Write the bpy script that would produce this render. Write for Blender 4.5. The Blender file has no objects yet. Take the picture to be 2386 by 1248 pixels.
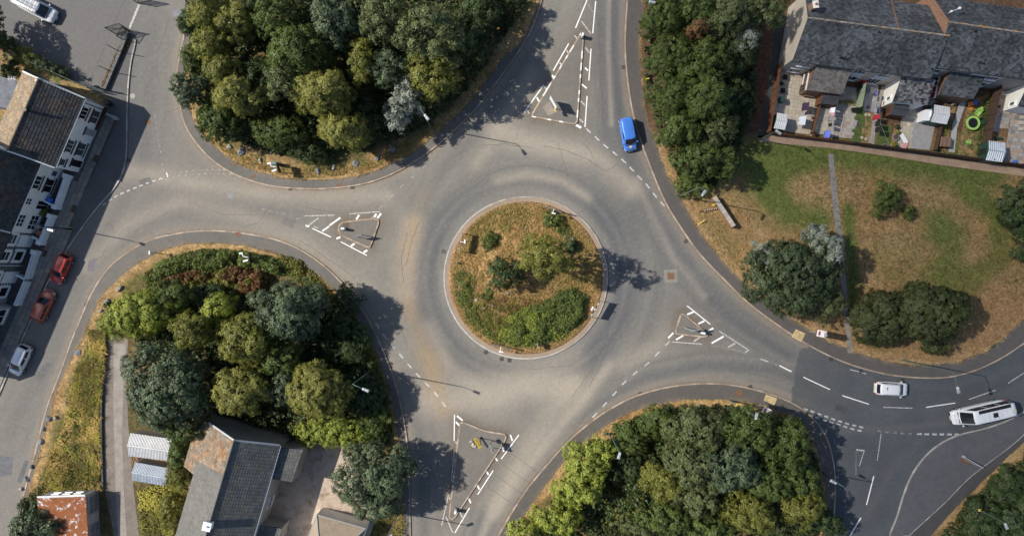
import bpy, math, random
import numpy as np
from mathutils import Vector, Matrix
from mathutils.noise import noise as pnoise
random.seed(7)
RNG = np.random.default_rng(11)
C = bpy.context.scene.collection
scene = bpy.context.scene
R = math.radians
S, H, CX, CY = 18.5, 86.0, 1193.0, 624.0      # photo pixels per metre on the ground, camera height, picture centre

def W(px, py, z=0.0):
    f = (1 - z / H) / S
    return Vector(((px - CX) * f, (CY - py) * f, z))
def G(px, py): return ((px - CX) / S, (CY - py) / S)

# ------------------------------------------------------------------ camera, light, exposure
cam_d = bpy.data.cameras.new('camera'); cam = bpy.data.objects.new('camera', cam_d); C.objects.link(cam)
cam.location = (0, 0, H); cam.rotation_euler = (0, 0, 0)
cam_d.sensor_width = 36; cam_d.angle = 2 * math.atan((2386 / S / 2) / H)
cam_d.clip_start = 1; cam_d.clip_end = 9000
scene.camera = cam
scene.render.resolution_x, scene.render.resolution_y = 1024, 535
EL, AZ = 43.0, -79.0
world = bpy.data.worlds.new('World'); scene.world = world; world.use_nodes = True
wn = world.node_tree; wn.nodes.clear()
sky = wn.nodes.new('ShaderNodeTexSky'); sky.sky_type = 'NISHITA'; sky.sun_disc = False
sky.sun_elevation = R(EL); sky.sun_rotation = R(AZ); sky.air_density = 1.0; sky.dust_density = 0.8; sky.ozone_density = 1.0
bg = wn.nodes.new('ShaderNodeBackground'); bg.inputs[1].default_value = 0.088
wo = wn.nodes.new('ShaderNodeOutputWorld')
wn.links.new(sky.outputs[0], bg.inputs[0]); wn.links.new(bg.outputs[0], wo.inputs[0])
sun_d = bpy.data.lights.new('sun', 'SUN'); sun_d.energy = 4.6; sun_d.angle = R(0.5); sun_d.color = (1.0, 0.94, 0.82)
sun = bpy.data.objects.new('sun', sun_d); C.objects.link(sun)
TOSUN = Vector((math.sin(R(AZ)) * math.cos(R(EL)), math.cos(R(AZ)) * math.cos(R(EL)), math.sin(R(EL))))
sun.rotation_euler = (-TOSUN).to_track_quat('-Z', 'Y').to_euler(); sun.location = TOSUN * 300
vs = scene.view_settings
vs.view_transform = 'Standard'; vs.look = 'None'; vs.gamma = 1; vs.exposure = 0.5
try: vs.use_curve_mapping = False
except Exception: pass
scene.cycles.max_bounces = 5; scene.cycles.transparent_max_bounces = 10

# ------------------------------------------------------------------ a thin cloud drifting between the sun and the right-hand side of the place
def make_cloud():
    n = 70; h = 420.0; off = TOSUN * (h / TOSUN.z); vs_, fs_, at = [], [], []
    for side in (0, 1):
        for j in range(n + 1):
            for i in range(n + 1):
                u, v = i / n * 2 - 1, j / n * 2 - 1; x, y = 150 * u, 165 * v
                w = pnoise((x * .018, y * .018, 3.1)) * .20 + pnoise((x * .06, y * .06, 7.7)) * .09
                r = math.hypot(u, v) * 1.12 + w; d = max(0.0, min(1.0, (1.0 - r) / .26)); d = d * d * (3 - 2 * d)
                t = 16 * math.sqrt(max(0, 1 - min(1, r) ** 2)) * (1 + .5 * pnoise((x * .05, y * .05, 5.0 + side)))
                vs_.append((x, y, t * (1 if side else -.35))); at.append(d)
        o = side * (n + 1) ** 2
        for j in range(n):
            for i in range(n):
                a = o + j * (n + 1) + i
                if max(at[a], at[a + 1], at[a + n + 1], at[a + n + 2]) > 0: fs_.append((a, a + 1, a + n + 2, a + n + 1) if side else (a, a + n + 1, a + n + 2, a + 1))
    me = bpy.data.meshes.new('cloud'); me.from_pydata(vs_, [], fs_); k = me.attributes.new('dens', 'FLOAT', 'POINT'); k.data.foreach_set('value', at); me.polygons.foreach_set('use_smooth', [True] * len(fs_))
    m = bpy.data.materials.new('cloud'); m.use_nodes = True; N = m.node_tree.nodes; L = m.node_tree.links; N.remove(N['Principled BSDF'])
    a = N.new('ShaderNodeAttribute'); a.attribute_name = 'dens'; mu = N.new('ShaderNodeMath'); mu.operation = 'MULTIPLY'; mu.inputs[1].default_value = CLOUD_DENS; L.new(a.outputs['Fac'], mu.inputs[0])
    tl = N.new('ShaderNodeBsdfTranslucent'); tl.inputs[0].default_value = (.95, .95, .95, 1); tr = N.new('ShaderNodeBsdfTransparent'); mx = N.new('ShaderNodeMixShader')
    L.new(mu.outputs[0], mx.inputs[0]); L.new(tr.outputs[0], mx.inputs[1]); L.new(tl.outputs[0], mx.inputs[2]); L.new(mx.outputs[0], N['Material Output'].inputs['Surface']); me.materials.append(m)
    o = bpy.data.objects.new('cloud', me); C.objects.link(o); o.location = (150 + off.x, 5 + off.y, h); o['kind'] = 'structure'
CLOUD_DENS = 0.30
make_cloud()

# ------------------------------------------------------------------ object helpers
ORG = {}
def tag(o, label=None, cat=None, group=None, kind=None):
    if label: o['label'] = label
    if cat: o['category'] = cat
    if group: o['group'] = group
    if kind: o['kind'] = kind
    return o
def empty(name, loc=(0, 0, 0), label=None, cat=None, group=None, kind=None):
    o = bpy.data.objects.new(name, None); C.objects.link(o); o.location = loc
    o.empty_display_size = 0.2
    ORG[o.name] = Vector(loc)
    return tag(o, label, cat, group, kind)
def link(name, me, parent=None, loc=None):
    o = bpy.data.objects.new(name, me); C.objects.link(o)
    if parent is not None:
        o.parent = parent; ORG[o.name] = ORG.get(parent.name, Vector((0, 0, 0))) + (Vector(loc) if loc is not None else Vector((0, 0, 0)))
    if loc is not None: o.location = loc
    if parent is None: ORG[o.name] = Vector(loc) if loc is not None else Vector((0, 0, 0))
    return o
def copy_tree(o, parent=None):
    c = o.copy(); C.objects.link(c); ORG[c.name] = ORG.get(o.name, Vector((0, 0, 0))).copy()
    if parent is not None: c.parent = parent
    for ch in list(o.children): copy_tree(ch, c)
    return c
class MB:
    def __init__(s): s.v = []; s.f = []; s.t = []
    def add(s, vs, fs, tint=None):
        n = len(s.v); s.v += [tuple(v) for v in vs]; s.f += [tuple(i + n for i in f) for f in fs]
        if tint is not None: s.t += [tint] * len(fs)
        return s
    def box(s, c, d, rz=0.0, tint=None, tilt=None):
        cx, cy, cz = c; a, b, h = d[0] / 2, d[1] / 2, d[2] / 2
        co, si = math.cos(rz), math.sin(rz); vs = []
        for z in (-h, h):
            for x, y in ((-a, -b), (a, -b), (a, b), (-a, b)):
                vs.append((cx + x * co - y * si, cy + x * si + y * co, cz + z))
        return s.add(vs, [(0, 3, 2, 1), (4, 5, 6, 7), (0, 1, 5, 4), (1, 2, 6, 5), (2, 3, 7, 6), (3, 0, 4, 7)], tint)
    def prism(s, poly, z0, z1, tint=None, bottom=False):
        n = len(poly); area = sum(poly[i][0] * poly[(i + 1) % n][1] - poly[(i + 1) % n][0] * poly[i][1] for i in range(n))
        if area < 0: poly = poly[::-1]
        vs = [(p[0], p[1], z0) for p in poly] + [(p[0], p[1], z1) for p in poly]
        fs = [tuple(range(n, 2 * n))] + [(i, (i + 1) % n, n + (i + 1) % n, n + i) for i in range(n)]
        if bottom: fs.append(tuple(range(n - 1, -1, -1)))
        return s.add(vs, fs, tint)
    def hull(s, bot, top):           # two loops of 3D points with equal count
        n = len(bot)
        return s.add(list(bot) + list(top), [tuple(range(n - 1, -1, -1)), tuple(range(n, 2 * n))] + [(i, (i + 1) % n, n + (i + 1) % n, n + i) for i in range(n)])
    def slabq(s, q, t):              # 3D quad thickened along its normal (downwards)
        q = [Vector(p) for p in q]; nr = (q[1] - q[0]).cross(q[3] - q[0]).normalized()
        if nr.z < 0: q = q[::-1]; nr = -nr
        return s.hull([p - nr * t for p in q], q)
    def tube(s, p0, p1, r0, r1=None, n=8, caps=True):
        p0, p1 = Vector(p0), Vector(p1); r1 = r0 if r1 is None else r1
        d = (p1 - p0).normalized(); a = d.orthogonal().normalized(); b = d.cross(a)
        vs = []
        for p, r in ((p0, r0), (p1, r1)):
            for i in range(n):
                t = 2 * math.pi * i / n; vs.append(p + (a * math.cos(t) + b * math.sin(t)) * r)
        fs = [(i, (i + 1) % n, n + (i + 1) % n, n + i) for i in range(n)]
        if caps: fs += [tuple(range(n - 1, -1, -1)), tuple(range(n, 2 * n))]
        return s.add(vs, fs)
    def path(s, pts, r, n=6):
        rr = r if isinstance(r, (list, tuple)) else [r] * len(pts)
        for i in range(len(pts) - 1): s.tube(pts[i], pts[i + 1], rr[i], rr[i + 1], n)
        return s
    def disc(s, c, r, z1, n=20, z0=None, tint=None):
        poly = [(c[0] + r * math.cos(2 * math.pi * i / n), c[1] + r * math.sin(2 * math.pi * i / n)) for i in range(n)]
        return s.prism(poly, c[2] if z0 is None else z0, z1, tint)
    def ring(s, c, r0, r1, z0, z1, n=32):
        vs = []; fs = []
        for i in range(n):
            a = 2 * math.pi * i / n; co, si = math.cos(a), math.sin(a)
            vs += [(c[0] + r0 * co, c[1] + r0 * si, z0), (c[0] + r0 * co, c[1] + r0 * si, z1), (c[0] + r1 * co, c[1] + r1 * si, z1), (c[0] + r1 * co, c[1] + r1 * si, z0)]
            j = (i + 1) % n
            for k in range(4):
                k2 = (k + 1) % 4; fs.append((i * 4 + k, i * 4 + k2, j * 4 + k2, j * 4 + k))
        return s.add(vs, fs)
    def build(s, name, m, parent=None, smooth=False, bevel=0, world_co=True):
        me = bpy.data.meshes.new(name); off = Vector((0, 0, 0))
        if parent is not None and world_co: off = ORG.get(parent.name, off)
        me.from_pydata([(v[0] - off.x, v[1] - off.y, v[2] - off.z) for v in s.v], [], s.f)
        if s.t:
            a = me.attributes.new('tint', 'FLOAT', 'FACE'); a.data.foreach_set('value', np.array(s.t, dtype=np.float32))
        for mm in (m if isinstance(m, (list, tuple)) else [m]): me.materials.append(mm)
        if smooth: me.polygons.foreach_set('use_smooth', np.ones(len(me.polygons), dtype=bool))
        me.update()
        o = link(name, me, parent)
        if bevel:
            b = o.modifiers.new('bevel', 'BEVEL'); b.width = bevel; b.segments = 2; b.limit_method = 'ANGLE'
        return o
def single(name, mb, m, label, cat, group=None, kind=None, loc=None, **k):
    """a thing that is one mesh, origin at its base"""
    off = Vector(loc) if loc is not None else Vector((0, 0, 0))
    mb.v = [(v[0] - off.x, v[1] - off.y, v[2] - off.z) for v in mb.v]
    o = mb.build(name, m, None, **k); o.location = off; ORG[o.name] = off
    return tag(o, label, cat, group, kind)

# ------------------------------------------------------------------ materials
def mat(name, col, rough=0.75, var=0.2, scale=2.0, fine=0.15, fscale=25.0, bump=0.0, metal=0.0, vc=False, tint=0.0, orand=0.0, spec=0.4, col2=None, mix_scale=1.0, mix_lo=.45, mix_hi=.6, coat=0.0, hue=None):
    m = bpy.data.materials.new(name); m.use_nodes = True; nt = m.node_tree; N = nt.nodes; L = nt.links
    b = N['Principled BSDF']; b.inputs['Roughness'].default_value = rough; b.inputs['Metallic'].default_value = metal
    b.inputs['Specular IOR Level'].default_value = spec
    if coat: b.inputs['Coat Weight'].default_value = coat; b.inputs['Coat Roughness'].default_value = 0.08
    geo = N.new('ShaderNodeNewGeometry')
    if vc:
        a = N.new('ShaderNodeAttribute'); a.attribute_name = 'Col'; cur = a.outputs['Color']
    else:
        c = N.new('ShaderNodeRGB'); c.outputs[0].default_value = (*col, 1); cur = c.outputs[0]
    def noise(sc, det=4):
        n = N.new('ShaderNodeTexNoise'); n.inputs['Scale'].default_value = sc; n.inputs['Detail'].default_value = det; n.inputs['Roughness'].default_value = 0.65
        L.new(geo.outputs['Position'], n.inputs['Vector']); return n.outputs['Fac']
    if col2 is not None:
        r = N.new('ShaderNodeMapRange'); r.inputs[1].default_value = mix_lo; r.inputs[2].default_value = mix_hi
        L.new(noise(mix_scale, 6), r.inputs[0])
        mx = N.new('ShaderNodeMix'); mx.data_type = 'RGBA'; L.new(r.outputs[0], mx.inputs['Factor']); L.new(cur, mx.inputs['A']); mx.inputs['B'].default_value = (*col2, 1); cur = mx.outputs['Result']
    facs = []
    def scalef(src, amt, lo=.3, hi=.7):
        r = N.new('ShaderNodeMapRange'); r.inputs[1].default_value = lo; r.inputs[2].default_value = hi
        r.inputs[3].default_value = 1 - amt; r.inputs[4].default_value = 1 + amt; r.clamp = True
        L.new(src, r.inputs[0]); return r.outputs[0]
    if var: facs.append(scalef(noise(scale), var))
    if fine: facs.append(scalef(noise(fscale, 2), fine))
    if tint:
        a = N.new('ShaderNodeAttribute'); a.attribute_name = 'tint'; facs.append(scalef(a.outputs['Fac'], tint, 0, 1))
    if orand:
        oi = N.new('ShaderNodeObjectInfo'); facs.append(scalef(oi.outputs['Random'], orand, 0, 1))
    for f in facs:
        mx = N.new('ShaderNodeVectorMath'); mx.operation = 'SCALE'; L.new(cur, mx.inputs[0]); L.new(f, mx.inputs['Scale']); cur = mx.outputs[0]
    if hue is not None:      # second colour by tint / object random
        mx = N.new('ShaderNodeMix'); mx.data_type = 'RGBA'; oi = N.new('ShaderNodeObjectInfo')
        w = N.new('ShaderNodeTexWhiteNoise'); w.noise_dimensions = '1D'; L.new(oi.outputs['Random'], w.inputs['W'])
        L.new(w.outputs['Value'], mx.inputs['Factor']); L.new(cur, mx.inputs['A']); mx.inputs['B'].default_value = (*hue, 1); cur = mx.outputs['Result']
    L.new(cur, b.inputs['Base Color'])
    if bump:
        bp = N.new('ShaderNodeBump'); bp.inputs['Strength'].default_value = bump; bp.inputs['Distance'].default_value = 0.05
        L.new(noise(fscale, 5), bp.inputs['Height']); L.new(bp.outputs[0], b.inputs['Normal'])
    return m
def leafmat(name, col, tint=0.45, trans=0.16, rough=0.55, dark=None, spec=0.35):
    m = bpy.data.materials.new(name); m.use_nodes = True; nt = m.node_tree; N = nt.nodes; L = nt.links
    b = N['Principled BSDF']; b.inputs['Roughness'].default_value = rough; b.inputs['Specular IOR Level'].default_value = spec
    a = N.new('ShaderNodeAttribute'); a.attribute_name = 'tint'
    ramp = N.new('ShaderNodeValToRGB'); e = ramp.color_ramp.elements
    lo = tuple(c * (1 - tint) for c in col); hi = tuple(min(1, c * (1 + tint)) for c in col)
    e[0].position = 0; e[0].color = (*lo, 1); e[1].position = 1; e[1].color = (hi[0] * 1.08, hi[1], hi[2] * .9, 1)
    L.new(a.outputs['Fac'], ramp.inputs[0]); L.new(ramp.outputs[0], b.inputs['Base Color'])
    t = N.new('ShaderNodeBsdfTranslucent'); s2 = N.new('ShaderNodeVectorMath'); s2.operation = 'SCALE'; s2.inputs['Scale'].default_value = 1.25
    L.new(ramp.outputs[0], s2.inputs[0]); L.new(s2.outputs[0], t.inputs['Color'])
    mx = N.new('ShaderNodeMixShader'); mx.inputs[0].default_value = trans
    L.new(b.outputs[0], mx.inputs[1]); L.new(t.outputs[0], mx.inputs[2]); L.new(mx.outputs[0], N['Material Output'].inputs['Surface'])
    return m
def glassmat(name, col, rough=0.06):
    m = mat(name, col, rough=rough, var=0.1, fine=0, spec=0.45); return m
def paintmat(name, col, worn, sc=6.0):
    m = mat(name, col, rough=0.6, var=0.1, scale=8, fine=0.12, fscale=60)
    nt = m.node_tree; N = nt.nodes; L = nt.links; b = N['Principled BSDF']
    geo = N.new('ShaderNodeNewGeometry')
    n = N.new('ShaderNodeTexNoise'); n.inputs['Scale'].default_value = sc; n.inputs['Detail'].default_value = 8; n.inputs['Roughness'].default_value = 0.75
    L.new(geo.outputs['Position'], n.inputs['Vector'])
    r = N.new('ShaderNodeMapRange'); r.inputs[1].default_value = worn - 0.03; r.inputs[2].default_value = worn + 0.05; L.new(n.outputs['Fac'], r.inputs[0])
    t = N.new('ShaderNodeBsdfTransparent'); mx = N.new('ShaderNodeMixShader')
    L.new(r.outputs[0], mx.inputs[0]); L.new(t.outputs[0], mx.inputs[1]); L.new(b.outputs[0], mx.inputs[2]); L.new(mx.outputs[0], N['Material Output'].inputs['Surface'])
    return m
M = {}
M['ground_vc'] = mat('ground_vc', (0, 0, 0), rough=0.95, var=0.10, scale=1.2, fine=0.42, fscale=4.5, vc=True, bump=0.5, spec=0.1)
M['road_vc'] = mat('road_vc', (0, 0, 0), rough=0.85, var=0.09, scale=2.6, fine=0.2, fscale=17, vc=True, bump=0.25, spec=0.25)
M['path_vc'] = mat('path_vc', (0, 0, 0), rough=0.88, var=0.08, scale=1.5, fine=0.14, fscale=12, vc=True, bump=0.2, spec=0.25)
M['kerb'] = mat('kerb', (0.33, 0.26, 0.205), var=0.25, scale=1.0, fine=0.2, fscale=18, tint=0.25, col2=(0.33, 0.20, 0.10), mix_scale=.6, mix_lo=.5, mix_hi=.7)
M['kerb_grey'] = mat('kerb_grey', (0.32, 0.30, 0.28), var=0.25, scale=1.0, fine=0.2, fscale=18, tint=0.2)
M['kerb_white'] = mat('kerb_white', (0.72, 0.70, 0.68), var=0.12, scale=2.0, fine=0.15, fscale=18)
M['paint'] = paintmat('paint', (0.74, 0.74, 0.74), 0.36, 9)
M['paint_worn'] = paintmat('paint_worn', (0.68, 0.67, 0.66), 0.49, 11)
M['paint_faint'] = paintmat('paint_faint', (0.66, 0.64, 0.62), 0.545, 10)
M['crack'] = mat('crack', (0.09, 0.08, 0.07), var=.3)
M['iron'] = mat('iron', (0.05, 0.042, 0.04), rough=.6, var=.3, bump=.2)
M['iron_rust'] = mat('iron_rust', (0.16, 0.085, 0.05), rough=.8, var=.4, scale=6)
M['concrete'] = mat('concrete', (0.30, 0.28, 0.26), var=.2, fine=.15, bump=.2)
M['concrete_tan'] = mat('concrete_tan', (0.40, 0.32, 0.255), var=.12, scale=.8, fine=.18, fscale=7, col2=(.22, .16, .115), mix_scale=.9, mix_lo=.5, mix_hi=.68, bump=.15)
M['flag'] = mat('flag', (0.26, 0.215, 0.17), var=.12, scale=2, fine=.2, fscale=20, orand=.28, bump=.2, hue=(0.20, 0.19, 0.185))
M['slab_cream'] = mat('slab_cream', (0.46, 0.40, 0.32), var=.1, fine=.12, orand=.12, bump=.1)
M['slab_yellow'] = mat('slab_yellow', (0.46, 0.40, 0.28), var=.12, fine=.15, orand=.3, bump=.1, hue=(0.40, 0.36, 0.32))
M['slab_pink'] = mat('slab_pink', (0.43, 0.35, 0.29), var=.12, fine=.15, orand=.3, bump=.1, hue=(0.36, 0.34, 0.31))
M['slab_grey'] = mat('slab_grey', (0.34, 0.33, 0.33), var=.12, fine=.15, orand=.2, bump=.1)
M['slab_multi'] = mat('slab_multi', (0.28, 0.27, 0.27), var=.12, fine=.15, orand=.4, bump=.1, hue=(0.36, 0.27, 0.20))
M['slab_tactile'] = mat('slab_tactile', (0.50, 0.38, 0.20), var=.12, fine=.12, orand=.15, bump=.15)
M['stone'] = mat('stone', (0.17, 0.175, 0.185), rough=.9, var=.35, scale=3, fine=.3, fscale=12, bump=.8)
M['stone_tan'] = mat('stone_tan', (0.27, 0.25, 0.215), rough=.9, var=.35, scale=3, fine=.3, fscale=12, bump=.8)
M['render_white'] = mat('render_white', (0.80, 0.80, 0.80), var=.08, scale=.8, fine=.06)
M['render_cream'] = mat('render_cream', (0.78, 0.76, 0.71), var=.08, scale=.8, fine=.06)
M['render_beige'] = mat('render_beige', (0.46, 0.41, 0.35), var=.1, scale=.8, fine=.12)
M['render_grey'] = mat('render_grey', (0.32, 0.32, 0.33), var=.15, scale=.8, fine=.12)
M['hall_wall'] = mat('hall_wall', (0.30, 0.27, 0.25), var=.15, scale=.8, fine=.12, bump=.1)
M['stone_wall'] = mat('stone_wall', (0.10, 0.105, 0.11), var=.35, scale=3, fine=.35, fscale=9, bump=.6)
M['brick'] = mat('brick', (0.20, 0.115, 0.075), var=.2, scale=2, fine=.3, fscale=14, bump=.2)
M['brick_orange'] = mat('brick_orange', (0.27, 0.15, 0.10), var=.2, scale=2, fine=.3, fscale=14, bump=.2)
M['trim_white'] = mat('trim_white', (0.78, 0.78, 0.78), rough=.45, var=.05, fine=.04)
M['trim_red'] = mat('trim_red', (0.10, 0.035, 0.025), rough=.5, var=.2)
M['trim_dark'] = mat('trim_dark', (0.03, 0.03, 0.03), rough=.5, var=.2)
M['glass'] = glassmat('glass', (0.012, 0.016, 0.02), .12)
M['glass_grey'] = glassmat('glass_grey', (0.07, 0.085, 0.095), 0.15)
M['glass_teal'] = glassmat('glass_teal', (0.05, 0.11, 0.12), 0.2)
M['tile_dark'] = mat('tile_dark', (0.044, 0.046, 0.050), rough=.8, var=.25, scale=.7, fine=.2, fscale=9, tint=.35, col2=(.085, .058, .043), mix_scale=.5, mix_lo=.48, mix_hi=.72)
M['tile_lichen'] = mat('tile_lichen', (0.22, 0.175, 0.125), rough=.9, var=.25, scale=1.2, fine=.3, fscale=12, tint=.25, col2=(.34, .17, .06), mix_scale=1.6, mix_lo=.55, mix_hi=.68)
M['tile_hall'] = mat('tile_hall', (0.10, 0.103, 0.105), rough=.8, var=.2, scale=.7, fine=.2, fscale=9, tint=.2, col2=(.12, .11, .08), mix_scale=1, mix_lo=.5, mix_hi=.7)
M['tile_hall_light'] = mat('tile_hall_light', (0.130, 0.128, 0.120), rough=.85, var=.15, scale=.7, fine=.15, fscale=9, tint=.12)
M['tile_hall_rust'] = mat('tile_hall_rust', (0.19, 0.155, 0.12), rough=.9, var=.35, scale=1.2, fine=.35, fscale=12, tint=.25, col2=(.24, .12, .05), mix_scale=1.0, mix_lo=.47, mix_hi=.66)
M['slate'] = mat('slate', (0.078, 0.083, 0.092), rough=.7, var=.2, scale=.5, fine=.2, fscale=9, tint=.55, col2=(.045, .049, .054), mix_scale=.35, mix_lo=.45, mix_hi=.6)
M['slate_brown'] = mat('slate_brown', (0.15, 0.135, 0.125), rough=.8, var=.15, scale=.8, fine=.2, fscale=9, tint=.3)
M['slate_mix'] = mat('slate_mix', (0.12, 0.12, 0.125), rough=.8, var=.15, scale=.8, fine=.2, fscale=9, tint=.85)
M['ridge_lichen'] = mat('ridge_lichen', (0.26, 0.22, 0.18), rough=.9, var=.3, scale=2, fine=.3, fscale=10, tint=.4, col2=(.40, .20, .06), mix_scale=1.3, mix_lo=.53, mix_hi=.62)
M['felt'] = mat('felt', (0.05, 0.055, 0.062), rough=.9, var=.25, scale=2, fine=.2)
M['felt_grey'] = mat('felt_grey', (0.13, 0.14, 0.16), rough=.9, var=.25, scale=1, fine=.25, fscale=8)
M['wood'] = mat('wood', (0.20, 0.085, 0.045), rough=.8, var=.2, scale=3, fine=.2, fscale=12, tint=.25, orand=.15)
M['wood_dark'] = mat('wood_dark', (0.095, 0.055, 0.04), rough=.8, var=.2, scale=3, fine=.2, fscale=12, tint=.25, orand=.15)
M['wood_pale'] = mat('wood_pale', (0.30, 0.19, 0.13), rough=.8, var=.2, scale=3, fine=.2, fscale=12, tint=.35, orand=.3)
M['wood_green'] = mat('wood_green', (0.33, 0.40, 0.28), rough=.8, var=.12, scale=3, fine=.1, tint=.12, orand=.05)
M['metal_green'] = mat('metal_green', (0.10, 0.155, 0.14), rough=.5, var=.15, fine=.05, metal=.2)
M['metal_dark'] = mat('metal_dark', (0.025, 0.03, 0.032), rough=.5, var=.2, fine=.05, metal=.3)
M['metal_grey'] = mat('metal_grey', (0.36, 0.38, 0.41), rough=.45, var=.12, fine=.05, metal=.3)
M['metal_white'] = mat('metal_white', (0.80, 0.81, 0.83), rough=.4, var=.06, fine=.03)
M['corr_white'] = mat('corr_white', (0.66, 0.66, 0.67), rough=.5, var=.12, scale=1.2, fine=.08, metal=.1, tint=.1)
M['corr_blue'] = mat('corr_blue', (0.42, 0.46, 0.52), rough=.5, var=.15, scale=1.2, fine=.1, metal=.15, col2=(.33, .27, .2), mix_scale=2, mix_lo=.6, mix_hi=.7)
M['soil'] = mat('soil', (0.085, 0.06, 0.042), rough=.95, var=.3, fine=.3, fscale=8, bump=.5)
M['turf_green'] = mat('turf_green', (0.075, 0.105, 0.028), rough=.95, var=.25, scale=2, fine=.3, fscale=10, bump=.6)
M['turf_dry'] = mat('turf_dry', (0.25, 0.165, 0.075), rough=.95, var=.3, scale=2, fine=.3, fscale=8, bump=.6, col2=(.09, .10, .035), mix_scale=1.2, mix_lo=.48, mix_hi=.58)
M['bark'] = mat('bark', (0.12, 0.095, 0.07), rough=.95, var=.3, scale=4, fine=.3, bump=.8)
M['yellow'] = mat('yellow', (0.72, 0.50, 0.05), rough=.5, var=.05, fine=0)
M['red'] = mat('red', (0.50, 0.03, 0.02), rough=.5, var=.05, fine=0)
M['blue_sign'] = mat('blue_sign', (0.03, 0.06, 0.30), rough=.4, var=.05, fine=0)
M['black'] = mat('black', (0.012, 0.012, 0.013), rough=.5, var=.1, fine=0)
M['rubber'] = mat('rubber', (0.02, 0.02, 0.02), rough=.85, var=.1, fine=0)
M['alloy'] = mat('alloy', (0.45, 0.46, 0.48), rough=.35, var=.05, fine=0, metal=.6)
M['lime'] = mat('lime', (0.30, 0.52, 0.12), rough=.5, var=.06, fine=0)
M['plastic_white'] = mat('plastic_white', (0.78, 0.78, 0.80), rough=.45, var=.04, fine=0)
M['plastic_grey'] = mat('plastic_grey', (0.33, 0.34, 0.37), rough=.45, var=.04, fine=0)
M['plastic_green'] = mat('plastic_green', (0.02, 0.06, 0.045), rough=.5, var=.1, fine=0)
M['terracotta'] = mat('terracotta', (0.38, 0.15, 0.08), rough=.8, var=.1)
M['orange'] = mat('orange', (0.70, 0.20, 0.04), rough=.5, var=.04, fine=0)
M['blue'] = mat('blue', (0.06, 0.14, 0.55), rough=.6, var=.08, fine=0)
M['cloth_white'] = mat('cloth_white', (0.72, 0.74, 0.80), rough=.9, var=.05, fine=0)
M['cloth_blue'] = mat('cloth_blue', (0.13, 0.18, 0.60), rough=.9, var=.05, fine=0)
M['cloth_purple'] = mat('cloth_purple', (0.05, 0.025, 0.06), rough=.9, var=.1, fine=0)
M['cloth_navy'] = mat('cloth_navy', (0.02, 0.03, 0.08), rough=.9, var=.1, fine=0)
M['cloth_black'] = mat('cloth_black', (0.015, 0.015, 0.018), rough=.9, var=.1, fine=0)
M['cloth_grey'] = mat('cloth_grey', (0.22, 0.23, 0.26), rough=.9, var=.5, scale=9, fine=0)
M['cloth_red'] = mat('cloth_red', (0.35, 0.02, 0.05), rough=.9, var=.1, fine=0)
M['cloth_pink'] = mat('cloth_pink', (0.70, 0.30, 0.30), rough=.9, var=.1, fine=0)
M['cloth_pale'] = mat('cloth_pale', (0.55, 0.58, 0.66), rough=.9, var=.06, fine=0)

# ------------------------------------------------------------------ numpy noise, distances
def _h(ix, iy, seed):
    n = (ix.astype(np.int64) * 374761393 + iy.astype(np.int64) * 668265263 + seed * 974634777) & 0x7fffffff
    n = ((n ^ (n >> 13)) * 1274126177) & 0x7fffffff
    return ((n ^ (n >> 16)) & 0xffff) / 65535.0
def vnoise(x, y, seed=0):
    ix, iy = np.floor(x), np.floor(y); fx, fy = x - ix, y - iy
    fx = fx * fx * (3 - 2 * fx); fy = fy * fy * (3 - 2 * fy)
    a = _h(ix, iy, seed); b = _h(ix + 1, iy, seed); c = _h(ix, iy + 1, seed); d = _h(ix + 1, iy + 1, seed)
    return (a * (1 - fx) + b * fx) * (1 - fy) + (c * (1 - fx) + d * fx) * fy
def fbm(x, y, sc, seed=0, o=4):
    v = 0; a = .5; t = 0
    for i in range(o):
        v = v + a * vnoise(x / sc + 17.3 * i, y / sc + 5.1 * i, seed + i); t += a; a *= .55; sc = sc / 2.07
    return v / t
def sstep(a, b, x):
    t = np.clip((x - a) / (b - a), 0, 1); return t * t * (3 - 2 * t)
def dseg(x, y, pts, closed=False):
    d = np.full(x.shape, 1e9); n = len(pts)
    for i in range(n if closed else n - 1):
        ax, ay = pts[i]; bx, by = pts[(i + 1) % n]; vx, vy = bx - ax, by - ay; l = vx * vx + vy * vy + 1e-9
        t = np.clip(((x - ax) * vx + (y - ay) * vy) / l, 0, 1)
        d = np.minimum(d, np.hypot(x - ax - t * vx, y - ay - t * vy))
    return d
def inpoly(x, y, pts):
    r = np.zeros(x.shape, bool); n = len(pts); j = n - 1
    for i in range(n):
        xi, yi = pts[i]; xj, yj = pts[j]
        c = ((yi > y) != (yj > y)) & (x < (xj - xi) * (y - yi) / (yj - yi + 1e-12) + xi); r ^= c; j = i
    return r
def smoothline(pts, n=4):                     # Catmull-Rom through pixel points
    out = []; P = [pts[0]] + list(pts) + [pts[-1]]
    for i in range(1, len(P) - 2):
        p0, p1, p2, p3 = P[i - 1], P[i], P[i + 1], P[i + 2]
        for k in range(n):
            t = k / n
            out.append(tuple(0.5 * (2 * p1[j] + (p2[j] - p0[j]) * t + (2 * p0[j] - 5 * p1[j] + 4 * p2[j] - p3[j]) * t * t + (-p0[j] + 3 * p1[j] - 3 * p2[j] + p3[j]) * t ** 3) for j in range(2)))
    out.append(tuple(pts[-1])); return out
def offset(pts, d):                           # offset an open polyline to its left (pixel space, y down)
    out = []
    for i, p in enumerate(pts):
        a = pts[max(0, i - 1)]; b = pts[min(len(pts) - 1, i + 1)]
        tx, ty = b[0] - a[0], b[1] - a[1]; l = math.hypot(tx, ty) or 1
        out.append((p[0] + ty / l * d, p[1] - tx / l * d))
    return out
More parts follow.
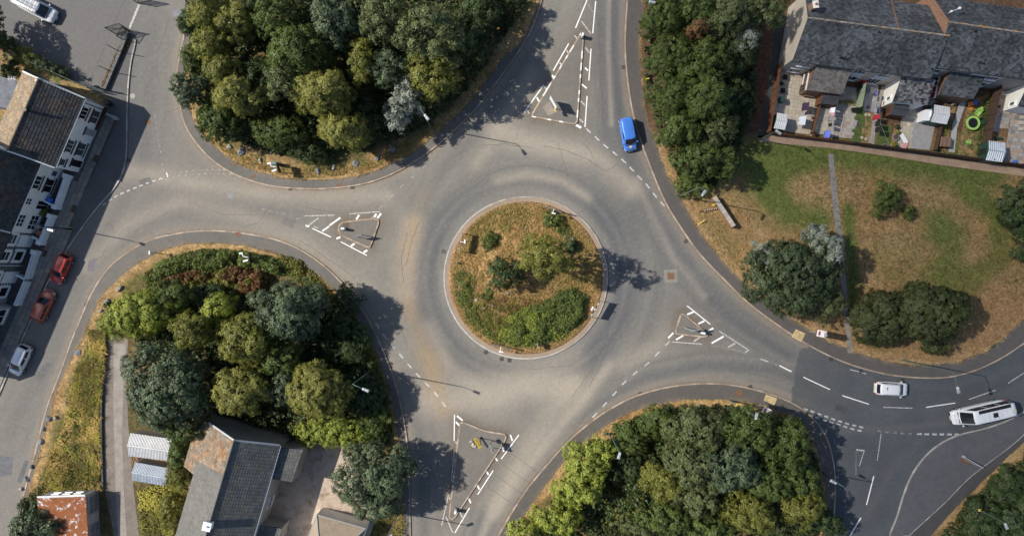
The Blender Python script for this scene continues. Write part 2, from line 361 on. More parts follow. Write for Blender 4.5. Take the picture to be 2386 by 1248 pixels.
def resample(pts, step):
    out = [pts[0]]; acc = 0
    for i in range(len(pts) - 1):
        ax, ay = pts[i]; bx, by = pts[i + 1]; l = math.hypot(bx - ax, by - ay)
        while acc + l >= step:
            t = (step - acc) / l; ax, ay = ax + (bx - ax) * t, ay + (by - ay) * t; out.append((ax, ay)); l = math.hypot(bx - ax, by - ay); acc = 0
        acc += l
    return out
import bmesh
def sheet(name, poly, z, mat_, colf, res=0.5, skirt=0.14, kind='structure', parent=None, zf=None):
    """ground sheet cut to a grid so that it can carry a colour per vertex; poly in photo pixels"""
    bm = bmesh.new(); vs = [bm.verts.new((*G(*p), z)) for p in poly]; bm.faces.new(vs); bm.normal_update()
    if bm.faces[:][0].normal.z < 0: bmesh.ops.reverse_faces(bm, faces=bm.faces[:])
    xs = [v.co.x for v in vs]; ys = [v.co.y for v in vs]
    x = max(min(xs), -66); 
    while x < min(max(xs), 66):
        x += res; g = bm.verts[:] + bm.edges[:] + bm.faces[:]
        bmesh.ops.bisect_plane(bm, geom=g, plane_co=(x, 0, 0), plane_no=(1, 0, 0))
    y = max(min(ys), -35)
    while y < min(max(ys), 35):
        y += res; g = bm.verts[:] + bm.edges[:] + bm.faces[:]
        bmesh.ops.bisect_plane(bm, geom=g, plane_co=(0, y, 0), plane_no=(0, 1, 0))
    if skirt:
        ed = [e for e in bm.edges if e.is_boundary]
        r = bmesh.ops.extrude_edge_only(bm, edges=ed)
        for v in r['geom']:
            if isinstance(v, bmesh.types.BMVert): v.co.z -= skirt
    me = bpy.data.meshes.new(name); bm.to_mesh(me); bm.free(); me.materials.append(mat_)
    paint(me, colf)
    if zf:
        co = np.empty(len(me.vertices) * 3); me.vertices.foreach_get('co', co); co = co.reshape(-1, 3)
        top = co[:, 2] > z - 0.01; co[top, 2] += zf(co[top, 0], co[top, 1]); me.vertices.foreach_set('co', co.ravel())
        me.polygons.foreach_set('use_smooth', np.ones(len(me.polygons), dtype=bool))
    o = link(name, me, parent); 
    if kind: o['kind'] = kind
    return o
def paint(me, colf):
    n = len(me.vertices); co = np.empty(n * 3); me.vertices.foreach_get('co', co); co = co.reshape(-1, 3)
    px = co[:, 0] * S + CX; py = CY - co[:, 1] * S
    col = np.ones((n, 4), dtype=np.float32); col[:, :3] = colf(px, py)
    a = me.color_attributes.new('Col', 'FLOAT_COLOR', 'POINT'); a.data.foreach_set('color', col.ravel())
def mixc(c, col, w): return c * (1 - w[:, None]) + np.array(col)[None, :] * w[:, None]
# ------------------------------------------------------------------ outlines traced in photo pixels
BIG = 1100
N_kerb = smoothline([(425, -300), (440, -60), (434, 60), (424, 110), (414, 170), (417, 225), (432, 290), (460, 335), (495, 372), (540, 402), (590, 422), (640, 434), (700, 439), (760, 439), (820, 433), (870, 422), (920, 402), (970, 374), (1010, 345), (1060, 303), (1100, 262), (1140, 215), (1180, 160), (1215, 110), (1242, 60), (1262, 0), (1285, -80), (1360, -400)])
N_grass = smoothline([(436, -300), (452, -60), (446, 60), (440, 110), (432, 170), (436, 225), (450, 275), (478, 316), (512, 350), (560, 382), (620, 405), (690, 417), (760, 418), (820, 411), (870, 399), (920, 378), (965, 352), (1005, 322), (1050, 284), (1090, 243), (1130, 193), (1172, 135), (1205, 108), (1236, 60), (1256, 0), (1280, -80), (1354, -400)])
NE_kerb = smoothline([(1450, -400), (1464, -80), (1462, 0), (1458, 60), (1457, 120), (1463, 190), (1474, 260), (1494, 330), (1520, 400), (1550, 470), (1590, 535), (1632, 593), (1685, 648), (1740, 702), (1800, 748), (1850, 782), (1900, 812), (1960, 840), (2020, 860), (2080, 873), (2150, 879), (2210, 877), (2270, 862), (2330, 834), (2386, 797), (2450, 745), (2700, 520)])
NE_grass = smoothline([(1490, -400), (1502, -80), (1500, 0), (1494, 60), (1491, 120), (1496, 190), (1506, 260), (1524, 320), (1546, 380), (1574, 438), (1604, 497), (1642, 556), (1688, 612), (1736, 660), (1794, 708), (1850, 745), (1905, 778), (1962, 806), (2020, 829), (2080, 843), (2150, 849), (2210, 844), (2270, 826), (2330, 790), (2386, 740), (2450, 690), (2700, 460)])
SW_kerb = smoothline([(970, 1700), (956, 1248), (954, 1150), (950, 1050), (941, 980), (926, 910), (906, 850), (881, 790), (851, 732), (815, 682), (778, 640), (735, 604), (690, 577), (640, 558), (580, 546), (520, 539), (460, 539), (400, 547), (350, 560), (300, 587), (252, 627), (216, 682), (190, 740), (166, 800), (140, 872), (110, 952), (82, 1060), (60, 1140), (36, 1248), (-60, 1700)])
SW_grass = smoothline([(950, 1700), (938, 1248), (938, 1150), (932, 1050), (921, 975), (906, 905), (882, 842), (855, 782), (820, 727), (786, 684), (745, 647), (700, 617), (650, 594), (600, 580), (540, 570), (480, 568), (430, 572), (382, 584), (336, 607), (292, 637), (256, 672), (230, 706), (212, 745), (194, 788), (150, 875), (120, 955), (92, 1062), (69, 1142), (46, 1248), (-46, 1700)])
S_kerb = smoothline([(900, 1700), (1130, 1300), (1160, 1248), (1190, 1196), (1226, 1140), (1271, 1085), (1321, 1030), (1371, 986), (1422, 951), (1482, 921), (1550, 902), (1620, 893), (1690, 894), (1752, 905), (1812, 923), (1862, 947), (1902, 982), (1927, 1022), (1941, 1072), (1946, 1130), (1943, 1190), (1930, 1270), (1800, 1700)])
S_grass = smoothline([(940, 1700), (1162, 1310), (1196, 1248), (1226, 1196), (1262, 1142), (1302, 1092), (1350, 1042), (1396, 1003), (1442, 974), (1496, 950), (1560, 936), (1640, 930), (1710, 933), (1780, 946), (1838, 968), (1880, 1002), (1904, 1050), (1918, 1110), (1922, 1170), (1912, 1250), (1780, 1700)])
SE_kerb = smoothline([(1800, 1700), (2050, 1310), (2070, 1248), (2088, 1205), (2103, 1155), (2124, 1104), (2158, 1058), (2200, 1026), (2242, 1009), (2285, 999), (2335, 983), (2386, 957), (2450, 905), (2800, 650)])
SE_line = smoothline([(1930, 1700), (2080, 1290), (2115, 1248), (2158, 1208), (2205, 1165), (2250, 1118), (2300, 1078), (2345, 1045), (2386, 1010), (2450, 950), (2850, 700)])
SE_grass = smoothline([(2030, 1700), (2120, 1300), (2166, 1248), (2200, 1208), (2240, 1168), (2290, 1118), (2340, 1070), (2386, 1028), (2450, 970), (2880, 730)])
W_kerb = smoothline([(330, -400), (322, 30), (318, 84), (314, 112), (307, 142), (300, 200), (297, 290), (296, 360), (285, 408), (262, 446), (228, 484), (186, 540), (148, 598), (112, 660), (78, 735), (50, 798), (0, 916), (-60, 1060), (-300, 1700)])
def rough(pts, a=1.5):
    pts = resample([p for p in pts], 7); n_ = offset(pts, 1); k = len(pts); r_ = fbm(np.arange(k) * 7.0, np.zeros(k) + pts[0][0], 30, 5, 4) - .5
    return [(p[0] + (q[0] - p[0]) * a * 4 * r, p[1] + (q[1] - p[1]) * a * 4 * r) for p, q, r in zip(pts, n_, r_)]
N_grass, NE_grass, SW_grass, S_grass, SE_grass = [rough(g_) for g_ in (N_grass, NE_grass, SW_grass, S_grass, SE_grass)]
IC = (1225.0, 647.0)
def circ(r, n=72, ry=None): return [(IC[0] + r * math.cos(2 * math.pi * i / n), IC[1] + (ry or r) * math.sin(2 * math.pi * i / n)) for i in range(n)]
def rpoly(pts, r=7, n=4):                      # rounded polygon corners
    out = []; m = len(pts)
    for i in range(m):
        p = Vector(pts[i]); a = Vector(pts[i - 1]); b = Vector(pts[(i + 1) % m]); rr = r[i] if isinstance(r, (list, tuple)) else r
        u = (a - p).normalized() * rr; v = (b - p).normalized() * rr
        for k in range(n + 1):
            t = k / n; q = (p + u) * (1 - t) ** 2 + p * 2 * t * (1 - t) + (p + v) * t * t; out.append((q.x, q.y))
    return out
ISL = {
 'north': rpoly([(1356, 74), (1359, 92), (1344, 291), (1236, 272), (1350, 84)], [3, 3, 7, 6, 4]),
 'west': rpoly([(788, 524), (802, 517), (878, 508), (884, 516), (862, 579), (790, 546)], [6, 6, 8, 5, 6, 10]),
 'south': rpoly([(1072, 981), (1084, 984), (1130, 1003), (1182, 1011), (1176, 1028), (1056, 1210), (1046, 1206)], [4, 4, 15, 7, 7, 5, 5]),
 'east': rpoly([(1588, 726), (1652, 780), (1644, 785), (1571, 777)], [6, 6, 5, 6]),
}
# ------------------------------------------------------------------ colour of the asphalt (wear, dust, repairs, area tones; cloud shade painted in north-east)
tracks = [
 ([(1418, -60), (1432, 60), (1438, 160), (1446, 300), (1480, 420), (1545, 540), (1600, 640), (1700, 740), (1840, 830)], 16, .75),
 ([(1395, -60), (1398, 60), (1402, 180), (1410, 300), (1440, 400), (1500, 520), (1560, 620)], 9, .45),
 ([(1290, -60), (1230, 120), (1150, 250), (1090, 330), (1030, 400), (985, 500)], 20, .35),
 ([(1110, 1300), (1180, 1200), (1290, 1060), (1390, 950), (1500, 880), (1640, 850), (1800, 860), (1900, 900)], 18, .62),
 ([(1150, 1300), (1240, 1160), (1330, 1050), (1430, 960), (1560, 895), (1700, 885)], 12, .45),
 ([(990, 1300), (985, 1100), (975, 1000), (955, 900)], 20, .45),
 ([(1535, 500), (1590, 590), (1680, 700), (1800, 800), (1900, 850)], 12, .5),
 ([(90, 900), (180, 720), (260, 590), (380, 500), (540, 480), (700, 500)], 22, .30),
 ([(330, 440), (450, 440), (620, 470), (800, 470), (930, 430)], 16, .2),
 ([(1270, 860), (1370, 800), (1440, 700)], 18, .4), ([(1020, 1180), (1000, 1060), (960, 960)], 16, .3), ([(1300, 930), (1230, 1030), (1130, 1180), (1090, 1290)], 14, .5),
 ([(1452, 400), (1468, 500), (1474, 620), (1440, 750), (1370, 840), (1290, 930)], 40, .55), ([(1180, 420), (1090, 470), (1020, 560)], 30, .35), ([(1010, 740), (1060, 830), (1160, 890), (1260, 890)], 22, .4),
 ([(355, 60), (350, 250), (330, 400), (200, 620), (110, 820), (20, 1020)], 22, .3),
]
light = [
 ([(1150, 1200), (1210, 1110), (1290, 1010), (1360, 930), (1420, 850)], 13, .6), ([(1100, 900), (1240, 880), (1340, 830)], 26, .35), ([(1160, 420), (1230, 405), (1310, 420), (1370, 460)], 12, .45), ([(1480, 420), (1530, 520), (1570, 600), (1640, 690)], 9, .35), ([(1000, 760), (1050, 860), (1150, 930)], 16, .4), ([(1240, 170), (1170, 290), (1110, 380)], 16, .4), ([(1450, 850), (1540, 800), (1560, 770)], 20, .4),
 ([(300, 400), (440, 425), (620, 450), (760, 460), (900, 455)], 22, .5), ([(200, 620), (300, 520), (420, 470), (560, 500), (700, 560), (860, 680)], 20, .35),
 ([(1160, 300), (1230, 330), (1330, 350), (1400, 370), (1470, 440)], 25, .6), ([(1000, 930), (1100, 930), (1230, 900), (1330, 900)], 40, .7),
 ([(1420, -50), (1417, 120), (1425, 290)], 5, .5), ([(1210, 1080), (1150, 1180), (1110, 1280)], 10, .5), ([(1330, 900), (1230, 1040), (1150, 1170)], 28, .55), ([(960, 520), (950, 600), (945, 680)], 25, .6)]
orange = [([(960, 520), (948, 610), (950, 700), (985, 800), (1020, 880), (1030, 960)], 16, .55), ([(990, 455), (970, 500), (955, 560)], 12, .3), ([(930, 560), (928, 680)], 4, .35), ([(1000, 830), (1015, 900)], 22, .45)]
FRESH = [(1862, 815), (1858, 835), (1850, 870), (1844, 950), (1835, 1400), (2700, 1400), (2700, 500), (2386, 790), (2150, 860), (1990, 830), (1900, 800)]
def roadcol(px, py):
    n = fbm(px, py, 120, 3); n2 = fbm(px, py, 26, 9, 5); n3 = fbm(px + 40 * n2, py, 60, 21)
    c = np.tile(np.array([[.186, .174, .156]]), (len(px), 1)); c *= (0.88 + .24 * n + .10 * (n2 - .5))[:, None]
    west = sstep(760, 350, px); c = mixc(c, (.172, .160, .148), west * .65)
    nw = sstep(420, 300, px) * sstep(470, 350, py); c = mixc(c, (.142, .137, .135), nw * .7)
    ne = sstep(1330, 1450, px) * sstep(520, 300, py) + sstep(1430, 1560, px) * sstep(880, 760, py) * .75; c = mixc(c, (.104, .104, .106), np.clip(ne, 0, 1) * .55)  # north-east and east road darker; cloud shade partly put into the colour
    r = np.hypot(px - IC[0], py - IC[1]); ang = np.arctan2(py - IC[1], px - IC[0])
    def band(r0, w): return np.exp(-((r - r0) / w) ** 2)
    ring = sstep(195, 215, r) * sstep(305, 250, r)
    g = ring * .62 + band(222, 7) * .22 + band(246, 6) * .18 - band(234, 4) * .1
    g *= .75 + .5 * fbm(ang * 60 + 300, r * .15, 22, 5)
    g = g * (0.55 + .45 * sstep(-.2, .6, np.cos(ang - 0.2)) + .25 * sstep(.3, .9, np.cos(ang - 3.14)))
    lane = fbm(r * 1.0, ang * 14 + 200, 7, 207, 3); c *= (1 + .22 * (lane - .5) * sstep(420, 260, r))[:, None]
    for p, w, a in tracks: 
        d = dseg(px, py, p); g = np.maximum(g, a * np.exp(-(d / w) ** 2) * (.8 + .4 * n3))
        g = np.maximum(g, a * .55 * np.exp(-((d - w * 1.7) / (w * .45)) ** 2))
    c = mixc(c, (.092, .094, .101), np.clip(g * 1.15, 0, 1))
    sw = fbm(r * .6, ang * 9 + 50, 5, 411, 3); c *= (1 + .16 * (sw - .5) * ring)[:, None]
    for p, w, a in light:
        d = dseg(px, py, p); c = mixc(c, (.320, .280, .232), a * 1.25 * np.exp(-(d / w) ** 2) * (.6 + .6 * n3))
    for p, w, a in orange:
        d = dseg(px, py, p); c = mixc(c, (.30, .205, .115), a * 1.05 * np.exp(-(d / w / 1.3) ** 2) * np.clip(n3 * 1.6 - .1, 0, 1) * .8)
    for k, q in ISL.items():                    # grime swept against the splitter islands
        d = dseg(px, py, q, True); c = mixc(c, (.115, .088, .066), .8 * np.exp(-(d / 13) ** 2) * np.clip(n2 * 2 - .35, 0, 1))
        c = mixc(c, (.14, .118, .098), .42 * np.exp(-(d / 34) ** 2))
    for kl in (N_kerb, NE_kerb, SW_kerb, S_kerb):
        d = dseg(px, py, kl[8:-8:2]); c = mixc(c, (.245, .205, .165), .5 * np.exp(-((d - 8) / 9) ** 2)); c = mixc(c, (.13, .10, .075), .5 * np.exp(-(d / 5) ** 2))
    spots = sstep(.70, .80, fbm(px, py, 7, 301, 3)); c = mixc(c, (.10, .095, .09), spots * .12)
    spots = sstep(.69, .78, fbm(px, py, 5, 311, 2)); c = mixc(c, (.32, .29, .25), spots * .10)
    # streets on the left are greyer; the eastern carriageway is a newer, darker surface
    fm = inpoly(px, py, FRESH).astype(float) * (.78 + .22 * sstep(1850, 1990, px))
    fresh = np.array([.072, .079, .088])[None, :] * (.8 + .4 * n + .25 * (n2 - .5))[:, None]
    for p, w, a in [([(1940, 850), (2060, 895), (2200, 905), (2400, 850)], 7, .35), ([(1900, 900), (2060, 960), (2250, 950), (2450, 870)], 8, .35), ([(2020, 1200), (2080, 1090), (2150, 1020)], 12, .4), ([(1960, 1000), (2070, 1000), (2200, 985), (2330, 950)], 8, .7)]:
        fresh = mixc(fresh, (.10, .098, .10), a * np.exp(-(dseg(px, py, p) / w) ** 2))
    c = c * (1 - fm[:, None]) + fresh * fm[:, None]
    yard = sstep(318, 300, px) * sstep(230, 190, py); c = mixc(c, (.125, .12, .122), yard * (.6 + .4 * n2))
    return np.clip(c * (0.96 + .08 * RNG.random(len(px)))[:, None], .02, 1)
def flat(r, g, b, v=.25, sc=30, fine=.12):
    def f(px, py): return np.array([[r, g, b]]) * ((1 - v / 2) + v * fbm(px, py, sc, 41, 5) + fine * (RNG.random(len(px)) - .5))[:, None]
    return f
def pavecol(base, edge):
    def f(px, py):
        c = np.array([base]) * (.86 + .28 * fbm(px, py, 60, 51, 5) + .06 * (RNG.random(len(px)) - .5))[:, None]
        for k in edge:
            d = dseg(px, py, k[6:-6:5]); c = mixc(c, (.24, .18, .12), .5 * np.exp(-(d / 3.5) ** 2))
        return c
    return f
DRY, DRY2, GRN, BRN = (.33, .215, .105), (.27, .165, .075), (.085, .088, .030), (.15, .085, .04)
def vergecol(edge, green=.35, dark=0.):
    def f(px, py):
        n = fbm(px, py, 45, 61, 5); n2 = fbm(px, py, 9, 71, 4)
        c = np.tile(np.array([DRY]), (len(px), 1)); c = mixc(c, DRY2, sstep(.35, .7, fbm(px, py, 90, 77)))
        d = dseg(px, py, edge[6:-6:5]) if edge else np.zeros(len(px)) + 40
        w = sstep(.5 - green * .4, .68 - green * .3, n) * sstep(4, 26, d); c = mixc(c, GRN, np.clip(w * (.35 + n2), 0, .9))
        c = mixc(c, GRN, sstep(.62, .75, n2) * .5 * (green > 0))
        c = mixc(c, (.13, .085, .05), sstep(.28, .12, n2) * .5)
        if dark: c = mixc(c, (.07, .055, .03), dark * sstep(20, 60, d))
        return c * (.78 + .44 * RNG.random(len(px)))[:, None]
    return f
def lawncol(px, py):
    n = fbm(px, py, 150, 81, 5); n2 = fbm(px, py, 14, 91, 4)
    a = R(-32); u = px * math.cos(a) - py * math.sin(a); st = fbm(px * .35 + py * .55, (py - px * .9) * .09, 9, 95, 3)
    c = np.tile(np.array([(.225, .142, .068)]), (len(px), 1))
    c = mixc(c, (.29, .195, .105), sstep(.4, .8, fbm(px, py, 80, 96)) * .6)
    g = .85 * np.exp(-(dseg(px, py, [(1740, 360), (1830, 380), (1930, 350), (2200, 395), (2300, 400)]) / 42) ** 2)
    g += .9 * np.exp(-(dseg(px, py, [(1780, 430), (1840, 500), (1900, 510)]) / 34) ** 2)
    g += .8 * np.exp(-(dseg(px, py, [(2180, 520), (2220, 560), (2200, 640), (2230, 650)]) / 40) ** 2)
    g += .8 * np.exp(-(dseg(px, py, [(2250, 450), (2330, 500), (2320, 600), (2260, 660)]) / 26) ** 2)
    g += .8 * np.exp(-(dseg(px, py, [(1975, 480), (1985, 620), (1990, 740)]) / 14) ** 2)
    g *= 1.6; g += .5 * np.exp(-(dseg(px, py, [(1650, 520), (1700, 580)]) / 24) ** 2)
    g = g * (.7 + .6 * n) + .35 * sstep(.5, .68, n); g = np.clip(g * (.45 + 1.05 * st), 0, 1)
    c = mixc(c, (.088, .105, .030), g); c = mixc(c, (.05, .06, .02), sstep(.68, .8, n2) * .45 * (g > .2))
    c = mixc(c, (.36, .25, .15), sstep(.66, .8, n2) * .35 * (g < .4))
    e = np.exp(-(dseg(px, py, NE_grass[8:-8:5]) / 14) ** 2); c = mixc(c, (.34, .225, .12), e * .6)
    far = sstep(2080, 2380, px) * sstep(400, 800, py); c = mixc(c, (.20, .105, .05), far * .55)
    left = sstep(1780, 1600, px) * sstep(350, 450, py); c = mixc(c, (.31, .205, .11), left * .3)
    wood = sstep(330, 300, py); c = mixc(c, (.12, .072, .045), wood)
    return c * (.84 + .32 * RNG.random(len(px)))[:, None]

# ------------------------------------------------------------------ the ground and the roads
def grid(name, x0, x1, y0, y1, st, z, m, colf):
    xs = np.arange(x0, x1 + st / 2, st); ys = np.arange(y0, y1 + st / 2, st)
    X, Y = np.meshgrid(xs, ys); nx, ny = len(xs), len(ys)
    co = np.stack([X.ravel(), Y.ravel(), np.full(nx * ny, z)], 1)
    i = np.arange(nx * ny).reshape(ny, nx)
    q = np.stack([i[:-1, :-1], i[:-1, 1:], i[1:, 1:], i[1:, :-1]], -1).reshape(-1, 4)
    return npmesh(name, co, q, m, colf)
def npmesh(name, co, q, m, colf=None, tint=None, k=4):
    me = bpy.data.meshes.new(name); n = len(q)
    me.vertices.add(len(co)); me.vertices.foreach_set('co', np.asarray(co, dtype=np.float32).ravel())
    me.loops.add(n * k); me.loops.foreach_set('vertex_index', np.asarray(q, dtype=np.int32).ravel())
    me.polygons.add(n); me.polygons.foreach_set('loop_start', np.arange(n, dtype=np.int32) * k); me.polygons.foreach_set('loop_total', np.full(n, k, dtype=np.int32))
    me.update(calc_edges=True)
    if colf: paint(me, colf)
    if tint is not None:
        a = me.attributes.new('tint', 'FLOAT', 'FACE'); a.data.foreach_set('value', np.asarray(tint, dtype=np.float32))
    me.materials.append(m); return me
M['far_ground'] = mat('far_ground', (0.16, 0.14, 0.06), rough=.95, var=.35, scale=.05, fine=.2, fscale=.5, col2=(.07, .085, .03), mix_scale=.02, mix_lo=.45, mix_hi=.55)
g = MB(); g.add([(-2500, -2500, -.25), (2500, -2500, -.25), (2500, 2500, -.25), (-2500, 2500, -.25)], [(0, 1, 2, 3)])
tag(g.build('ground', M['far_ground']), kind='structure')
me = grid('road', -68.1, 68.1, -36, 36, 0.3, 0.0, M['road_vc'], roadcol)
road = link('road', me); road['kind'] = 'structure'
me = grid('outer_road', -130, 130, -100, 100, 2.6, -0.03, M['road_vc'], flat(.17, .155, .14))
tag(link('outer_road', me), kind='structure')

KH = 0.12
def block(name, kerb, grass, far, pcol, gcol, zf=None, res=0.5):
    sheet(name + '_pavement', kerb + far, KH, M['path_vc'], pavecol(pcol, [grass]), 0.7)
    return sheet(name + '_verge', grass + far, KH + .03, M['ground_vc'], gcol, res, zf=zf)
def kerb(pts, m=None, name='kerb', w=3.0, i0=0, i1=None, white=()):
    """kerb stones laid end to end along the carriageway edge, joints open; joined into one strip"""
    pts = resample([p for p in pts if -60 < p[0] < 2450 and -60 < p[1] < 1310], 16.6)
    a = offset(pts, w * .35); b = offset(pts, -w * .65); mb = MB()
    for i in range(len(pts) - 1):
        t = .012
        def L(p, q, t): return (p[0] + (q[0] - p[0]) * t, p[1] + (q[1] - p[1]) * t)
        q = [G(*L(a[i], a[i + 1], t)), G(*L(a[i], a[i + 1], 1 - t)), G(*L(b[i], b[i + 1], 1 - t)), G(*L(b[i], b[i + 1], t))]
        mb.prism(q, -.05, KH + .012 + random.uniform(-.004, .004), tint=random.random())
    return tag(mb.build(name, m or M['kerb']), kind='structure')
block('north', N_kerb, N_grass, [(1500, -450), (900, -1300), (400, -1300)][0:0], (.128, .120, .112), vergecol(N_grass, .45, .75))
def closed(line, extra): return line + extra
# north-east, south-west, south, south-east and west blocks close far outside the picture
sheet('northeast_pavement', NE_kerb + [(2900, -400)], KH, M['path_vc'], pavecol((.092, .084, .080), [NE_grass]), 0.7)
def necol(px, py): return lawncol(px, py)
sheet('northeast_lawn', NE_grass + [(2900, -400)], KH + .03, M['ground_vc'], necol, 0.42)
sheet('southwest_pavement', SW_kerb, KH, M['path_vc'], pavecol((.135, .126, .116), [SW_grass]), 0.7)
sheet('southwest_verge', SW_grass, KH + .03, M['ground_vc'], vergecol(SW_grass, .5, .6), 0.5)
sheet('south_pavement', S_kerb, KH, M['path_vc'], pavecol((.098, .090, .084), [S_grass]), 0.7)
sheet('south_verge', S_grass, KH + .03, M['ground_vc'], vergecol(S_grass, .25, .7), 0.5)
sheet('southeast_pavement', SE_kerb + [(2900, 1700)], KH, M['path_vc'], flat(.088, .09, .098, .25, 50), 0.7)
sheet('southeast_footway', SE_line + [(2900, 1700)], KH + .004, M['path_vc'], flat(.068, .066, .068, .3, 40), 0.7)
sheet('southeast_verge', SE_grass + [(2900, 1700)], KH + .03, M['ground_vc'], vergecol(SE_grass, .1, .5), 0.5)
# west side: tarmac footway in front of the terrace
W_poly = W_kerb + [(-900, 1700), (-900, -400)]
Wlow = [p for p in W_kerb if p[1] > 84]
sheet('west_pavement', [(318, 84), (270, 190), (235, 245)][::-1][0:0] + Wlow + [(-900, 1700), (-900, 235), (238, 235), (262, 165), (300, 84)], KH, M['path_vc'], flat(.105, .103, .103, .3, 40), 0.7)
for k, m in ((N_kerb, 'kerb'), (NE_kerb, 'kerb'), (SW_kerb, 'kerb'), (S_kerb, 'kerb'), (SE_kerb, 'kerb_grey')): kerb(k, M[m])
kerb(Wlow, M['kerb_grey'])
SE_edging = kerb(SE_line, M['kerb_grey'], 'path_edging', 1.6)
# wide concrete channel of the south-western kerb
ch = MB(); o_ = resample([p for p in SW_kerb if p[0] < 620 and 300 < p[1] < 900], 16); a_ = offset(o_, 8); b_ = offset(o_, 1.5)
for i in range(len(o_) - 1): ch.add([(*G(*b_[i]), .006), (*G(*b_[i + 1]), .006), (*G(*a_[i + 1]), .006), (*G(*a_[i]), .006)], [(0, 1, 2, 3)], random.random())
M['channel'] = mat('channel', (.30, .255, .20), var=.25, scale=.8, tint=.2, fine=.2, col2=(.20, .12, .06), mix_scale=2, mix_lo=.55, mix_hi=.62)
tag(ch.build('kerb_channel', M['channel']), kind='structure')

# ------------------------------------------------------------------ the central island
def mound(x, y):
    cx, cy = G(*IC); r = np.hypot(x - cx, y - cy); return 0.75 * sstep(9.3, 2.0, r)
def islandcol(px, py):
    n = fbm(px, py, 50, 101, 5); n2 = fbm(px, py, 8, 102, 4)
    c = np.tile(np.array([(.33, .205, .095)]), (len(px), 1)); c = mixc(c, (.26, .15, .065), sstep(.4, .7, n))
    g = sstep(.5, .68, fbm(px, py, 70, 103, 4)) * .65
    g = np.maximum(g, .7 * np.exp(-(dseg(px, py, [(1110, 500), (1160, 490), (1200, 480)]) / 28) ** 2)); g = np.maximum(g, .6 * np.exp(-(dseg(px, py, [(1340, 600), (1370, 640), (1350, 560)]) / 30) ** 2))
    c = mixc(c, (.11, .115, .035), g * np.clip(.3 + n2, 0, 1)); c = mixc(c, (.40, .28, .15), sstep(.62, .75, n2) * .5); c = mixc(c, (.13, .07, .04), sstep(.33, .2, n2) * .6)
    r = np.hypot(px - IC[0], py - IC[1]); c = mixc(c, (.20, .11, .055), np.exp(-((r - 178) / 5) ** 2) * .7)
    return c * (.78 + .44 * RNG.random(len(px)))[:, None]
sheet('island_apron', circ(190, ry=188), .10, M['path_vc'], pavecol((.27, .205, .155), []), 0.6)
sheet('island_grass', circ(179, ry=177), .13, M['ground_vc'], islandcol, 0.28, zf=mound)
mb = MB(); pts = circ(191.5, 76, 189.5)
for i in range(76):
    a = pts[i]; b = pts[(i + 1) % 76]
    def inn(p, k): return (IC[0] + (p[0] - IC[0]) * k, IC[1] + (p[1] - IC[1]) * k)
    q = [G(*a), G(*(a[0] + (b[0] - a[0]) * .985, a[1] + (b[1] - a[1]) * .985)), G(*inn((a[0] + (b[0] - a[0]) * .985, a[1] + (b[1] - a[1]) * .985), .986)), G(*inn(a, .986))]
    mb.prism(q, -.05, .125, tint=random.random())
tag(mb.build('island_kerb', M['kerb_grey']), kind='structure')
mb = MB(); q0 = circ(192.6, 72, 190.6); q1 = circ(191.2, 72, 189.2)
for i in range(30, 62):
    j = (i + 1) % 72
M['kerb_ring'] = mat('kerb_ring', (.38, .37, .355), var=.2, scale=1.5, fine=.15)
mb = MB(); a = circ(191.6, 76, 189.6); b = circ(188.6, 76, 186.6)
for i in range(14, 52):
    mb.add([(*G(*a[i]), .1285), (*G(*a[i + 1]), .1285), (*G(*b[i + 1]), .1285), (*G(*b[i]), .1285)], [(3, 2, 1, 0)])
tag(mb.build('island_kerb_top', M['kerb_ring']), kind='structure')

# ------------------------------------------------------------------ splitter islands
for k, poly in ISL.items():
    sheet('splitter_island_' + {'north': 'north', 'west': 'west', 'south': 'south', 'east': 'east'}[k], poly, .125, M['path_vc'], pavecol((.150, .138, .125), []), 0.4)
    mb = MB(); wh = MB(); r_ = resample(poly + [poly[0]], 9.2)
    if math.hypot(r_[-1][0] - r_[0][0], r_[-1][1] - r_[0][1]) > 3: r_.append(r_[0])
    cx = sum(p[0] for p in poly) / len(poly); cy = sum(p[1] for p in poly) / len(poly)
    ou = offset(r_, 1.2); iu = offset(r_, -2.0)
    for i in range(len(r_) - 1):
        q = [G(*ou[i]), G(*ou[i + 1]), G(*iu[i + 1]), G(*iu[i])]
        q = [(q[0][0] * .985 + q[1][0] * .015, q[0][1] * .985 + q[1][1] * .015), q[1], q[2], (q[3][0] * .985 + q[2][0] * .015, q[3][1] * .985 + q[2][1] * .015)]
        (wh if (k == 'north' and random.random() < .28) else mb).prism(q, -.05, .14, tint=random.random())
    o = mb.build('island_kerb', M['kerb']); o['kind'] = 'structure'
    if wh.v: tag(wh.build('painted_kerb', M['kerb_white']), kind='structure')

# ------------------------------------------------------------------ painted markings: each stroke a piece of the road
def stroke(p0, p1, w, m='paint', z=.004, broken=0.0):
    a, b = Vector(G(*p0)), Vector(G(*p1)); d = (b - a); l = d.length; d.normalize(); n = Vector((-d.y, d.x)); w = w / S / 2
    mb = MB(); segs = max(1, int(l / .45)); ed = [0] + [i / segs for i in range(1, segs)] + [1]
    pl = []; pr = []
    for t in ed:
        p = a + d * l * t; pl.append(p + n * (w * random.uniform(.86, 1.08))); pr.append(p - n * (w * random.uniform(.86, 1.08)))
    vs = [(p.x, p.y, z) for p in pl] + [(p.x, p.y, z) for p in pr]; k = len(ed)
    o = MB().add(vs, [(i, k + i, k + i + 1, i + 1) for i in range(k - 1)]).build('painted_line', M[m], road)
    return o
def dashes(pts, on, off, w, m='paint_worn', jit=0):
    r_ = resample(smoothline(pts), 1.0); i = 0
    while i + on < len(r_):
        stroke(r_[int(i)], r_[int(i + on)], w, m); i += on + off
P, PW, PF = 'paint', 'paint_worn', 'paint_faint'
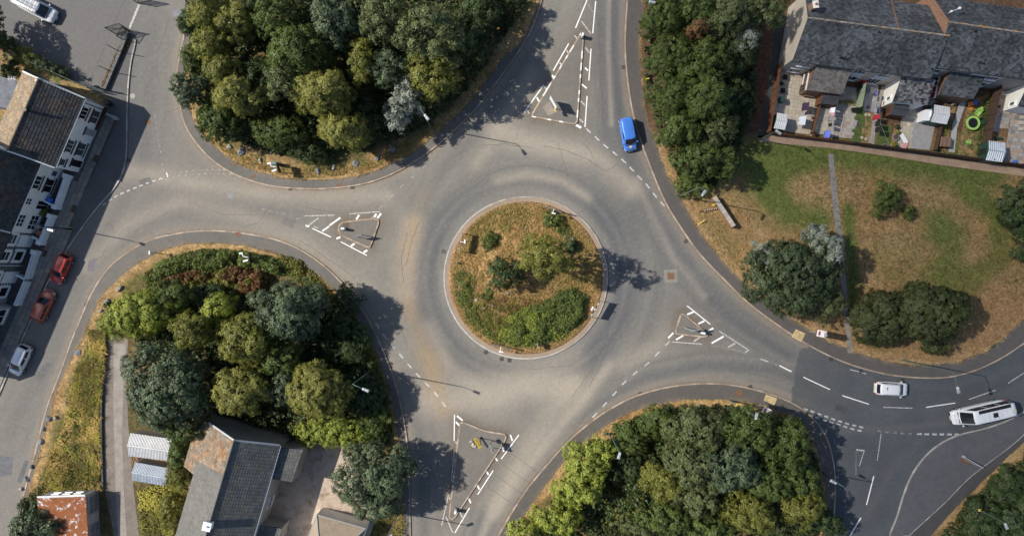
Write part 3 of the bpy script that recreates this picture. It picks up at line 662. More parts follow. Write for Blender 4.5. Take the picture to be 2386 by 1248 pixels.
for s in [
 # north splitter
 ((1368, 0), (1341, 66), 3, P), ((1388, 3), (1381, 78), 3, P), ((1325, 102), (1289, 165), 3, P), ((1377, 114), (1372, 188), 3, P), ((1267, 198), (1221, 263), 3, P), ((1368, 224), (1363, 296), 3, P),
 ((1370, 10), (1382, 30), 3, PF), ((1355, 50), (1377, 79), 3, PW), ((1338, 82), (1344, 90), 4, PW), ((1320, 117), (1326, 126), 4, PW), ((1304, 145), (1309, 154), 4, PW), ((1286, 175), (1292, 184), 4, P), ((1268, 201), (1275, 211), 4, PW), ((1251, 227), (1256, 237), 4, P), ((1229, 256), (1233, 265), 4, PW),
 ((1364, 111), (1373, 123), 4, PW), ((1363, 158), (1370, 165), 4, P), ((1356, 197), (1367, 206), 4, P), ((1353, 236), (1363, 245), 4, PW), ((1350, 277), (1359, 286), 4, PW), ((1342, 291), (1354, 298), 6, P),
 # west splitter
 ((710, 503), (779, 501), 2.4, PW), ((814, 498), (886, 493), 2.4, PW), ((728, 532), (771, 552), 2.6, P), ((712, 525), (720, 528), 4, P), ((794, 563), (855, 595), 2.4, P), ((719, 525), (743, 507), 3, PW), ((768, 525), (793, 507), 4.4, P), ((751, 538), (767, 527), 4, P),
 ((830, 511), (837, 501), 5, P), ((872, 506), (877, 498), 5, P), ((879, 508), (888, 497), 5, P), ((784, 556), (793, 552), 5, P), ((818, 573), (826, 567), 5, P), ((847, 588), (856, 583), 5, P), ((689, 511), (698, 507), 3, PF), ((731, 527), (740, 531), 2, PW),
 # south splitter
 ((1059, 965), (1058, 1026), 2.6, P), ((1058, 1053), (1052, 1120), 2.6, PW), ((1045, 1152), (1029, 1222), 2.6, PW), ((1209, 1012), (1168, 1068), 2.6, P), ((1149, 1095), (1113, 1151), 2.6, P), ((1094, 1182), (1060, 1240), 2.6, P), ((1039, 1202), (1055, 1240), 3, PW),
 ((1065, 968), (1078, 979), 4.5, P), ((1062, 982), (1072, 992), 4, P), ((1061, 1028), (1071, 1037), 4, PW), ((1059, 1075), (1069, 1083), 4, PW), ((1055, 1117), (1064, 1125), 3.5, PW), ((1046, 1158), (1054, 1167), 3, PW), ((1189, 1012), (1194, 1026), 4, P), ((1169, 1038), (1174, 1051), 4, P), ((1151, 1061), (1159, 1073), 4, P), ((1131, 1092), (1138, 1105), 4, P), ((1110, 1125), (1117, 1139), 4, P), ((1091, 1157), (1097, 1171), 4, P), ((1071, 1192), (1078, 1204), 4, PW),
 # east splitter
 ((1601, 712), (1655, 755), 2.6, P), ((1676, 771), (1746, 816), 2.6, PW), ((1566, 796), (1636, 801), 2.4, PW), ((1601, 732), (1616, 726), 4.5, P), ((1627, 754), (1641, 747), 4.5, P), ((1649, 771), (1662, 764), 4.5, P), ((1557, 787), (1569, 775), 4.5, P), ((1575, 791), (1592, 781), 4.5, P), ((1616, 795), (1631, 785), 4.5, PW), ((1658, 799), (1686, 783), 4.5, P), ((1697, 808), (1713, 799), 4, PW), ((1736, 820), (1742, 817), 4, PW), ((1663, 805), (1675, 807), 2.2, PF), ((1728, 820), (1742, 825), 2.2, PF), ((1682, 808), (1726, 818), 2, PF),
 # faded give-way strokes
 ((536, 403), (572, 408), 3, PW), ((520, 395), (540, 397), 3, PW), ((388, 402), (391, 413), 2.5, P),
 # eastern junction
 ((1980, 860), (2018, 870), 2.4, PW), ((1872, 878), (1934, 907), 2.4, P), ((1963, 921), (2025, 941), 2.4, P), ((2058, 948), (2126, 950), 2.4, PW), ((2158, 948), (2226, 938), 2.4, P), ((2257, 930), (2320, 908), 2.4, PW), ((2349, 892), (2386, 868), 2.4, PW),
 ((2036, 1108), (2019, 1175), 2.8, P), ((2006, 1205), (1980, 1248), 2.8, P), ((2053, 1010), (2044, 1073), 2, PW), ((1995, 1047), (2014, 1049), 4, PW), ((2014, 1049), (2002, 1085), 2, PW), ((1995, 1050), (1994, 1105), 2, PF),
 ((1772, 836), (1790, 842), 3, PW), ((1816, 851), (1844, 865), 3, P), ((1795, 844), (1812, 850), 2, PF),
]: stroke(s[0], s[1], s[2] * .92, s[3])
dashes([(1366, 300), (1372, 305), (1390, 322), (1415, 344), (1442, 365), (1466, 388), (1490, 414), (1510, 434), (1530, 460), (1550, 482)], 14, 13, 3.8, PW)
dashes([(876, 752), (896, 783), (915, 808), (938, 832), (961, 860), (985, 885), (1005, 905), (1024, 928), (1045, 955)], 14, 16, 3.6, PW)
dashes([(860, 515), (895, 475), (920, 450), (945, 425), (975, 400), (1005, 365)], 13, 22, 3.5, PF)
dashes([(1560, 795), (1535, 820), (1505, 850), (1460, 885), (1420, 930), (1378, 975)], 14, 20, 3.6, PW)
dashes([(388, 410), (420, 402), (470, 396), (530, 394)], 8, 7, 2.6, PF)
dashes([(385, 418), (420, 409), (480, 405), (560, 406)], 8, 7, 2.6, PF)
dashes([(240, 478), (262, 462), (290, 448), (340, 428), (380, 415)], 9, 7, 3.2, PW)
dashes([(362, 268), (364, 300), (372, 340), (380, 400)], 6, 8, 2, PF)
dashes([(610, 487), (640, 494), (690, 502)], 8, 8, 2.6, PF)
def blocks(pts, on, off, w, m): dashes(pts, on, off, w, m)
blocks([(1856, 947), (1884, 955), (1920, 968), (1960, 982), (1990, 990), (2022, 998)], 10, 7, 4, PW)
blocks([(1884, 966), (1920, 978), (1960, 990), (1985, 998), (2020, 1006)], 10, 7, 4, PW)
blocks([(2045, 1003), (2070, 1006), (2105, 1009), (2135, 1010)], 9, 9, 4, PF)
blocks([(2137, 1010), (2180, 1011), (2236, 1011)], 11, 6.5, 4.6, PW)
# cracks and saw-cut detector loops
def crack(pts, w=.9, m='crack'):
    pts = smoothline(pts, 3) if len(pts) > 3 else pts
    pts = resample(pts, 6)
    pts = [(p[0] + random.uniform(-1.4, 1.4), p[1] + random.uniform(-1.4, 1.4)) for p in pts]
    a = offset(pts, w / 2); b = offset(pts, -w / 2); mb = MB(); k = len(pts)
    mb.add([(*G(*p), .003) for p in a] + [(*G(*p), .003) for p in b], [(i, k + i, k + i + 1, i + 1) for i in range(k - 1)])
    return mb.build('crack', M[m], road)
for c_ in [[(1120, 338), (1180, 336), (1245, 345)], [(1268, 340), (1320, 352), (1370, 372), (1412, 398), (1440, 380)], [(1363, 335), (1380, 360), (1386, 376)], [(945, 620), (960, 560), (980, 510)], [(1625, 690), (1680, 745), (1730, 790), (1755, 808), (1758, 815)],
           [(1300, 1050), (1340, 1000), (1380, 950)], [(1420, 800), (1400, 850), (1370, 905)], [(240, 420), (275, 436), (300, 447)], [(250, 515), (262, 535), (270, 545)], [(200, 620), (235, 600), (260, 560)], [(310, 540), (350, 520), (400, 490)], [(900, 730), (935, 770), (950, 800)],
           [(1200, 100), (1190, 150), (1150, 210)], [(385, 262), (410, 255), (420, 252)], [(395, 40), (380, 90), (366, 130), (366, 180)], [(940, 660), (935, 600), (950, 540)], [(1480, 640), (1478, 700), (1450, 760)], [(1560, 930), (1640, 915), (1700, 925)], [(2060, 930), (2090, 945), (2110, 975)], [(1970, 1290), (2030, 1180), (2070, 1110), (2130, 1050)], [(700, 480), (760, 492), (800, 496)]]: crack(c_)
for c_ in [[(1300, 330), (1320, 400), (1325, 440)], [(1395, 40), (1400, 200), (1408, 330)], [(1100, 440), (1150, 400), (1230, 385), (1320, 400)], [(1490, 460), (1520, 560), (1530, 700), (1500, 800)], [(1505, 640), (1540, 610), (1548, 628)], [(1405, 795), (1390, 840), (1350, 900), (1330, 930)], [(990, 1240), (1000, 1150), (1005, 1060)], [(640, 470), (600, 520), (560, 530)], [(440, 470), (520, 500), (600, 500)], [(120, 760), (160, 690), (200, 640)], [(60, 900), (100, 930), (90, 1000)], [(20, 980), (60, 1000), (70, 1040)], [(340, 200), (335, 260), (345, 340)], [(700, 560), (760, 600), (830, 650)], [(1240, 860), (1330, 850), (1400, 810)], [(1700, 860), (1800, 880), (1850, 900)], [(2150, 930), (2200, 960), (2210, 990)]]: crack(c_, .7)
def saw(pts):
    mb = MB(); a = offset(pts, .4); b = offset(pts, -.4); k = len(pts); mb.add([(*G(*p), .0034) for p in a] + [(*G(*p), .0034) for p in b], [(i, k + i, k + i + 1, i + 1) for i in range(k - 1)]); return mb.build('saw_cut', M['crack'], road)
for q in [[(1191, 1055), (1173, 1082), (1235, 1125)], [(1191, 1055), (1254, 1100), (1236, 1126)], [(1156, 1107), (1137, 1133), (1198, 1176)], [(1156, 1107), (1218, 1150), (1198, 1176)], [(1254, 1100), (1225, 1137), (1198, 1176)]]: saw(q)
# patches of different asphalt and ironwork let into the surface
def patch(pts, col, z=.0028, name='asphalt_patch', parent=None):
    m = mat('patch', col, rough=.9, var=.2, scale=1.5, fine=.15, fscale=18)
    return MB().add([(*G(*p), z) for p in pts], [tuple(range(len(pts)))[::-1]]).build(name, m, parent or road)
for q, c_ in [([(207, 605), (226, 600), (219, 633), (203, 632)], (.15, .14, .155)), ([(240, 520), (252, 512), (266, 530), (255, 537)], (.15, .14, .13)), ([(1404, 762), (1420, 764), (1415, 794), (1396, 790)], (.10, .10, .105)), ([(401, 28), (418, 20), (421, 38), (404, 40)], (.19, .19, .21)), ([(0, 1060), (30, 1065), (28, 1105), (0, 1110)], (.12, .12, .135)), ([(530, 448), (542, 448), (543, 462), (531, 462)], (.22, .22, .23))]: patch(q, c_)
for q, c_ in [([(660, 505), (690, 512), (684, 530), (655, 522)], (.15, .14, .13)), ([(80, 880), (110, 840), (122, 850), (94, 892)], (.12, .118, .12)), ([(322, 420), (350, 412), (354, 428), (328, 436)], (.13, .125, .12)), ([(1950, 940), (1976, 950), (1970, 964), (1944, 953)], (.055, .058, .065)), ([(40, 1120), (58, 1070), (68, 1074), (50, 1126)], (.11, .11, .12))]: patch(q, c_)
def grate(px, py, s=10, rz=0, label='', g_='road gully grates along the kerbs', z=0.004, m='iron'):
    x, y = G(px, py); s = s / S; mb = MB(); co, si = math.cos(rz), math.sin(rz)
    for i in range(5):
        u = (i - 2) * s / 5; mb.box((x + u * co, y + u * si, z + .008), (s / 9, s, .016), rz)
    for v in (-.5, .5): mb.box((x - v * s * si, y + v * s * co, z + .010), (s * 1.05, s * .12, .02), rz)
    for v in (-.5, .5): mb.box((x + v * s * co, y + v * s * si, z + .011), (s * .12, s * .9, .022), rz)
    single('gully_grate', mb, M[m], label, 'drain grate', g_, loc=(x, y, z))
for px, py, rz, lb in [(362, 580, .3, 'small iron gully grate at the tip of the western verge'), (201, 709, 1.2, 'iron gully grate beside the left street opposite the red cars'), (1034, 586, 1.4, 'black gully grate left of the central island'), (1132, 820, .5, 'left one of three gully grates below the central island'), (1169, 836, .2, 'middle one of three gully grates below the central island'), (1187, 839, .1, 'right one of three gully grates below the central island'),
    (1417, 673, 1.5, 'gully grate right of the central island by its shadow'), (1453, 157, 1.5, 'gully grate on the north-east road above the blue van'), (1598, 562, .9, 'rusty gully grate below the green lamp post on the right'), (1492, 917, .2, 'gully grate on the kerb of the southern wood, left one'), (1748, 901, .2, 'gully grate on the kerb of the southern wood, right one'), (1280, 1077, .9, 'gully grate at the kerb beside the detector loops'), (1936, 836, .4, 'gully grate beside the kerb right of the upper tactile slabs'),
    (2006, 864, .3, 'gully grate on the dark road ahead of the silver estate car'), (2103, 885, .1, 'gully grate on the dark road above the silver estate car'), (2323, 803, .8, 'gully grate at the far right pavement edge'), (838, 701, .9, 'gully grate in the tree shadow on the south-west kerb'), (1221, 78, 1, 'gully grate beside the northern wood near the top of the picture'), (676, 439, .1, 'left gully grate on the kerb below the northern boulders'), (821, 436, .1, 'right gully grate on the kerb below the northern boulders'), (395, 548, .1, 'gully grate on the top kerb of the south-west verge'), (300, 373, .2, 'gully grate on the kerb outside the terrace')]:
    grate(px, py, 8, rz, lb)
x, y = G(1563, 643)      # large square manhole
mb = MB(); mb.box((x, y, .003), (1.65, 1.65, .006), .05); single('manhole_surround', mb, mat('surround', (.20, .18, .16), var=.3, fine=.3), 'pale square concrete surround of the big manhole on the right of the roundabout', 'manhole surround', loc=(x, y, 0))
mb = MB(); mb.box((x, y, .010), (.85, .85, .012), .05); mb.box((x, y, .016), (.55, .5, .012), .05); single('manhole_cover', mb, M['iron_rust'], 'rusty square manhole cover in the concrete surround right of the roundabout', 'manhole cover', loc=(x, y, 0))
for px, py, r_, lb, m in [(309, 224, 5, 'round pale manhole cover on the street beside the terrace corner', 'concrete'), (1721, 915, 7, 'round rusty manhole cover in the pavement above the southern wood', 'iron_rust'), (344, 284, 5.5, 'square reddish cover in the street beside the terrace shadow', 'iron_rust'), (2312, 802, 6, 'round dark manhole cover in the right-hand pavement', 'iron')]:
    x, y = G(px, py); z = KH + .005 if py in (915, 802) else .003
    mb = MB(); mb.disc((x, y, z), r_ / S, z + .012, 18); mb.ring((x, y), r_ / S * 1.02, r_ / S * 1.25, z, z + .008, 18); single('manhole_cover', mb, M[m], lb, 'manhole cover', loc=(x, y, z))
for q in [[(539, 380), (548, 377), (552, 384), (543, 388)], [(583, 409), (595, 407), (597, 413), (586, 415)], [(785, 429), (797, 428), (797, 434), (785, 435)], [(548, 541), (562, 541), (562, 550), (548, 549)]]:
    x = sum(p[0] for p in q) / 4; y = sum(p[1] for p in q) / 4; wx, wy = G(x, y)
    mb = MB(); mb.prism([G(*p) for p in q], KH + .002, KH + .014)
    lb = {540: 'l'}.get(0, {545.5: 'rusty inspection cover in the pavement left of the northern boulders', 590.25: 'inspection cover at the kerb below the northern boulders, left one', 791: 'inspection cover at the kerb below the northern boulders, right one', 555: 'inspection cover in the pavement above the south-west scrub'}[x])
    single('inspection_cover', mb, M['iron_rust'], lb, 'inspection cover', 'inspection covers in the pavements', loc=(wx, wy, KH))
# tactile paving
def tactile(quad, label):
    pts = [Vector(G(*p)) for p in quad]; root = empty('tactile_paving', (*((pts[0] + pts[2]) / 2), KH), label, 'tactile paving', 'buff tactile paving at the crossing')
    n, m_ = 4, 4
    for i in range(n):
        for j in range(m_):
            def pt(u, v): return pts[0] * (1 - u) * (1 - v) + pts[1] * u * (1 - v) + pts[2] * u * v + pts[3] * (1 - u) * v
            g_ = .02; q = [pt(i / n + g_ / 2, j / m_ + g_ / 2), pt((i + 1) / n - g_ / 2, j / m_ + g_ / 2), pt((i + 1) / n - g_ / 2, (j + 1) / m_ - g_ / 2), pt(i / n + g_ / 2, (j + 1) / m_ - g_ / 2)]
            mb = MB(); mb.prism([tuple(p) for p in q], KH + .002, KH + .03 + random.uniform(-.003, .003))
            mb.build('slab', M['slab_tactile'], root)
tactile([(1853, 766), (1876, 776), (1866, 796), (1843, 784)], 'buff tactile slabs set in the upper right pavement by the crossing')
tactile([(1784, 917), (1810, 927), (1804, 943), (1778, 932)], 'buff tactile slabs set in the pavement above the southern wood')
# ------------------------------------------------------------------ vegetation
LEAF = {}
def lm(k, col, **kw): LEAF[k] = leafmat('leaf_' + k, col, **kw)
lm('olive', (.150, .165, .036), tint=.5, trans=.18)
lm('willow', (.195, .205, .052), tint=.45, trans=.18)
lm('lime', (.235, .285, .052), tint=.42, trans=.18)
lm('mid', (.074, .110, .027), tint=.5)
lm('dark', (.042, .068, .023), tint=.5)
lm('deep', (.055, .084, .036), tint=.6, spec=.5)
lm('blue', (.086, .124, .068), tint=.55, spec=.5)
lm('grey', (.102, .130, .054), tint=.5)
lm('silver', (.20, .235, .205), tint=.45, spec=.5)
lm('conifer', (.045, .060, .020), tint=.5, trans=.1)
lm('yellow', (.23, .225, .05), tint=.5)
lm('rust', (.145, .080, .034), tint=.45)
lm('dry', (.34, .25, .10), tint=.5)
lm('ivy', (.095, .135, .035), tint=.6)
def leafcloud(P, Nn, size, elong=1.0, upbias=.12, rnd=.36, tri=False):
    """quads centred on P with normals near Nn"""
    n = len(P)
    nr = Nn + RNG.normal(0, rnd, (n, 3)); nr[:, 2] += upbias; nr /= np.linalg.norm(nr, axis=1)[:, None] + 1e-9
    t = RNG.normal(0, 1, (n, 3)); t -= nr * np.sum(t * nr, 1)[:, None]; t /= np.linalg.norm(t, axis=1)[:, None] + 1e-9
    b = np.cross(nr, t); s = (size * RNG.uniform(.6, 1.35, n))[:, None]
    u = t * s * elong * .5; v = b * s * .5
    droop = np.array([0, 0, -1.0]) * s * .12
    if tri: return np.stack([P - v * .75 - u * .6, P + v * .75 - u * .6, P + u + droop], 1).reshape(-1, 3)
    co = np.stack([P - u + droop, P - v * .8, P + u + droop, P + v * .8], 1)
    return co.reshape(-1, 3)
def sph(n):
    v = RNG.normal(0, 1, (n, 3)); return v / np.linalg.norm(v, axis=1)[:, None]
# species: lobe size (fraction of the crown), sprig radius, leaf size, leaf elongation, sprigs per m2, leaves per sprig
SP = {
 'willow': dict(lob=(.26, .40), nl=15, spr=.34, leaf=.15, el=2.4, dens=3.4, lps=17, flat=.95),
 'ash':    dict(lob=(.22, .36), nl=17, spr=.36, leaf=.17, el=2.0, dens=3.0, lps=16, flat=.9),
 'clump':  dict(lob=(.20, .30), nl=24, spr=.30, leaf=.22, el=1.15, dens=3.6, lps=13, flat=.9),
 'bush':   dict(lob=(.24, .40), nl=14, spr=.28, leaf=.16, el=1.3, dens=3.8, lps=14, flat=.8),
 'conifer':dict(lob=(.22, .36), nl=18, spr=.30, leaf=.14, el=3.2, dens=4.2, lps=16, flat=.9),
 'spray':  dict(lob=(.16, .28), nl=22, spr=.40, leaf=.19, el=2.6, dens=2.6, lps=12, flat=.9),
}
def crown(cx, cy, rx, ry, zc, rz, sp, seed=0, rot=0, dens=1.0):
    dens = dens * 1.28
    q = SP[sp]; Rm = (rx * ry) ** .5; nl = max(5, int(q['nl'] * min(1.5, (Rm / 2.6) ** .5)))
    ph = RNG.uniform(0, 6.28, 4); Ps = []; Ns = []; T = []
    # lobes spread over the upper part of an uneven dome
    k = np.arange(nl) + .5; el_ = np.arcsin(np.clip(1 - k / nl * 1.12, -.12, 1)) ; az = k * 2.399963 + RNG.uniform(0, 6.28) + RNG.normal(0, .25, nl)
    wob = 1 + .13 * np.sin(2 * az + ph[0]) + .09 * np.sin(3 * az + ph[1]) + .06 * np.sin(5 * az + ph[2])
    lr = RNG.uniform(*q['lob'], nl) * Rm * RNG.choice([.7, 1.0, 1.0, 1.25], nl)
    D = np.stack([np.cos(el_) * np.cos(az), np.cos(el_) * np.sin(az), np.sin(el_)], 1)
    env = np.stack([(rx - lr * .85) * wob, (ry - lr * .85) * wob, (rz - lr * .6) * RNG.uniform(.82, 1.12, nl)], 1)
    LC = D * env
    for i in range(nl):
        r = lr[i]; area = 4 * math.pi * r * r * .62; ns = max(6, int(area * q['dens'] * dens))
        d = sph(ns * 2); d = d[d @ np.array([D[i, 0] * .35, D[i, 1] * .35, 1.0]) > -.25][:ns]
        bump = 1 + .14 * np.sin(d[:, 0] * 9 + i) * np.cos(d[:, 1] * 8 + i * 2)
        sc = LC[i] + d * (r * RNG.uniform(.82, 1.08, len(d)) * bump)[:, None] * np.array([1, 1, q['flat']])
        lp = int(q['lps'] * 1.7); n = len(sc) * lp; idx = np.repeat(np.arange(len(sc)), lp)
        off = sph(n) * (q['spr'] * RNG.random(n) ** .6)[:, None] * np.array([1, 1, .6])
        Ps.append(sc[idx] + off); Ns.append(d[idx] * .9 + off / q['spr'] * .35 + D[i] * .25)
        lt = RNG.normal(0, .10); st = RNG.normal(0, .15, len(sc)); T.append(np.clip(.5 + lt + st[idx] + RNG.normal(0, .14, n), 0, 1))
    # sparse inner foliage keeps the crown closed
    n = int(rx * ry * 34 * dens); d = sph(n); d[:, 2] = np.abs(d[:, 2]) * 1.2 - .2; rr = RNG.uniform(.45, .82, n)[:, None]
    Ps.append(d * rr * np.array([rx, ry, rz * .8])); Ns.append(d); T.append(RNG.uniform(.1, .6, n))
    P = np.concatenate(Ps); Nn = np.concatenate(Ns); T = np.concatenate(T)
    big = np.ones(len(P)); big[-n:] = 2.4
    co = leafcloud(P, Nn, q['leaf'] * big * .9, q['el'], tri=True)
    if rot: 
        c_, s_ = math.cos(rot), math.sin(rot); x = co[:, 0] * c_ - co[:, 1] * s_; co[:, 1] = co[:, 0] * s_ + co[:, 1] * c_; co[:, 0] = x
        x = LC[:, 0] * c_ - LC[:, 1] * s_; LC[:, 1] = LC[:, 0] * s_ + LC[:, 1] * c_; LC[:, 0] = x
    return co + np.array([cx, cy, zc]), T, LC + np.array([cx, cy, zc])
NLEAF = [0]
def tree(px, py, rx, ry, h, sp, leaf, label, name='tree', cat='tree', group=None, rot=0, z0=.15, dens=1.0, lean=0):
    """px, py, rx, ry: crown as it is seen in the photograph; h: height in metres"""
    if leaf == 'dark' and h > 4: h *= .76
    low = h < 2.6; zc = h * (.30 if low else .52); rz = h - zc; zs = zc + rz * .35
    p = W(px, py, zs); k = (1 - zs / H) / S; rx *= k; ry *= k
    root = empty(name, (p.x, p.y, z0), label, cat, group)
    co, T, LC = crown(0, 0, rx, ry, zc - z0, rz, sp, rot=R(-rot), dens=dens)
    NLEAF[0] += len(T)
    me = npmesh('crown', co, np.arange(len(co)).reshape(-1, 3), LEAF[leaf], tint=T, k=3)
    o = link('crown' if not low else 'foliage', me, root)
    mb = MB(); tr = max(.05, h * .022); th = zc * .75
    if low:
        for i in range(4):
            a = i * 1.57; mb.tube((0, 0, -.1), (math.cos(a) * rx * .4, math.sin(a) * ry * .4, zc * .8), .03, .012, 5)
        mb.build('stem', M['bark'], root, world_co=False)
    else:
        kx = RNG.uniform(-.2, .2, 2)
        mb.path([(0, 0, -.25), (kx[0] * .4, kx[1] * .4, th * .5), (kx[0], kx[1], th)], [tr * 1.35, tr, tr * .8], 8)
        for i in range(0, len(LC), max(1, len(LC) // 7)):
            e = LC[i]; m_ = (kx[0] * .4 + e[0] * .5, kx[1] * .4 + e[1] * .5, th * .75 + e[2] * .3)
            mb.path([(kx[0] * .9, kx[1] * .9, th * .92), m_, tuple(e)], [tr * .55, tr * .35, tr * .15], 5)
        mb.build('trunk', M['bark'], root, world_co=False)
    return root
def cover(name, poly, leaf, label, h=.7, dens=26, size=.16, el=1.3, seed=1, zf=None, z0=.15, gap=.42, cell=28, cat='ground cover', spread=1.0, up=.5):
    """low growth nobody could count: sprigs heaped over an area, in mounds with gaps"""
    xs = [p[0] for p in poly]; ys = [p[1] for p in poly]; A = (max(xs) - min(xs)) * (max(ys) - min(ys)) / S / S
    n = int(A * dens * 1.6); x = RNG.uniform(min(xs), max(xs), n); y = RNG.uniform(min(ys), max(ys), n)
    f = fbm(x, y, cell, seed, 4); fl = fbm(x, y, cell * 3.5, seed + 5, 3); k = inpoly(x, y, poly) & (f > gap - .12 * RNG.random(n)); x, y, f, fl = x[k], y[k], f[k], fl[k]; n = len(x)
    edge = np.clip(dseg(x, y, poly, True) / 14, .25, 1)
    zt = h * np.clip((f - gap) * 3.2 + .25, .08, 1.15) * edge * (.6 + .8 * fl)
    reps = 5; idx = np.repeat(np.arange(n), reps); off = sph(n * reps) * np.array([.20, .20, .14]) * spread
    gx = (x - CX) / S; gy = (CY - y) / S; base = z0 + (zf(gx, gy) if zf else 0)
    P = np.stack([gx, gy, base + zt], 1)[idx] + off; P[:, 2] = np.maximum(P[:, 2], (base * np.ones(n))[idx] + .03)
    co = leafcloud(P, off * 3, np.full(len(P), size), el, upbias=up, rnd=.5)
    T = np.clip((.28 + .5 * fl)[idx] + RNG.normal(0, .18, len(P)), 0, 1)
    me = npmesh(name, co, np.arange(len(co)).reshape(-1, 4), LEAF[leaf], tint=T); NLEAF[0] += len(P)
    c_ = Vector((float(P[:, 0].mean()), float(P[:, 1].mean()), 0))
    o = link(name, me); return tag(o, label, cat, kind='stuff')
def blades(name, poly, leaf, label, h=.5, dens=40, seed=1, gap=.3, cell=30, wind=(1, .3), zf=None, z0=.15, cat='grass', wd=.05):
    xs = [p[0] for p in poly]; ys = [p[1] for p in poly]; A = (max(xs) - min(xs)) * (max(ys) - min(ys)) / S / S
    n = int(A * dens); x = RNG.uniform(min(xs), max(xs), n); y = RNG.uniform(min(ys), max(ys), n)
    f = fbm(x, y, cell, seed, 4); w = fbm(x, y, cell * 2.5, seed + 9, 2); k = inpoly(x, y, poly) & (f > gap - .2 * RNG.random(n)) & (dseg(x, y, poly, True) > 22 * (fbm(x, y, 12, seed + 3, 3) - .42)); x, y, f, w = x[k], y[k], f[k], w[k]; n = len(x); hv = .55 + .9 * fbm(x, y, 20, seed + 6, 3)
    gx = (x - CX) / S; gy = (CY - y) / S; base = z0 + (zf(gx, gy) if zf else np.zeros(n)) - .02
    a = (w - .5) * 7 + RNG.normal(0, .5, n) + math.atan2(wind[1], wind[0]); L_ = h * RNG.uniform(.6, 1.4, n) * hv
    dx, dy = np.cos(a), np.sin(a); lean = RNG.uniform(.4, 1.0, n) * L_
    b = np.stack([gx, gy, base], 1); s = np.stack([-dy, dx, np.zeros(n)], 1) * wd
    tip = b + np.stack([dx * lean, dy * lean, L_ * .75], 1); mid = b + np.stack([dx * lean * .35, dy * lean * .35, L_ * .6], 1)
    co = np.stack([b - s * .6, mid - s, tip, mid + s], 1).reshape(-1, 3)
    T = np.clip(.5 + (fbm(x, y, 45, seed + 8, 4) - .5) * 3.4 + RNG.normal(0, .2, n), 0, 1)
    o = link(name, npmesh(name, co, np.arange(n * 4).reshape(-1, 4), LEAF[leaf], tint=T)); NLEAF[0] += n
    return tag(o, label, cat, kind='stuff')
GN, GS, GW, GE = 'trees of the northern wood', 'trees of the southern wood', 'trees of the south-west wood', 'trees of the long eastern belt'
T_ = tree
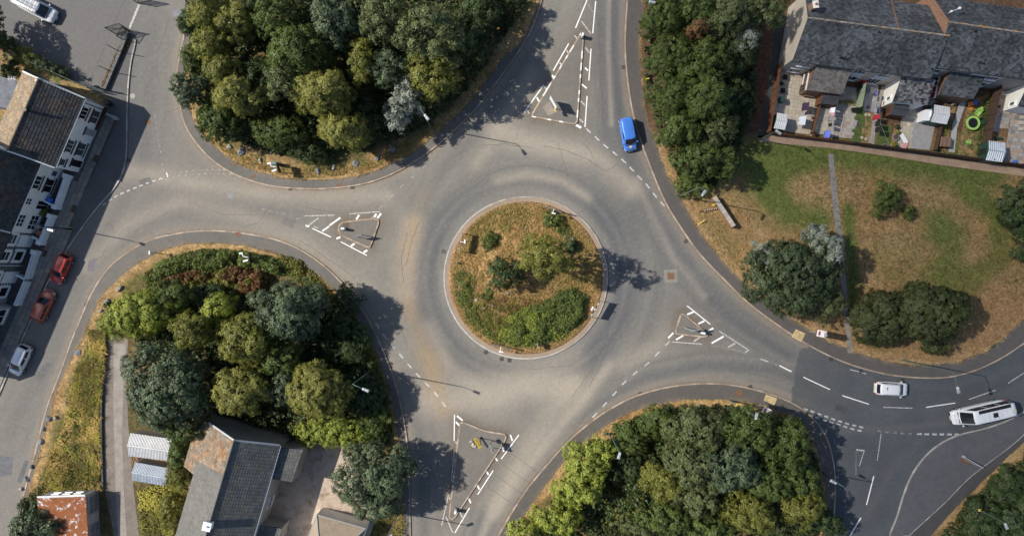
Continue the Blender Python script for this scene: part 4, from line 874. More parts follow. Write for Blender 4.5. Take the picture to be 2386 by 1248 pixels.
# --- northern wood
for a in [
 (487, 30, 52, 50, 10, 'willow', 'olive', 'olive leafy tree at the top left of the northern wood', 0),
 (548, 50, 46, 44, 10, 'willow', 'willow', 'pale olive domed tree second from the top left of the northern wood', 0),
 (446, 56, 36, 34, 7, 'spray', 'dark', 'dark spiky tree overhanging the pavement at the top left of the northern wood', 0),
 (492, 108, 46, 42, 9, 'willow', 'olive', 'olive tree on the west edge of the northern wood above the bluish bush', 0),
 (452, 140, 34, 34, 6, 'ash', 'mid', 'small mid green tree leaning over the western pavement of the northern wood', 0),
 (438, 206, 40, 42, 7, 'clump', 'blue', 'bluish green rounded tree at the western corner of the northern wood', 0),
 (520, 160, 44, 42, 9, 'willow', 'olive', 'bright yellow-green tree in the western part of the northern wood', 0),
 (558, 222, 62, 46, 9, 'willow', 'willow', 'olive yellow tree right of the bluish corner tree', 0),
 (505, 284, 58, 44, 6, 'clump', 'mid', 'clumpy dark green tree just above the three left boulders', 0),
 (600, 178, 44, 46, 9, 'ash', 'dark', 'dark shaded tree between two olive crowns in the northern wood', 0),
 (592, 2, 46, 40, 10, 'ash', 'dark', 'dark tree cut by the top edge right of the olive crowns', 0),
 (645, 36, 60, 52, 11, 'clump', 'mid', 'green clumpy tree at the top edge left of the bluish shaded tree', 0),
 (690, 128, 82, 66, 11, 'ash', 'mid', 'large spreading green tree in the middle of the northern wood', -25),
 (664, 196, 50, 42, 10, 'clump', 'grey', 'grey green tree left of the big yellow-olive crown', 0),
 (752, 218, 68, 56, 11, 'willow', 'willow', 'big pale yellow-olive crown in the middle of the northern wood', 0),
 (800, 300, 58, 50, 8, 'willow', 'willow', 'yellow-green tree at the southern edge of the northern wood', 0),
 (648, 306, 64, 42, 6, 'bush', 'mid', 'broad green tree above the utility cabinet', 10),
 (716, 350, 44, 30, 3.4, 'bush', 'dark', 'dark green bush between the cabinet and the chevron boulders', 0),
 (776, 45, 56, 62, 11, 'clump', 'blue', 'bluish shaded tree near the top centre of the northern wood', 0),
 (842, 140, 34, 54, 9, 'ash', 'olive', 'narrow yellow-green tree right of the dark hollow', 0),
 (905, 158, 50, 48, 9, 'clump', 'blue', 'dark grey-green tree left of the tall grey crown', 0),
 (894, 42, 58, 58, 12, 'clump', 'grey', 'grey leaved tree near the top edge of the northern wood', 0),
 (845, 265, 50, 52, 7, 'ash', 'dark', 'low dark tree left of the silver tree', 0),
 (1006, 78, 90, 74, 12, 'spray', 'grey', 'very large grey-olive crown near the north-east edge of the northern wood', 0),
 (1008, 178, 64, 50, 10, 'spray', 'olive', 'olive tree right above the silver tree', 0),
 (1012, 226, 50, 30, 5, 'bush', 'dark', 'dark low tree behind the silver tree by the pavement', 0),
 (1100, 88, 50, 60, 10, 'ash', 'dark', 'dark tree on the roadside edge of the northern wood', 0),
 (1120, 20, 58, 48, 10, 'ash', 'dark', 'dark tree at the top right end of the northern wood', 0),
 (1188, -4, 44, 30, 6, 'bush', 'dark', 'dark bush at the top edge by the northern road', 0),
 (740, -4, 54, 36, 11, 'ash', 'dark', 'dark tree cut by the top edge above the bluish shaded tree', 0),
 (950, 225, 32, 46, 8, 'spray', 'silver', 'silver-leaved tree standing by the lamp of the northern wood', 0),
 (925, 262, 36, 40, 7, 'spray', 'silver', 'lower silver-leaved tree beside the taller silver one', 0)]:
    T_(a[0], a[1], a[2], a[3], a[4], a[5], a[6], a[7], group=GN, rot=a[8])
cover('undergrowth', [(440, 20), (470, 300), (555, 335), (700, 372), (850, 352), (985, 300), (1100, 200), (1160, 110), (1240, -20), (440, -20)], 'dark', 'dark undergrowth beneath the trees of the northern wood', h=1.6, dens=6, size=.34, seed=4, gap=.28)
cover('undergrowth', [(650, 355), (720, 384), (790, 380), (850, 362), (800, 345), (680, 340)], 'ivy', 'green scrub fringe behind the boulders of the northern verge', h=.5, dens=24, size=.14, seed=14, gap=.4)
# --- south-west wood
for a in [
 (320, 735, 88, 56, 7, 'willow', 'lime', 'broad olive green willow reaching over the left edge of the south-west wood', -8),
 (392, 688, 54, 40, 6, 'ash', 'mid', 'green tree above the broad willow in the south-west wood', 0),
 (450, 772, 54, 44, 9, 'willow', 'olive', 'olive rounded crown right of the broad willow', 0),
 (508, 722, 42, 40, 6, 'willow', 'lime', 'yellowish tree below the brown fern patch', 0),
 (474, 690, 60, 34, 3, 'spray', 'dark', 'dark bramble thicket below the purple weeds', 0),
 (672, 722, 86, 78, 10, 'clump', 'blue', 'large bluish green sycamore at the top right of the south-west wood', 20),
 (578, 790, 74, 66, 10, 'willow', 'olive', 'olive willow in the middle of the south-west wood', 0),
 (382, 902, 102, 104, 11, 'clump', 'blue', 'very large grey-green sycamore on the left above the white shed', 0),
 (420, 985, 72, 40, 7, 'clump', 'mid', 'darker lower crown between the big sycamore and the hall roof', 0),
 (566, 908, 76, 58, 10, 'willow', 'willow', 'olive willow left of centre above the hall roof', 0),
 (738, 910, 72, 70, 9.5, 'willow', 'willow', 'rounded olive willow left of the green lamp post', 0),
 (668, 905, 40, 50, 8, 'clump', 'blue', 'bluish clump squeezed between two olive willows', 0),
 (648, 832, 60, 44, 8, 'ash', 'mid', 'green tree between the upper sycamore and the willows', 0),
 (800, 790, 60, 76, 4.5, 'bush', 'dark', 'dark shaded bushes right of the bluish sycamore', 0),
 (805, 700, 40, 46, 3.2, 'bush', 'dark', 'dark bush by the pavement right of the bluish sycamore', 0),
 (852, 915, 56, 66, 3.2, 'bush', 'dark', 'dark low thicket under the lamp arm', 0),
 (770, 1010, 80, 42, 3.4, 'bush', 'lime', 'yellow-green thicket above the tan yard', 0),
 (875, 985, 44, 44, 3.0, 'bush', 'mid', 'green bush between the thicket and the road', 0),
 (862, 1108, 92, 84, 8, 'clump', 'blue', 'big blue-green sycamore beside the yard and the southern road', 0),
 (880, 1176, 56, 44, 6, 'clump', 'blue', 'lower part crown below the big sycamore by the yard', 0),
 (410, 1112, 30, 34, 3.4, 'bush', 'olive', 'olive bush between the two pale sheds and the hall', 0),
 (414, 1060, 24, 40, 4, 'ash', 'mid', 'green bush between the white shed and the hall wall', 0),
 (394, 1190, 30, 46, 2.4, 'bush', 'olive', 'olive shrub beside the hall below the sheds', 0),
 (76, 1230, 62, 42, 4.5, 'clump', 'blue', 'dark green tree spreading over the rusty garage roof', 0),
 (70, 1186, 30, 26, 3, 'ash', 'dark', 'dark bush against the left end of the rusty garage', 0)]:
    T_(a[0], a[1], a[2], a[3], a[4], a[5], a[6], a[7], group=GW, rot=a[8])
SWin = [(250, 710), (310, 690), (400, 680), (520, 690), (640, 680), (740, 665), (800, 720), (850, 790), (890, 880), (910, 960), (918, 1010), (900, 1040), (720, 1030), (500, 960), (330, 800)]
cover('undergrowth', SWin, 'dark', 'dark undergrowth beneath the trees of the south-west wood', h=1.4, dens=6, size=.34, seed=24, gap=.26)
cover('weeds', [(335, 640), (390, 604), (470, 580), (560, 584), (640, 600), (700, 640), (640, 640), (540, 625), (420, 650), (350, 668)], 'ivy', 'dark green weeds with pinkish tips along the top of the south-west wood', h=1.0, dens=34, size=.13, el=2.6, seed=31, gap=.33, cell=18, cat='weeds')
cover('fern_patch', [(340, 660), (420, 632), (520, 606), (600, 618), (640, 640), (610, 700), (560, 680), (500, 650), (400, 670)], 'rust', 'rusty brown ferns in a band across the south-west wood', h=1.4, dens=34, size=.13, el=2.6, seed=33, gap=.36, cell=18, cat='ferns')
cover('bramble', [(640, 590), (700, 605), (760, 665), (830, 740), (880, 830), (905, 920), (916, 1000), (880, 1000), (850, 880), (790, 740), (700, 660)], 'olive', 'yellow-green brambles along the roadside edge of the south-west wood', h=.8, dens=24, size=.17, seed=35, gap=.34, cat='brambles')
cover('weeds', [(345, 655), (420, 640), (500, 615), (600, 622), (640, 645), (600, 690), (500, 668), (400, 680)], 'olive', 'olive green weeds growing through the brown ferns', h=1.5, dens=26, size=.14, el=2.4, seed=34, gap=.47, cell=16, cat='weeds')
blades('fireweed', [(330, 632), (400, 600), (480, 582), (480, 605), (400, 640), (345, 660)], 'rust', 'pinkish flower spikes above the weeds of the south-west wood', h=.5, dens=18, seed=37, cat='weeds', wd=.03)
LG = [(205, 770), (246, 765), (250, 830), (240, 900), (237, 1000), (240, 1142), (150, 1150), (95, 1150), (66, 1248), (52, 1248), (92, 1120), (122, 1050), (150, 990), (160, 920), (178, 870), (200, 822)]
blades('long_grass', LG, 'yellow', 'long yellow-green grass between the left street and the track', h=.6, dens=120, seed=41, gap=.42, cell=34, wd=.03)
blades('long_grass', LG, 'dry', 'straw-coloured grass mixed into the strip by the left street', h=.6, dens=80, seed=45, gap=.44, cell=40, wd=.03)
cover('long_grass', LG, 'ivy', 'green tussocks in the long grass by the left street', h=.45, dens=22, size=.10, el=3, seed=47, gap=.5, cell=26, cat='grass')
cover('weeds', [(48, 1248), (70, 1150), (110, 1120), (140, 1160), (90, 1160), (100, 1248)], 'dark', 'dark weeds at the corner of the rusty garage', h=.8, dens=18, size=.2, seed=48, gap=.25, cat='weeds')
blades('long_grass', [(318, 1140), (420, 1110), (440, 1140), (400, 1248), (326, 1248)], 'yellow', 'yellow grass between the track and the hall', h=.5, dens=80, seed=51, gap=.3)
blades('long_grass', [(925, 1190), (946, 1180), (948, 1248), (860, 1248), (880, 1215)], 'yellow', 'yellow grass below the big sycamore by the road', h=.4, dens=70, seed=53, gap=.25)
# --- eastern belt
for a in [
 (1545, 40, 54, 56, 7, 'bush', 'mid', 'green tree at the top left of the eastern belt', 0), (1622, 22, 56, 50, 8, 'clump', 'mid', 'green tree at the top edge left of the rust-brown tree', 0), (1700, 42, 60, 58, 9, 'ash', 'grey', 'grey-green tree near the top edge of the eastern belt', 0),
 (1785, 20, 60, 46, 9, 'spray', 'grey', 'grey leaved tree overhanging the gable of the right-hand terrace', 0), (1566, 130, 58, 58, 7, 'bush', 'mid', 'green tree at the pavement level with the north splitter island', 0), (1646, 142, 62, 60, 8, 'clump', 'mid', 'green crown in the middle of the belt below the rust-brown tree', 0),
 (1712, 120, 46, 60, 8, 'ash', 'dark', 'dark tree on the inner side of the belt beside the brown bank', 0), (1738, 95, 30, 30, 8, 'spray', 'silver', 'small silvery crown on the inner edge of the eastern belt', 0), (1572, 222, 62, 56, 7, 'bush', 'mid', 'green tree level with the north splitter sign', 0), (1648, 226, 58, 60, 9, 'ash', 'mid', 'taller green crown right of the blue van', 0),
 (1705, 215, 46, 56, 6, 'ash', 'dark', 'shaded dark tree on the inner side of the belt behind the taller crown', 0), (1588, 308, 60, 56, 7, 'clump', 'mid', 'green clumpy tree just right of the blue van', 0), (1672, 306, 52, 48, 7, 'bush', 'grey', 'grey-green tree beside the lawn corner', 0),
 (1630, 372, 58, 46, 7, 'clump', 'mid', 'bright green clumpy tree near the lower end of the belt', 0), (1688, 378, 36, 44, 6, 'clump', 'mid', 'green tree at the lower end of the belt against the lawn', 0), (1740, 250, 24, 60, 3, 'bush', 'dark', 'low dark bush on the inner bank of the belt', 0), (1618, 432, 42, 34, 2.4, 'bush', 'ivy', 'light green hedge bush under the lamp post', 0)]:
    T_(a[0], a[1], a[2], a[3], a[4], a[5], a[6], a[7], group=GE, rot=a[8])
T_(1626, 70, 27, 19, 8.6, 'ash', 'rust', 'rust-brown dying crown in the eastern belt')
cover('undergrowth', [(1505, -20), (1500, 180), (1540, 330), (1590, 430), (1640, 455), (1700, 400), (1750, 260), (1770, 60), (1800, -20)], 'dark', 'dark undergrowth beneath the eastern belt', h=1.6, dens=6, size=.34, seed=61, gap=.25)
# --- lawn trees and bushes
T_(1850, 640, 106, 100, 8, 'clump', 'deep', 'large dark green tree in the lawn beside the narrow path', rot=0)
T_(1926, 584, 38, 48, 7.4, 'spray', 'silver', 'silver-leaved crown behind the large lawn tree')
T_(1900, 545, 26, 24, 6, 'spray', 'silver', 'small pale silvery spray at the top of the lawn tree')
T_(1780, 598, 30, 36, 5.6, 'spray', 'silver', 'pale silvery foliage on the left side of the lawn tree')
T_(1922, 706, 60, 46, 5, 'bush', 'grey', 'grey-green low crown at the lower right of the lawn tree')
T_(2066, 462, 40, 40, 2.8, 'bush', 'mid', 'round green bush alone on the right-hand lawn', name='bush', cat='bush')
T_(2117, 494, 20, 17, 1.4, 'bush', 'mid', 'small round bush beside the larger one on the lawn', name='bush', cat='bush')
T_(2068, 740, 88, 66, 5, 'conifer', 'conifer', 'dark conifer on the left of the pair on the lawn', rot=0)
T_(2180, 730, 86, 76, 6, 'conifer', 'conifer', 'dark conifer on the right of the pair on the lawn')
T_(2180, 790, 44, 34, 3.5, 'conifer', 'conifer', 'low dark conifer skirt below the right conifer')
T_(2384, 480, 56, 62, 6, 'ash', 'dark', 'dark green tree cut by the right edge above the lawn')
T_(2392, 560, 30, 50, 4.5, 'ash', 'dark', 'lower dark tree cut by the right edge')
# --- southern wood
for a in [
 (1376, 1072, 64, 54, 6, 'clump', 'lime', 'bright yellow-green tree beside the pavement of the southern wood', 0), (1352, 1138, 58, 46, 6, 'clump', 'lime', 'bright yellow-green tree just below the first bright one', 0), (1300, 1206, 58, 44, 5, 'clump', 'lime', 'bright yellow-green tree near the bottom edge', 0), (1222, 1236, 46, 26, 4, 'clump', 'lime', 'bright yellow-green bush at the bottom edge by the road', 0),
 (1470, 1020, 54, 42, 4, 'bush', 'mid', 'mid green bush right of the leaning lamp post', 0), (1462, 1092, 46, 40, 4, 'bush', 'dark', 'dark green bush below the leaning lamp post', 0), (1538, 984, 56, 40, 4, 'bush', 'mid', 'green bush at the top left of the southern wood', 0),
 (1632, 1000, 72, 56, 8, 'clump', 'grey', 'grey-green clumpy tree at the top of the southern wood', 0), (1742, 1004, 72, 60, 8.5, 'clump', 'mid', 'dark green clumpy tree below the tactile slabs', 0), (1832, 1048, 66, 66, 8, 'clump', 'mid', 'dark green clumpy tree at the right shoulder of the southern wood', 0),
 (1700, 1086, 78, 62, 10, 'clump', 'blue', 'tall bluish green tree in the middle of the southern wood', 0), (1602, 1082, 60, 54, 9, 'clump', 'grey', 'grey-green tree left of the tall middle tree', 0), (1548, 1128, 50, 50, 7, 'ash', 'olive', 'olive tree right of the mossy clearing', 0), (1626, 1158, 62, 50, 8, 'clump', 'grey', 'grey-green tree low in the southern wood', 0),
 (1556, 1208, 60, 40, 7, 'clump', 'mid', 'green tree at the bottom edge right of the clearing', 0), (1790, 1120, 56, 50, 8, 'clump', 'mid', 'green tree right of the tall middle tree', 0), (1862, 1118, 50, 46, 7, 'clump', 'mid', 'green tree at the right edge of the southern wood', 0),
 (1745, 1194, 72, 50, 8, 'ash', 'olive', 'olive green tree near the bottom edge of the southern wood', 0), (1868, 1180, 64, 46, 7, 'ash', 'olive', 'yellowish olive tree at the lower right of the southern wood', 0), (1652, 1230, 56, 36, 8, 'clump', 'mid', 'green tree cut by the bottom edge', 0), (1930, 1222, 42, 34, 5, 'ash', 'dark', 'dark tree at the bottom right corner of the southern wood', 0), (1490, 1232, 46, 26, 3.5, 'bush', 'grey', 'grey-green bush at the bottom of the clearing', 0)]:
    T_(a[0], a[1], a[2], a[3], a[4], a[5], a[6], a[7], group=GS, rot=a[8])
cover('undergrowth', [(1420, 990), (1560, 945), (1700, 942), (1830, 975), (1900, 1060), (1915, 1170), (1900, 1280), (1240, 1280), (1290, 1150)], 'dark', 'dark undergrowth beneath the southern wood', h=1.3, dens=6, size=.33, seed=71, gap=.28)
blades('clearing_grass', [(1420, 1120), (1500, 1130), (1520, 1200), (1470, 1230), (1400, 1240), (1370, 1200)], 'yellow', 'yellowish grass in the clearing of the southern wood', h=.4, dens=60, seed=73)
cover('bramble', [(1420, 1000), (1500, 962), (1600, 948), (1640, 950), (1560, 975), (1480, 1010)], 'olive', 'low brambles along the upper verge of the southern wood', h=.4, dens=26, size=.14, seed=75, gap=.42, cat='brambles')
# --- south-east hedge
for a in [(2358, 1140, 50, 46, 2.8, 'conifer', 'dark', 'dark green hedge mass at the right edge in the bottom right corner', 0), (2300, 1212, 60, 50, 2.8, 'conifer', 'dark', 'dark green hedge mass at the bottom edge in the bottom right corner', 0), (2392, 1215, 60, 70, 4.5, 'conifer', 'dark', 'darkest hedge mass in the bottom right corner', 0)]:
    T_(a[0], a[1], a[2], a[3], a[4], a[5], a[6], a[7], name='hedge', cat='hedge', group='hedge in the south-east corner')
cover('undergrowth', [(2200, 1225), (2300, 1125), (2400, 1050), (2450, 1300), (2180, 1290)], 'dark', 'dark ground cover in the bottom right corner', h=.8, dens=18, size=.22, seed=81, gap=.2)
# --- central island
mz = lambda px, py: .15 + float(mound(np.array([G(px, py)[0]]), np.array([G(px, py)[1]]))[0])
T_(1268, 598, 64, 56, 12.5, 'ash', 'olive', 'olive green tree in the middle of the central island', z0=mz(1250, 610))
T_(1176, 636, 44, 42, 7.0, 'ash', 'dark', 'dark sparse tree left of the olive tree on the central island', z0=mz(1180, 635), dens=.75)
T_(1330, 572, 15, 13, 1.6, 'conifer', 'dark', 'small dark round bush on the right of the central island', name='bush', cat='bush', z0=mz(1330, 570))
T_(1141, 563, 24, 21, 1.5, 'bush', 'mid', 'rounded green bush near the left chevron board of the central island', name='bush', cat='bush', z0=mz(1141, 560))
T_(1287, 514, 32, 22, 1.3, 'bush', 'ivy', 'spreading green bush near the top chevron board', name='bush', cat='bush', z0=mz(1287, 514), rot=30)
T_(1318, 690, 30, 20, 1.3, 'bush', 'dark', 'dark foliage on the right slope of the central island, where tree shadow falls', name='bush', cat='bush', z0=mz(1308, 680))  # dark growth kept on the spot taken for the sparse tree's shadow
T_(1138, 686, 17, 20, 1.0, 'bush', 'mid', 'small green bush at the lower left of the central island', name='bush', cat='bush', z0=mz(1138, 686))
T_(1192, 594, 12, 9, .8, 'bush', 'dark', 'tiny dark shrub above the sparse tree on the central island', name='bush', cat='bush', z0=mz(1192, 594))
cover('island_shrubs', [(1170, 790), (1210, 720), (1270, 700), (1330, 668), (1368, 690), (1360, 740), (1320, 780), (1260, 800), (1200, 806)], 'ivy', 'green ground cover on the lower right of the central island', h=.8, dens=44, size=.13, seed=91, gap=.3, zf=mound, cell=22)
cover('island_shrubs', [(1150, 780), (1190, 735), (1230, 712), (1275, 712), (1290, 760), (1320, 780), (1240, 808), (1180, 800)], 'lime', 'bright green leaves at the foot of the central island', h=.95, dens=34, size=.12, seed=93, gap=.34, zf=mound, cell=18)
cover('island_shrubs', [(1058, 640), (1080, 625), (1110, 650), (1100, 700), (1130, 760), (1180, 800), (1140, 790), (1090, 740), (1062, 690)], 'ivy', 'straggling green plants on the lower left of the central island', h=.5, dens=40, size=.12, seed=95, gap=.36, zf=mound, cell=15)
cover('island_flowers', [(1130, 690), (1200, 690), (1270, 700), (1250, 760), (1180, 780), (1110, 730)], 'rust', 'orange and rust flowering plants on the central island', h=.3, dens=30, size=.10, seed=97, gap=.5, zf=mound, cell=12, cat='flowers')
cover('island_flowers', [(1080, 640), (1110, 640), (1110, 680), (1180, 740), (1260, 730), (1240, 790), (1180, 790), (1100, 740)], 'yellow', 'yellowish straggling flowers on the lower left of the central island', h=.35, dens=26, size=.11, seed=99, gap=.5, zf=mound, cell=12, cat='flowers')
cover('island_shrubs', [(1290, 500), (1330, 530), (1345, 575), (1320, 560), (1290, 535)], 'mid', 'low plants between the top bush and the right bush', h=.3, dens=30, size=.11, seed=101, gap=.45, zf=mound, cell=12)
cover('island_shrubs', [(1085, 660), (1130, 700), (1200, 700), (1260, 720), (1240, 790), (1180, 806), (1110, 770), (1070, 710)], 'olive', 'mixed green scrub scattered over the lower half of the central island', h=.5, dens=34, size=.11, seed=103, gap=.45, zf=mound, cell=14)
cover('island_shrubs', [(1110, 520), (1150, 492), (1210, 482), (1240, 495), (1235, 525), (1150, 550), (1090, 548)], 'olive', 'low greenish growth on the upper left of the central island', h=.12, dens=22, size=.09, seed=104, gap=.5, zf=mound, cell=14)
# --- fine tufts over the dry verges
def tufts(poly, label, seed, d=16, leaf='dry', zf=None, hh=.12):
    return cover('grass_tufts', poly, leaf, label, h=hh, dens=d, size=.07, el=2.0, seed=seed, gap=.42, cell=16, cat='grass', spread=.6, zf=zf, z0=.15)
tufts(circ(176), 'short dry tufts over the central island', 111, 30, zf=mound)
tufts(circ(172), 'short green tufts over the central island', 112, 9, 'olive', zf=mound)
tufts([(460, 300), (560, 385), (700, 418), (850, 403), (960, 355), (1050, 284), (1000, 300), (860, 385), (700, 395), (560, 360)], 'dry tufts on the verge with the boulders', 113, 26)
tufts([(460, 300), (560, 385), (700, 418), (850, 403), (960, 355), (1000, 300), (860, 380), (700, 390), (560, 350)], 'green tufts on the verge with the boulders', 114, 12, 'olive')
tufts([(1600, 470), (1720, 470), (1790, 560), (1740, 660), (1660, 580)], 'short tufts on the dry corner of the lawn', 115, 12)
tufts([(1780, 340), (2386, 420), (2386, 700), (1990, 840), (1960, 560)], 'sparse green tufts over the big lawn', 116, 3, 'mid', hh=.08)
def fringe(line, label, seed, leaf='dry'):
    a = offset(line, 3.0); b = offset(line, -5.0); a = [q for q in a if -40 < q[0] < 2430 and -40 < q[1] < 1290]; b = [q for q in b if -40 < q[0] < 2430 and -40 < q[1] < 1290]
    return blades('verge_fringe', a + b[::-1], leaf, label, h=.16, dens=150, seed=seed, gap=.42, cell=9, wd=.02, z0=.13)
for i_, (l_, t_) in enumerate([(N_grass, 'northern'), (SW_grass, 'south-western'), (S_grass, 'southern'), (NE_grass, 'north-eastern')]): fringe(l_, 'dry grass creeping over the edge of the ' + t_ + ' pavement', 210 + i_, 'dry')
print('leaves', NLEAF[0])
# ------------------------------------------------------------------ hard surfaces round the buildings
def surf(name, pts, m, z=KH + .034, thick=.05, label=None):
    mb = MB(); mb.prism([G(*p) for p in pts], z - thick, z); o = mb.build(name, m); o['kind'] = 'structure'; return o
surf('footpath', smoothline([(1928, 360), (1938, 470), (1956, 620), (1970, 780), (1974, 822)]) + smoothline([(1985, 822), (1981, 780), (1966, 610), (1952, 470), (1940, 359)]), mat('footpath_tarmac', (.20, .185, .175), var=.2, fine=.2, fscale=14, bump=.2))
surf('alley', [(1808, 40), (1826, 40), (1792, 250), (1779, 322), (1763, 322), (1786, 225)], mat('alley_tarmac', (.052, .058, .056), var=.2, fine=.2))
surf('alley_verge', [(1826, 40), (1834, 40), (1796, 250), (1784, 318), (1779, 322), (1792, 250)], M['soil'])
surf('back_lane', [(1764, 318), (1790, 314), (1900, 326), (2060, 347), (2200, 368), (2386, 392), (2480, 404), (2480, 422), (2386, 411), (2200, 386), (2060, 363), (1930, 345), (1765, 330)], mat('back_lane', (.30, .21, .155), var=.2, scale=.8, fine=.2, fscale=10, bump=.3))
surf('courtyard', [(655, 1025), (800, 1035), (830, 1100), (880, 1200), (860, 1250), (640, 1300), (600, 1200)], M['concrete_tan'])
surf('track', [(252, 775), (300, 790), (296, 880), (300, 980), (312, 1130), (326, 1250), (330, 1400), (262, 1400), (268, 1248), (246, 1140), (243, 900)], mat('track', (.17, .14, .12), var=.2, scale=.6, fine=.25, fscale=8, bump=.3, col2=(.13, .11, .10), mix_scale=.5, mix_lo=.5, mix_hi=.65))
surf('track_strip', [(266, 800), (296, 800), (290, 900), (286, 1000), (290, 1130), (300, 1300), (278, 1300), (270, 1100), (266, 950)], mat('track_strip', (.23, .205, .185), var=.2, scale=.8, fine=.2, fscale=10), z=KH + .04)
mb = MB(); e = resample(smoothline([(242, 895), (240, 960), (241, 1050), (244, 1145)]), 12)
for i in range(len(e) - 1): mb.prism([G(e[i][0] - 1.5, e[i][1]), G(e[i + 1][0] - 1.5, e[i + 1][1] - .4), G(e[i + 1][0] + 1.5, e[i + 1][1] - .4), G(e[i][0] + 1.5, e[i][1])], 0.1, .45, tint=random.random())
single('low_wall', mb, M['stone_wall'], 'low dark stone edging wall between the long grass and the track', 'wall', loc=(*G(242, 1000), .15))
# yard at the top left: two slabs of concrete with a joint, faded threshold line
for q in [[(290, 0), (262, 66), (238, 125), (209, 190)], [(290, 0), (292, -40)]]: crack(q, 1.3)
stroke((324, 11), (302, 66), 5, 'paint_worn')
def bricks_strip(): pass

# ------------------------------------------------------------------ paving slabs laid one by one
BX = {}
def unitbox(m):
    if m.name not in BX:
        me = MB().box((0, 0, 0), (1, 1, 1)).build('slab', m).data; o = [o for o in bpy.data.objects if o.data == me][0]; bpy.data.objects.remove(o); BX[m.name] = me
    return BX[m.name]
def paving(root, poly, m, a, b, ang, z, name='slab', gap=.02, stagger=True, drop=.02, vary=0, lim=300, th=.05):
    """a x b metre slabs in rows at angle ang; poly in pixels; children of root"""
    P_ = [G(*p) for p in poly]; cx = sum(p[0] for p in P_) / len(P_); cy = sum(p[1] for p in P_) / len(P_); co, si = math.cos(ang), math.sin(ang)
    rad = max(math.hypot(p[0] - cx, p[1] - cy) for p in P_) + 1; n = 0; me = unitbox(m); ro = ORG[root.name]
    for j in range(int(-rad / b), int(rad / b) + 1):
        u = -rad + (random.uniform(0, a) if stagger else 0)
        while u < rad:
            w = a * (random.uniform(1 - vary, 1 + vary)); uc = u + w / 2; vc = (j + .5) * b; x = cx + uc * co - vc * si; y = cy + uc * si + vc * co
            if inpoly(np.array([x]), np.array([y]), P_)[0] and random.random() > drop and n < lim:
                o = bpy.data.objects.new(name, me); C.objects.link(o); o.parent = root; o.location = (x - ro.x, y - ro.y, z - ro.z - th / 2 + random.uniform(-.004, .004)); o.rotation_euler = (random.uniform(-.006, .006), random.uniform(-.006, .006), ang)
                o.scale = (w - gap, b - gap, th); n += 1
            u += w
    return n
UL = math.atan2(-153, -66)            # direction of the left terrace facades in the world
flagpoly = [(252, 268), (275, 280), (215, 413), (177, 490), (167, 528), (174, 538), (146, 590), (113, 650), (76, 735), (50, 792), (0, 905), (-20, 880), (20, 780), (50, 716), (78, 652), (110, 572), (133, 512), (160, 450), (190, 402)]
fr = empty('flagged_pavement', (*G(140, 520), KH + .01)); fr['kind'] = 'structure'
MB().prism([G(*p) for p in flagpoly], KH - .02, KH + .010).build('bedding', M['soil'], fr)
paving(fr, flagpoly, M['flag'], .86, .60, UL, KH + .045, name='flagstone', vary=.15, gap=.035, th=.06)

# ------------------------------------------------------------------ building helpers
def gp(p, z): x, y = G(*p); return Vector((x, y, z))
def tiles(parent, e0, e1, r1, r0, tw, th, m, lift=.035, name='roof_tiles', base=.03, jit=0, skew=0):
    e0, e1, r0, r1 = Vector(e0), Vector(e1), Vector(r0), Vector(r1); nr = (e1 - e0).cross(r0 - e0).normalized()
    if nr.z < 0: nr = -nr
    nrow = max(1, int(((r0 - e0).length + (r1 - e1).length) / 2 / th)); mb = MB()
    for j in range(nrow):
        v0 = j / nrow; v1 = (j + 1.12) / nrow; v1 = min(v1, 1.0); a0 = e0.lerp(r0, v0); a1 = e1.lerp(r1, v0); b0 = e0.lerp(r0, v1); b1 = e1.lerp(r1, v1)
        n = max(1, round((a1 - a0).length / tw)); sh = .5 * (j % 2) / n * (1 if skew else 0)
        for i in range(n + (1 if skew else 0)):
            u0 = max(0, i / n - sh); u1 = min(1, (i + .94) / n - sh)
            if u1 <= u0: continue
            l = lift * random.uniform(.8, 1.15); k = nr * (base + l); q = nr * (base + .006)
            A, B = a0.lerp(a1, u0), a0.lerp(a1, u1); Cc, D = b0.lerp(b1, u1), b0.lerp(b1, u0)
            t = random.random()
            mb.add([A + k, B + k, Cc + q, D + q, A + nr * base * .5, B + nr * base * .5], [(0, 1, 2, 3), (4, 5, 1, 0)], t)
    o = mb.build(name, m, parent); o['kind'] = 'stuff'; return o
def rooftiles_pan(parent, e0, e1, r1, r0, tw, th, m):     # profiled concrete tiles: a roll at each tile edge
    e0, e1, r0, r1 = Vector(e0), Vector(e1), Vector(r0), Vector(r1); nr = (e1 - e0).cross(r0 - e0).normalized()
    if nr.z < 0: nr = -nr
    nrow = max(1, int(((r0 - e0).length + (r1 - e1).length) / 2 / th)); n = max(1, round((e1 - e0).length / tw)); mb = MB()
    for j in range(nrow):
        v0 = j / nrow; v1 = min(1, (j + 1.1) / nrow)
        for i in range(n):
            t = random.random(); prof = [(0, .042), (.14, .042), (.24, .012), (.94, .012), (1.0, .042)]
            vs = []
            for v, l in ((v0, .030), (v1, .004)):
                a = e0.lerp(r0, v); b = e1.lerp(r1, v)
                for u, h in prof: vs.append(a.lerp(b, (i + u) / n) + nr * (h + l))
            k = len(prof); a = e0.lerp(r0, v0); b = e1.lerp(r1, v0)
            vs += [a.lerp(b, (i + u) / n) + nr * .01 for u, h in prof]
            mb.add(vs, [(q, q + 1, k + q + 1, k + q) for q in range(k - 1)] + [(2 * k + q, 2 * k + q + 1, q + 1, q) for q in range(k - 1)], t)
    o = mb.build('roof_tiles', m, parent); o['kind'] = 'stuff'; return o
def slope(parent, e0, e1, r1, r0, m, t=.14, name='roof_slope'):
    mb = MB(); mb.slabq([e0, e1, r1, r0], t); return mb.build(name, m, parent)
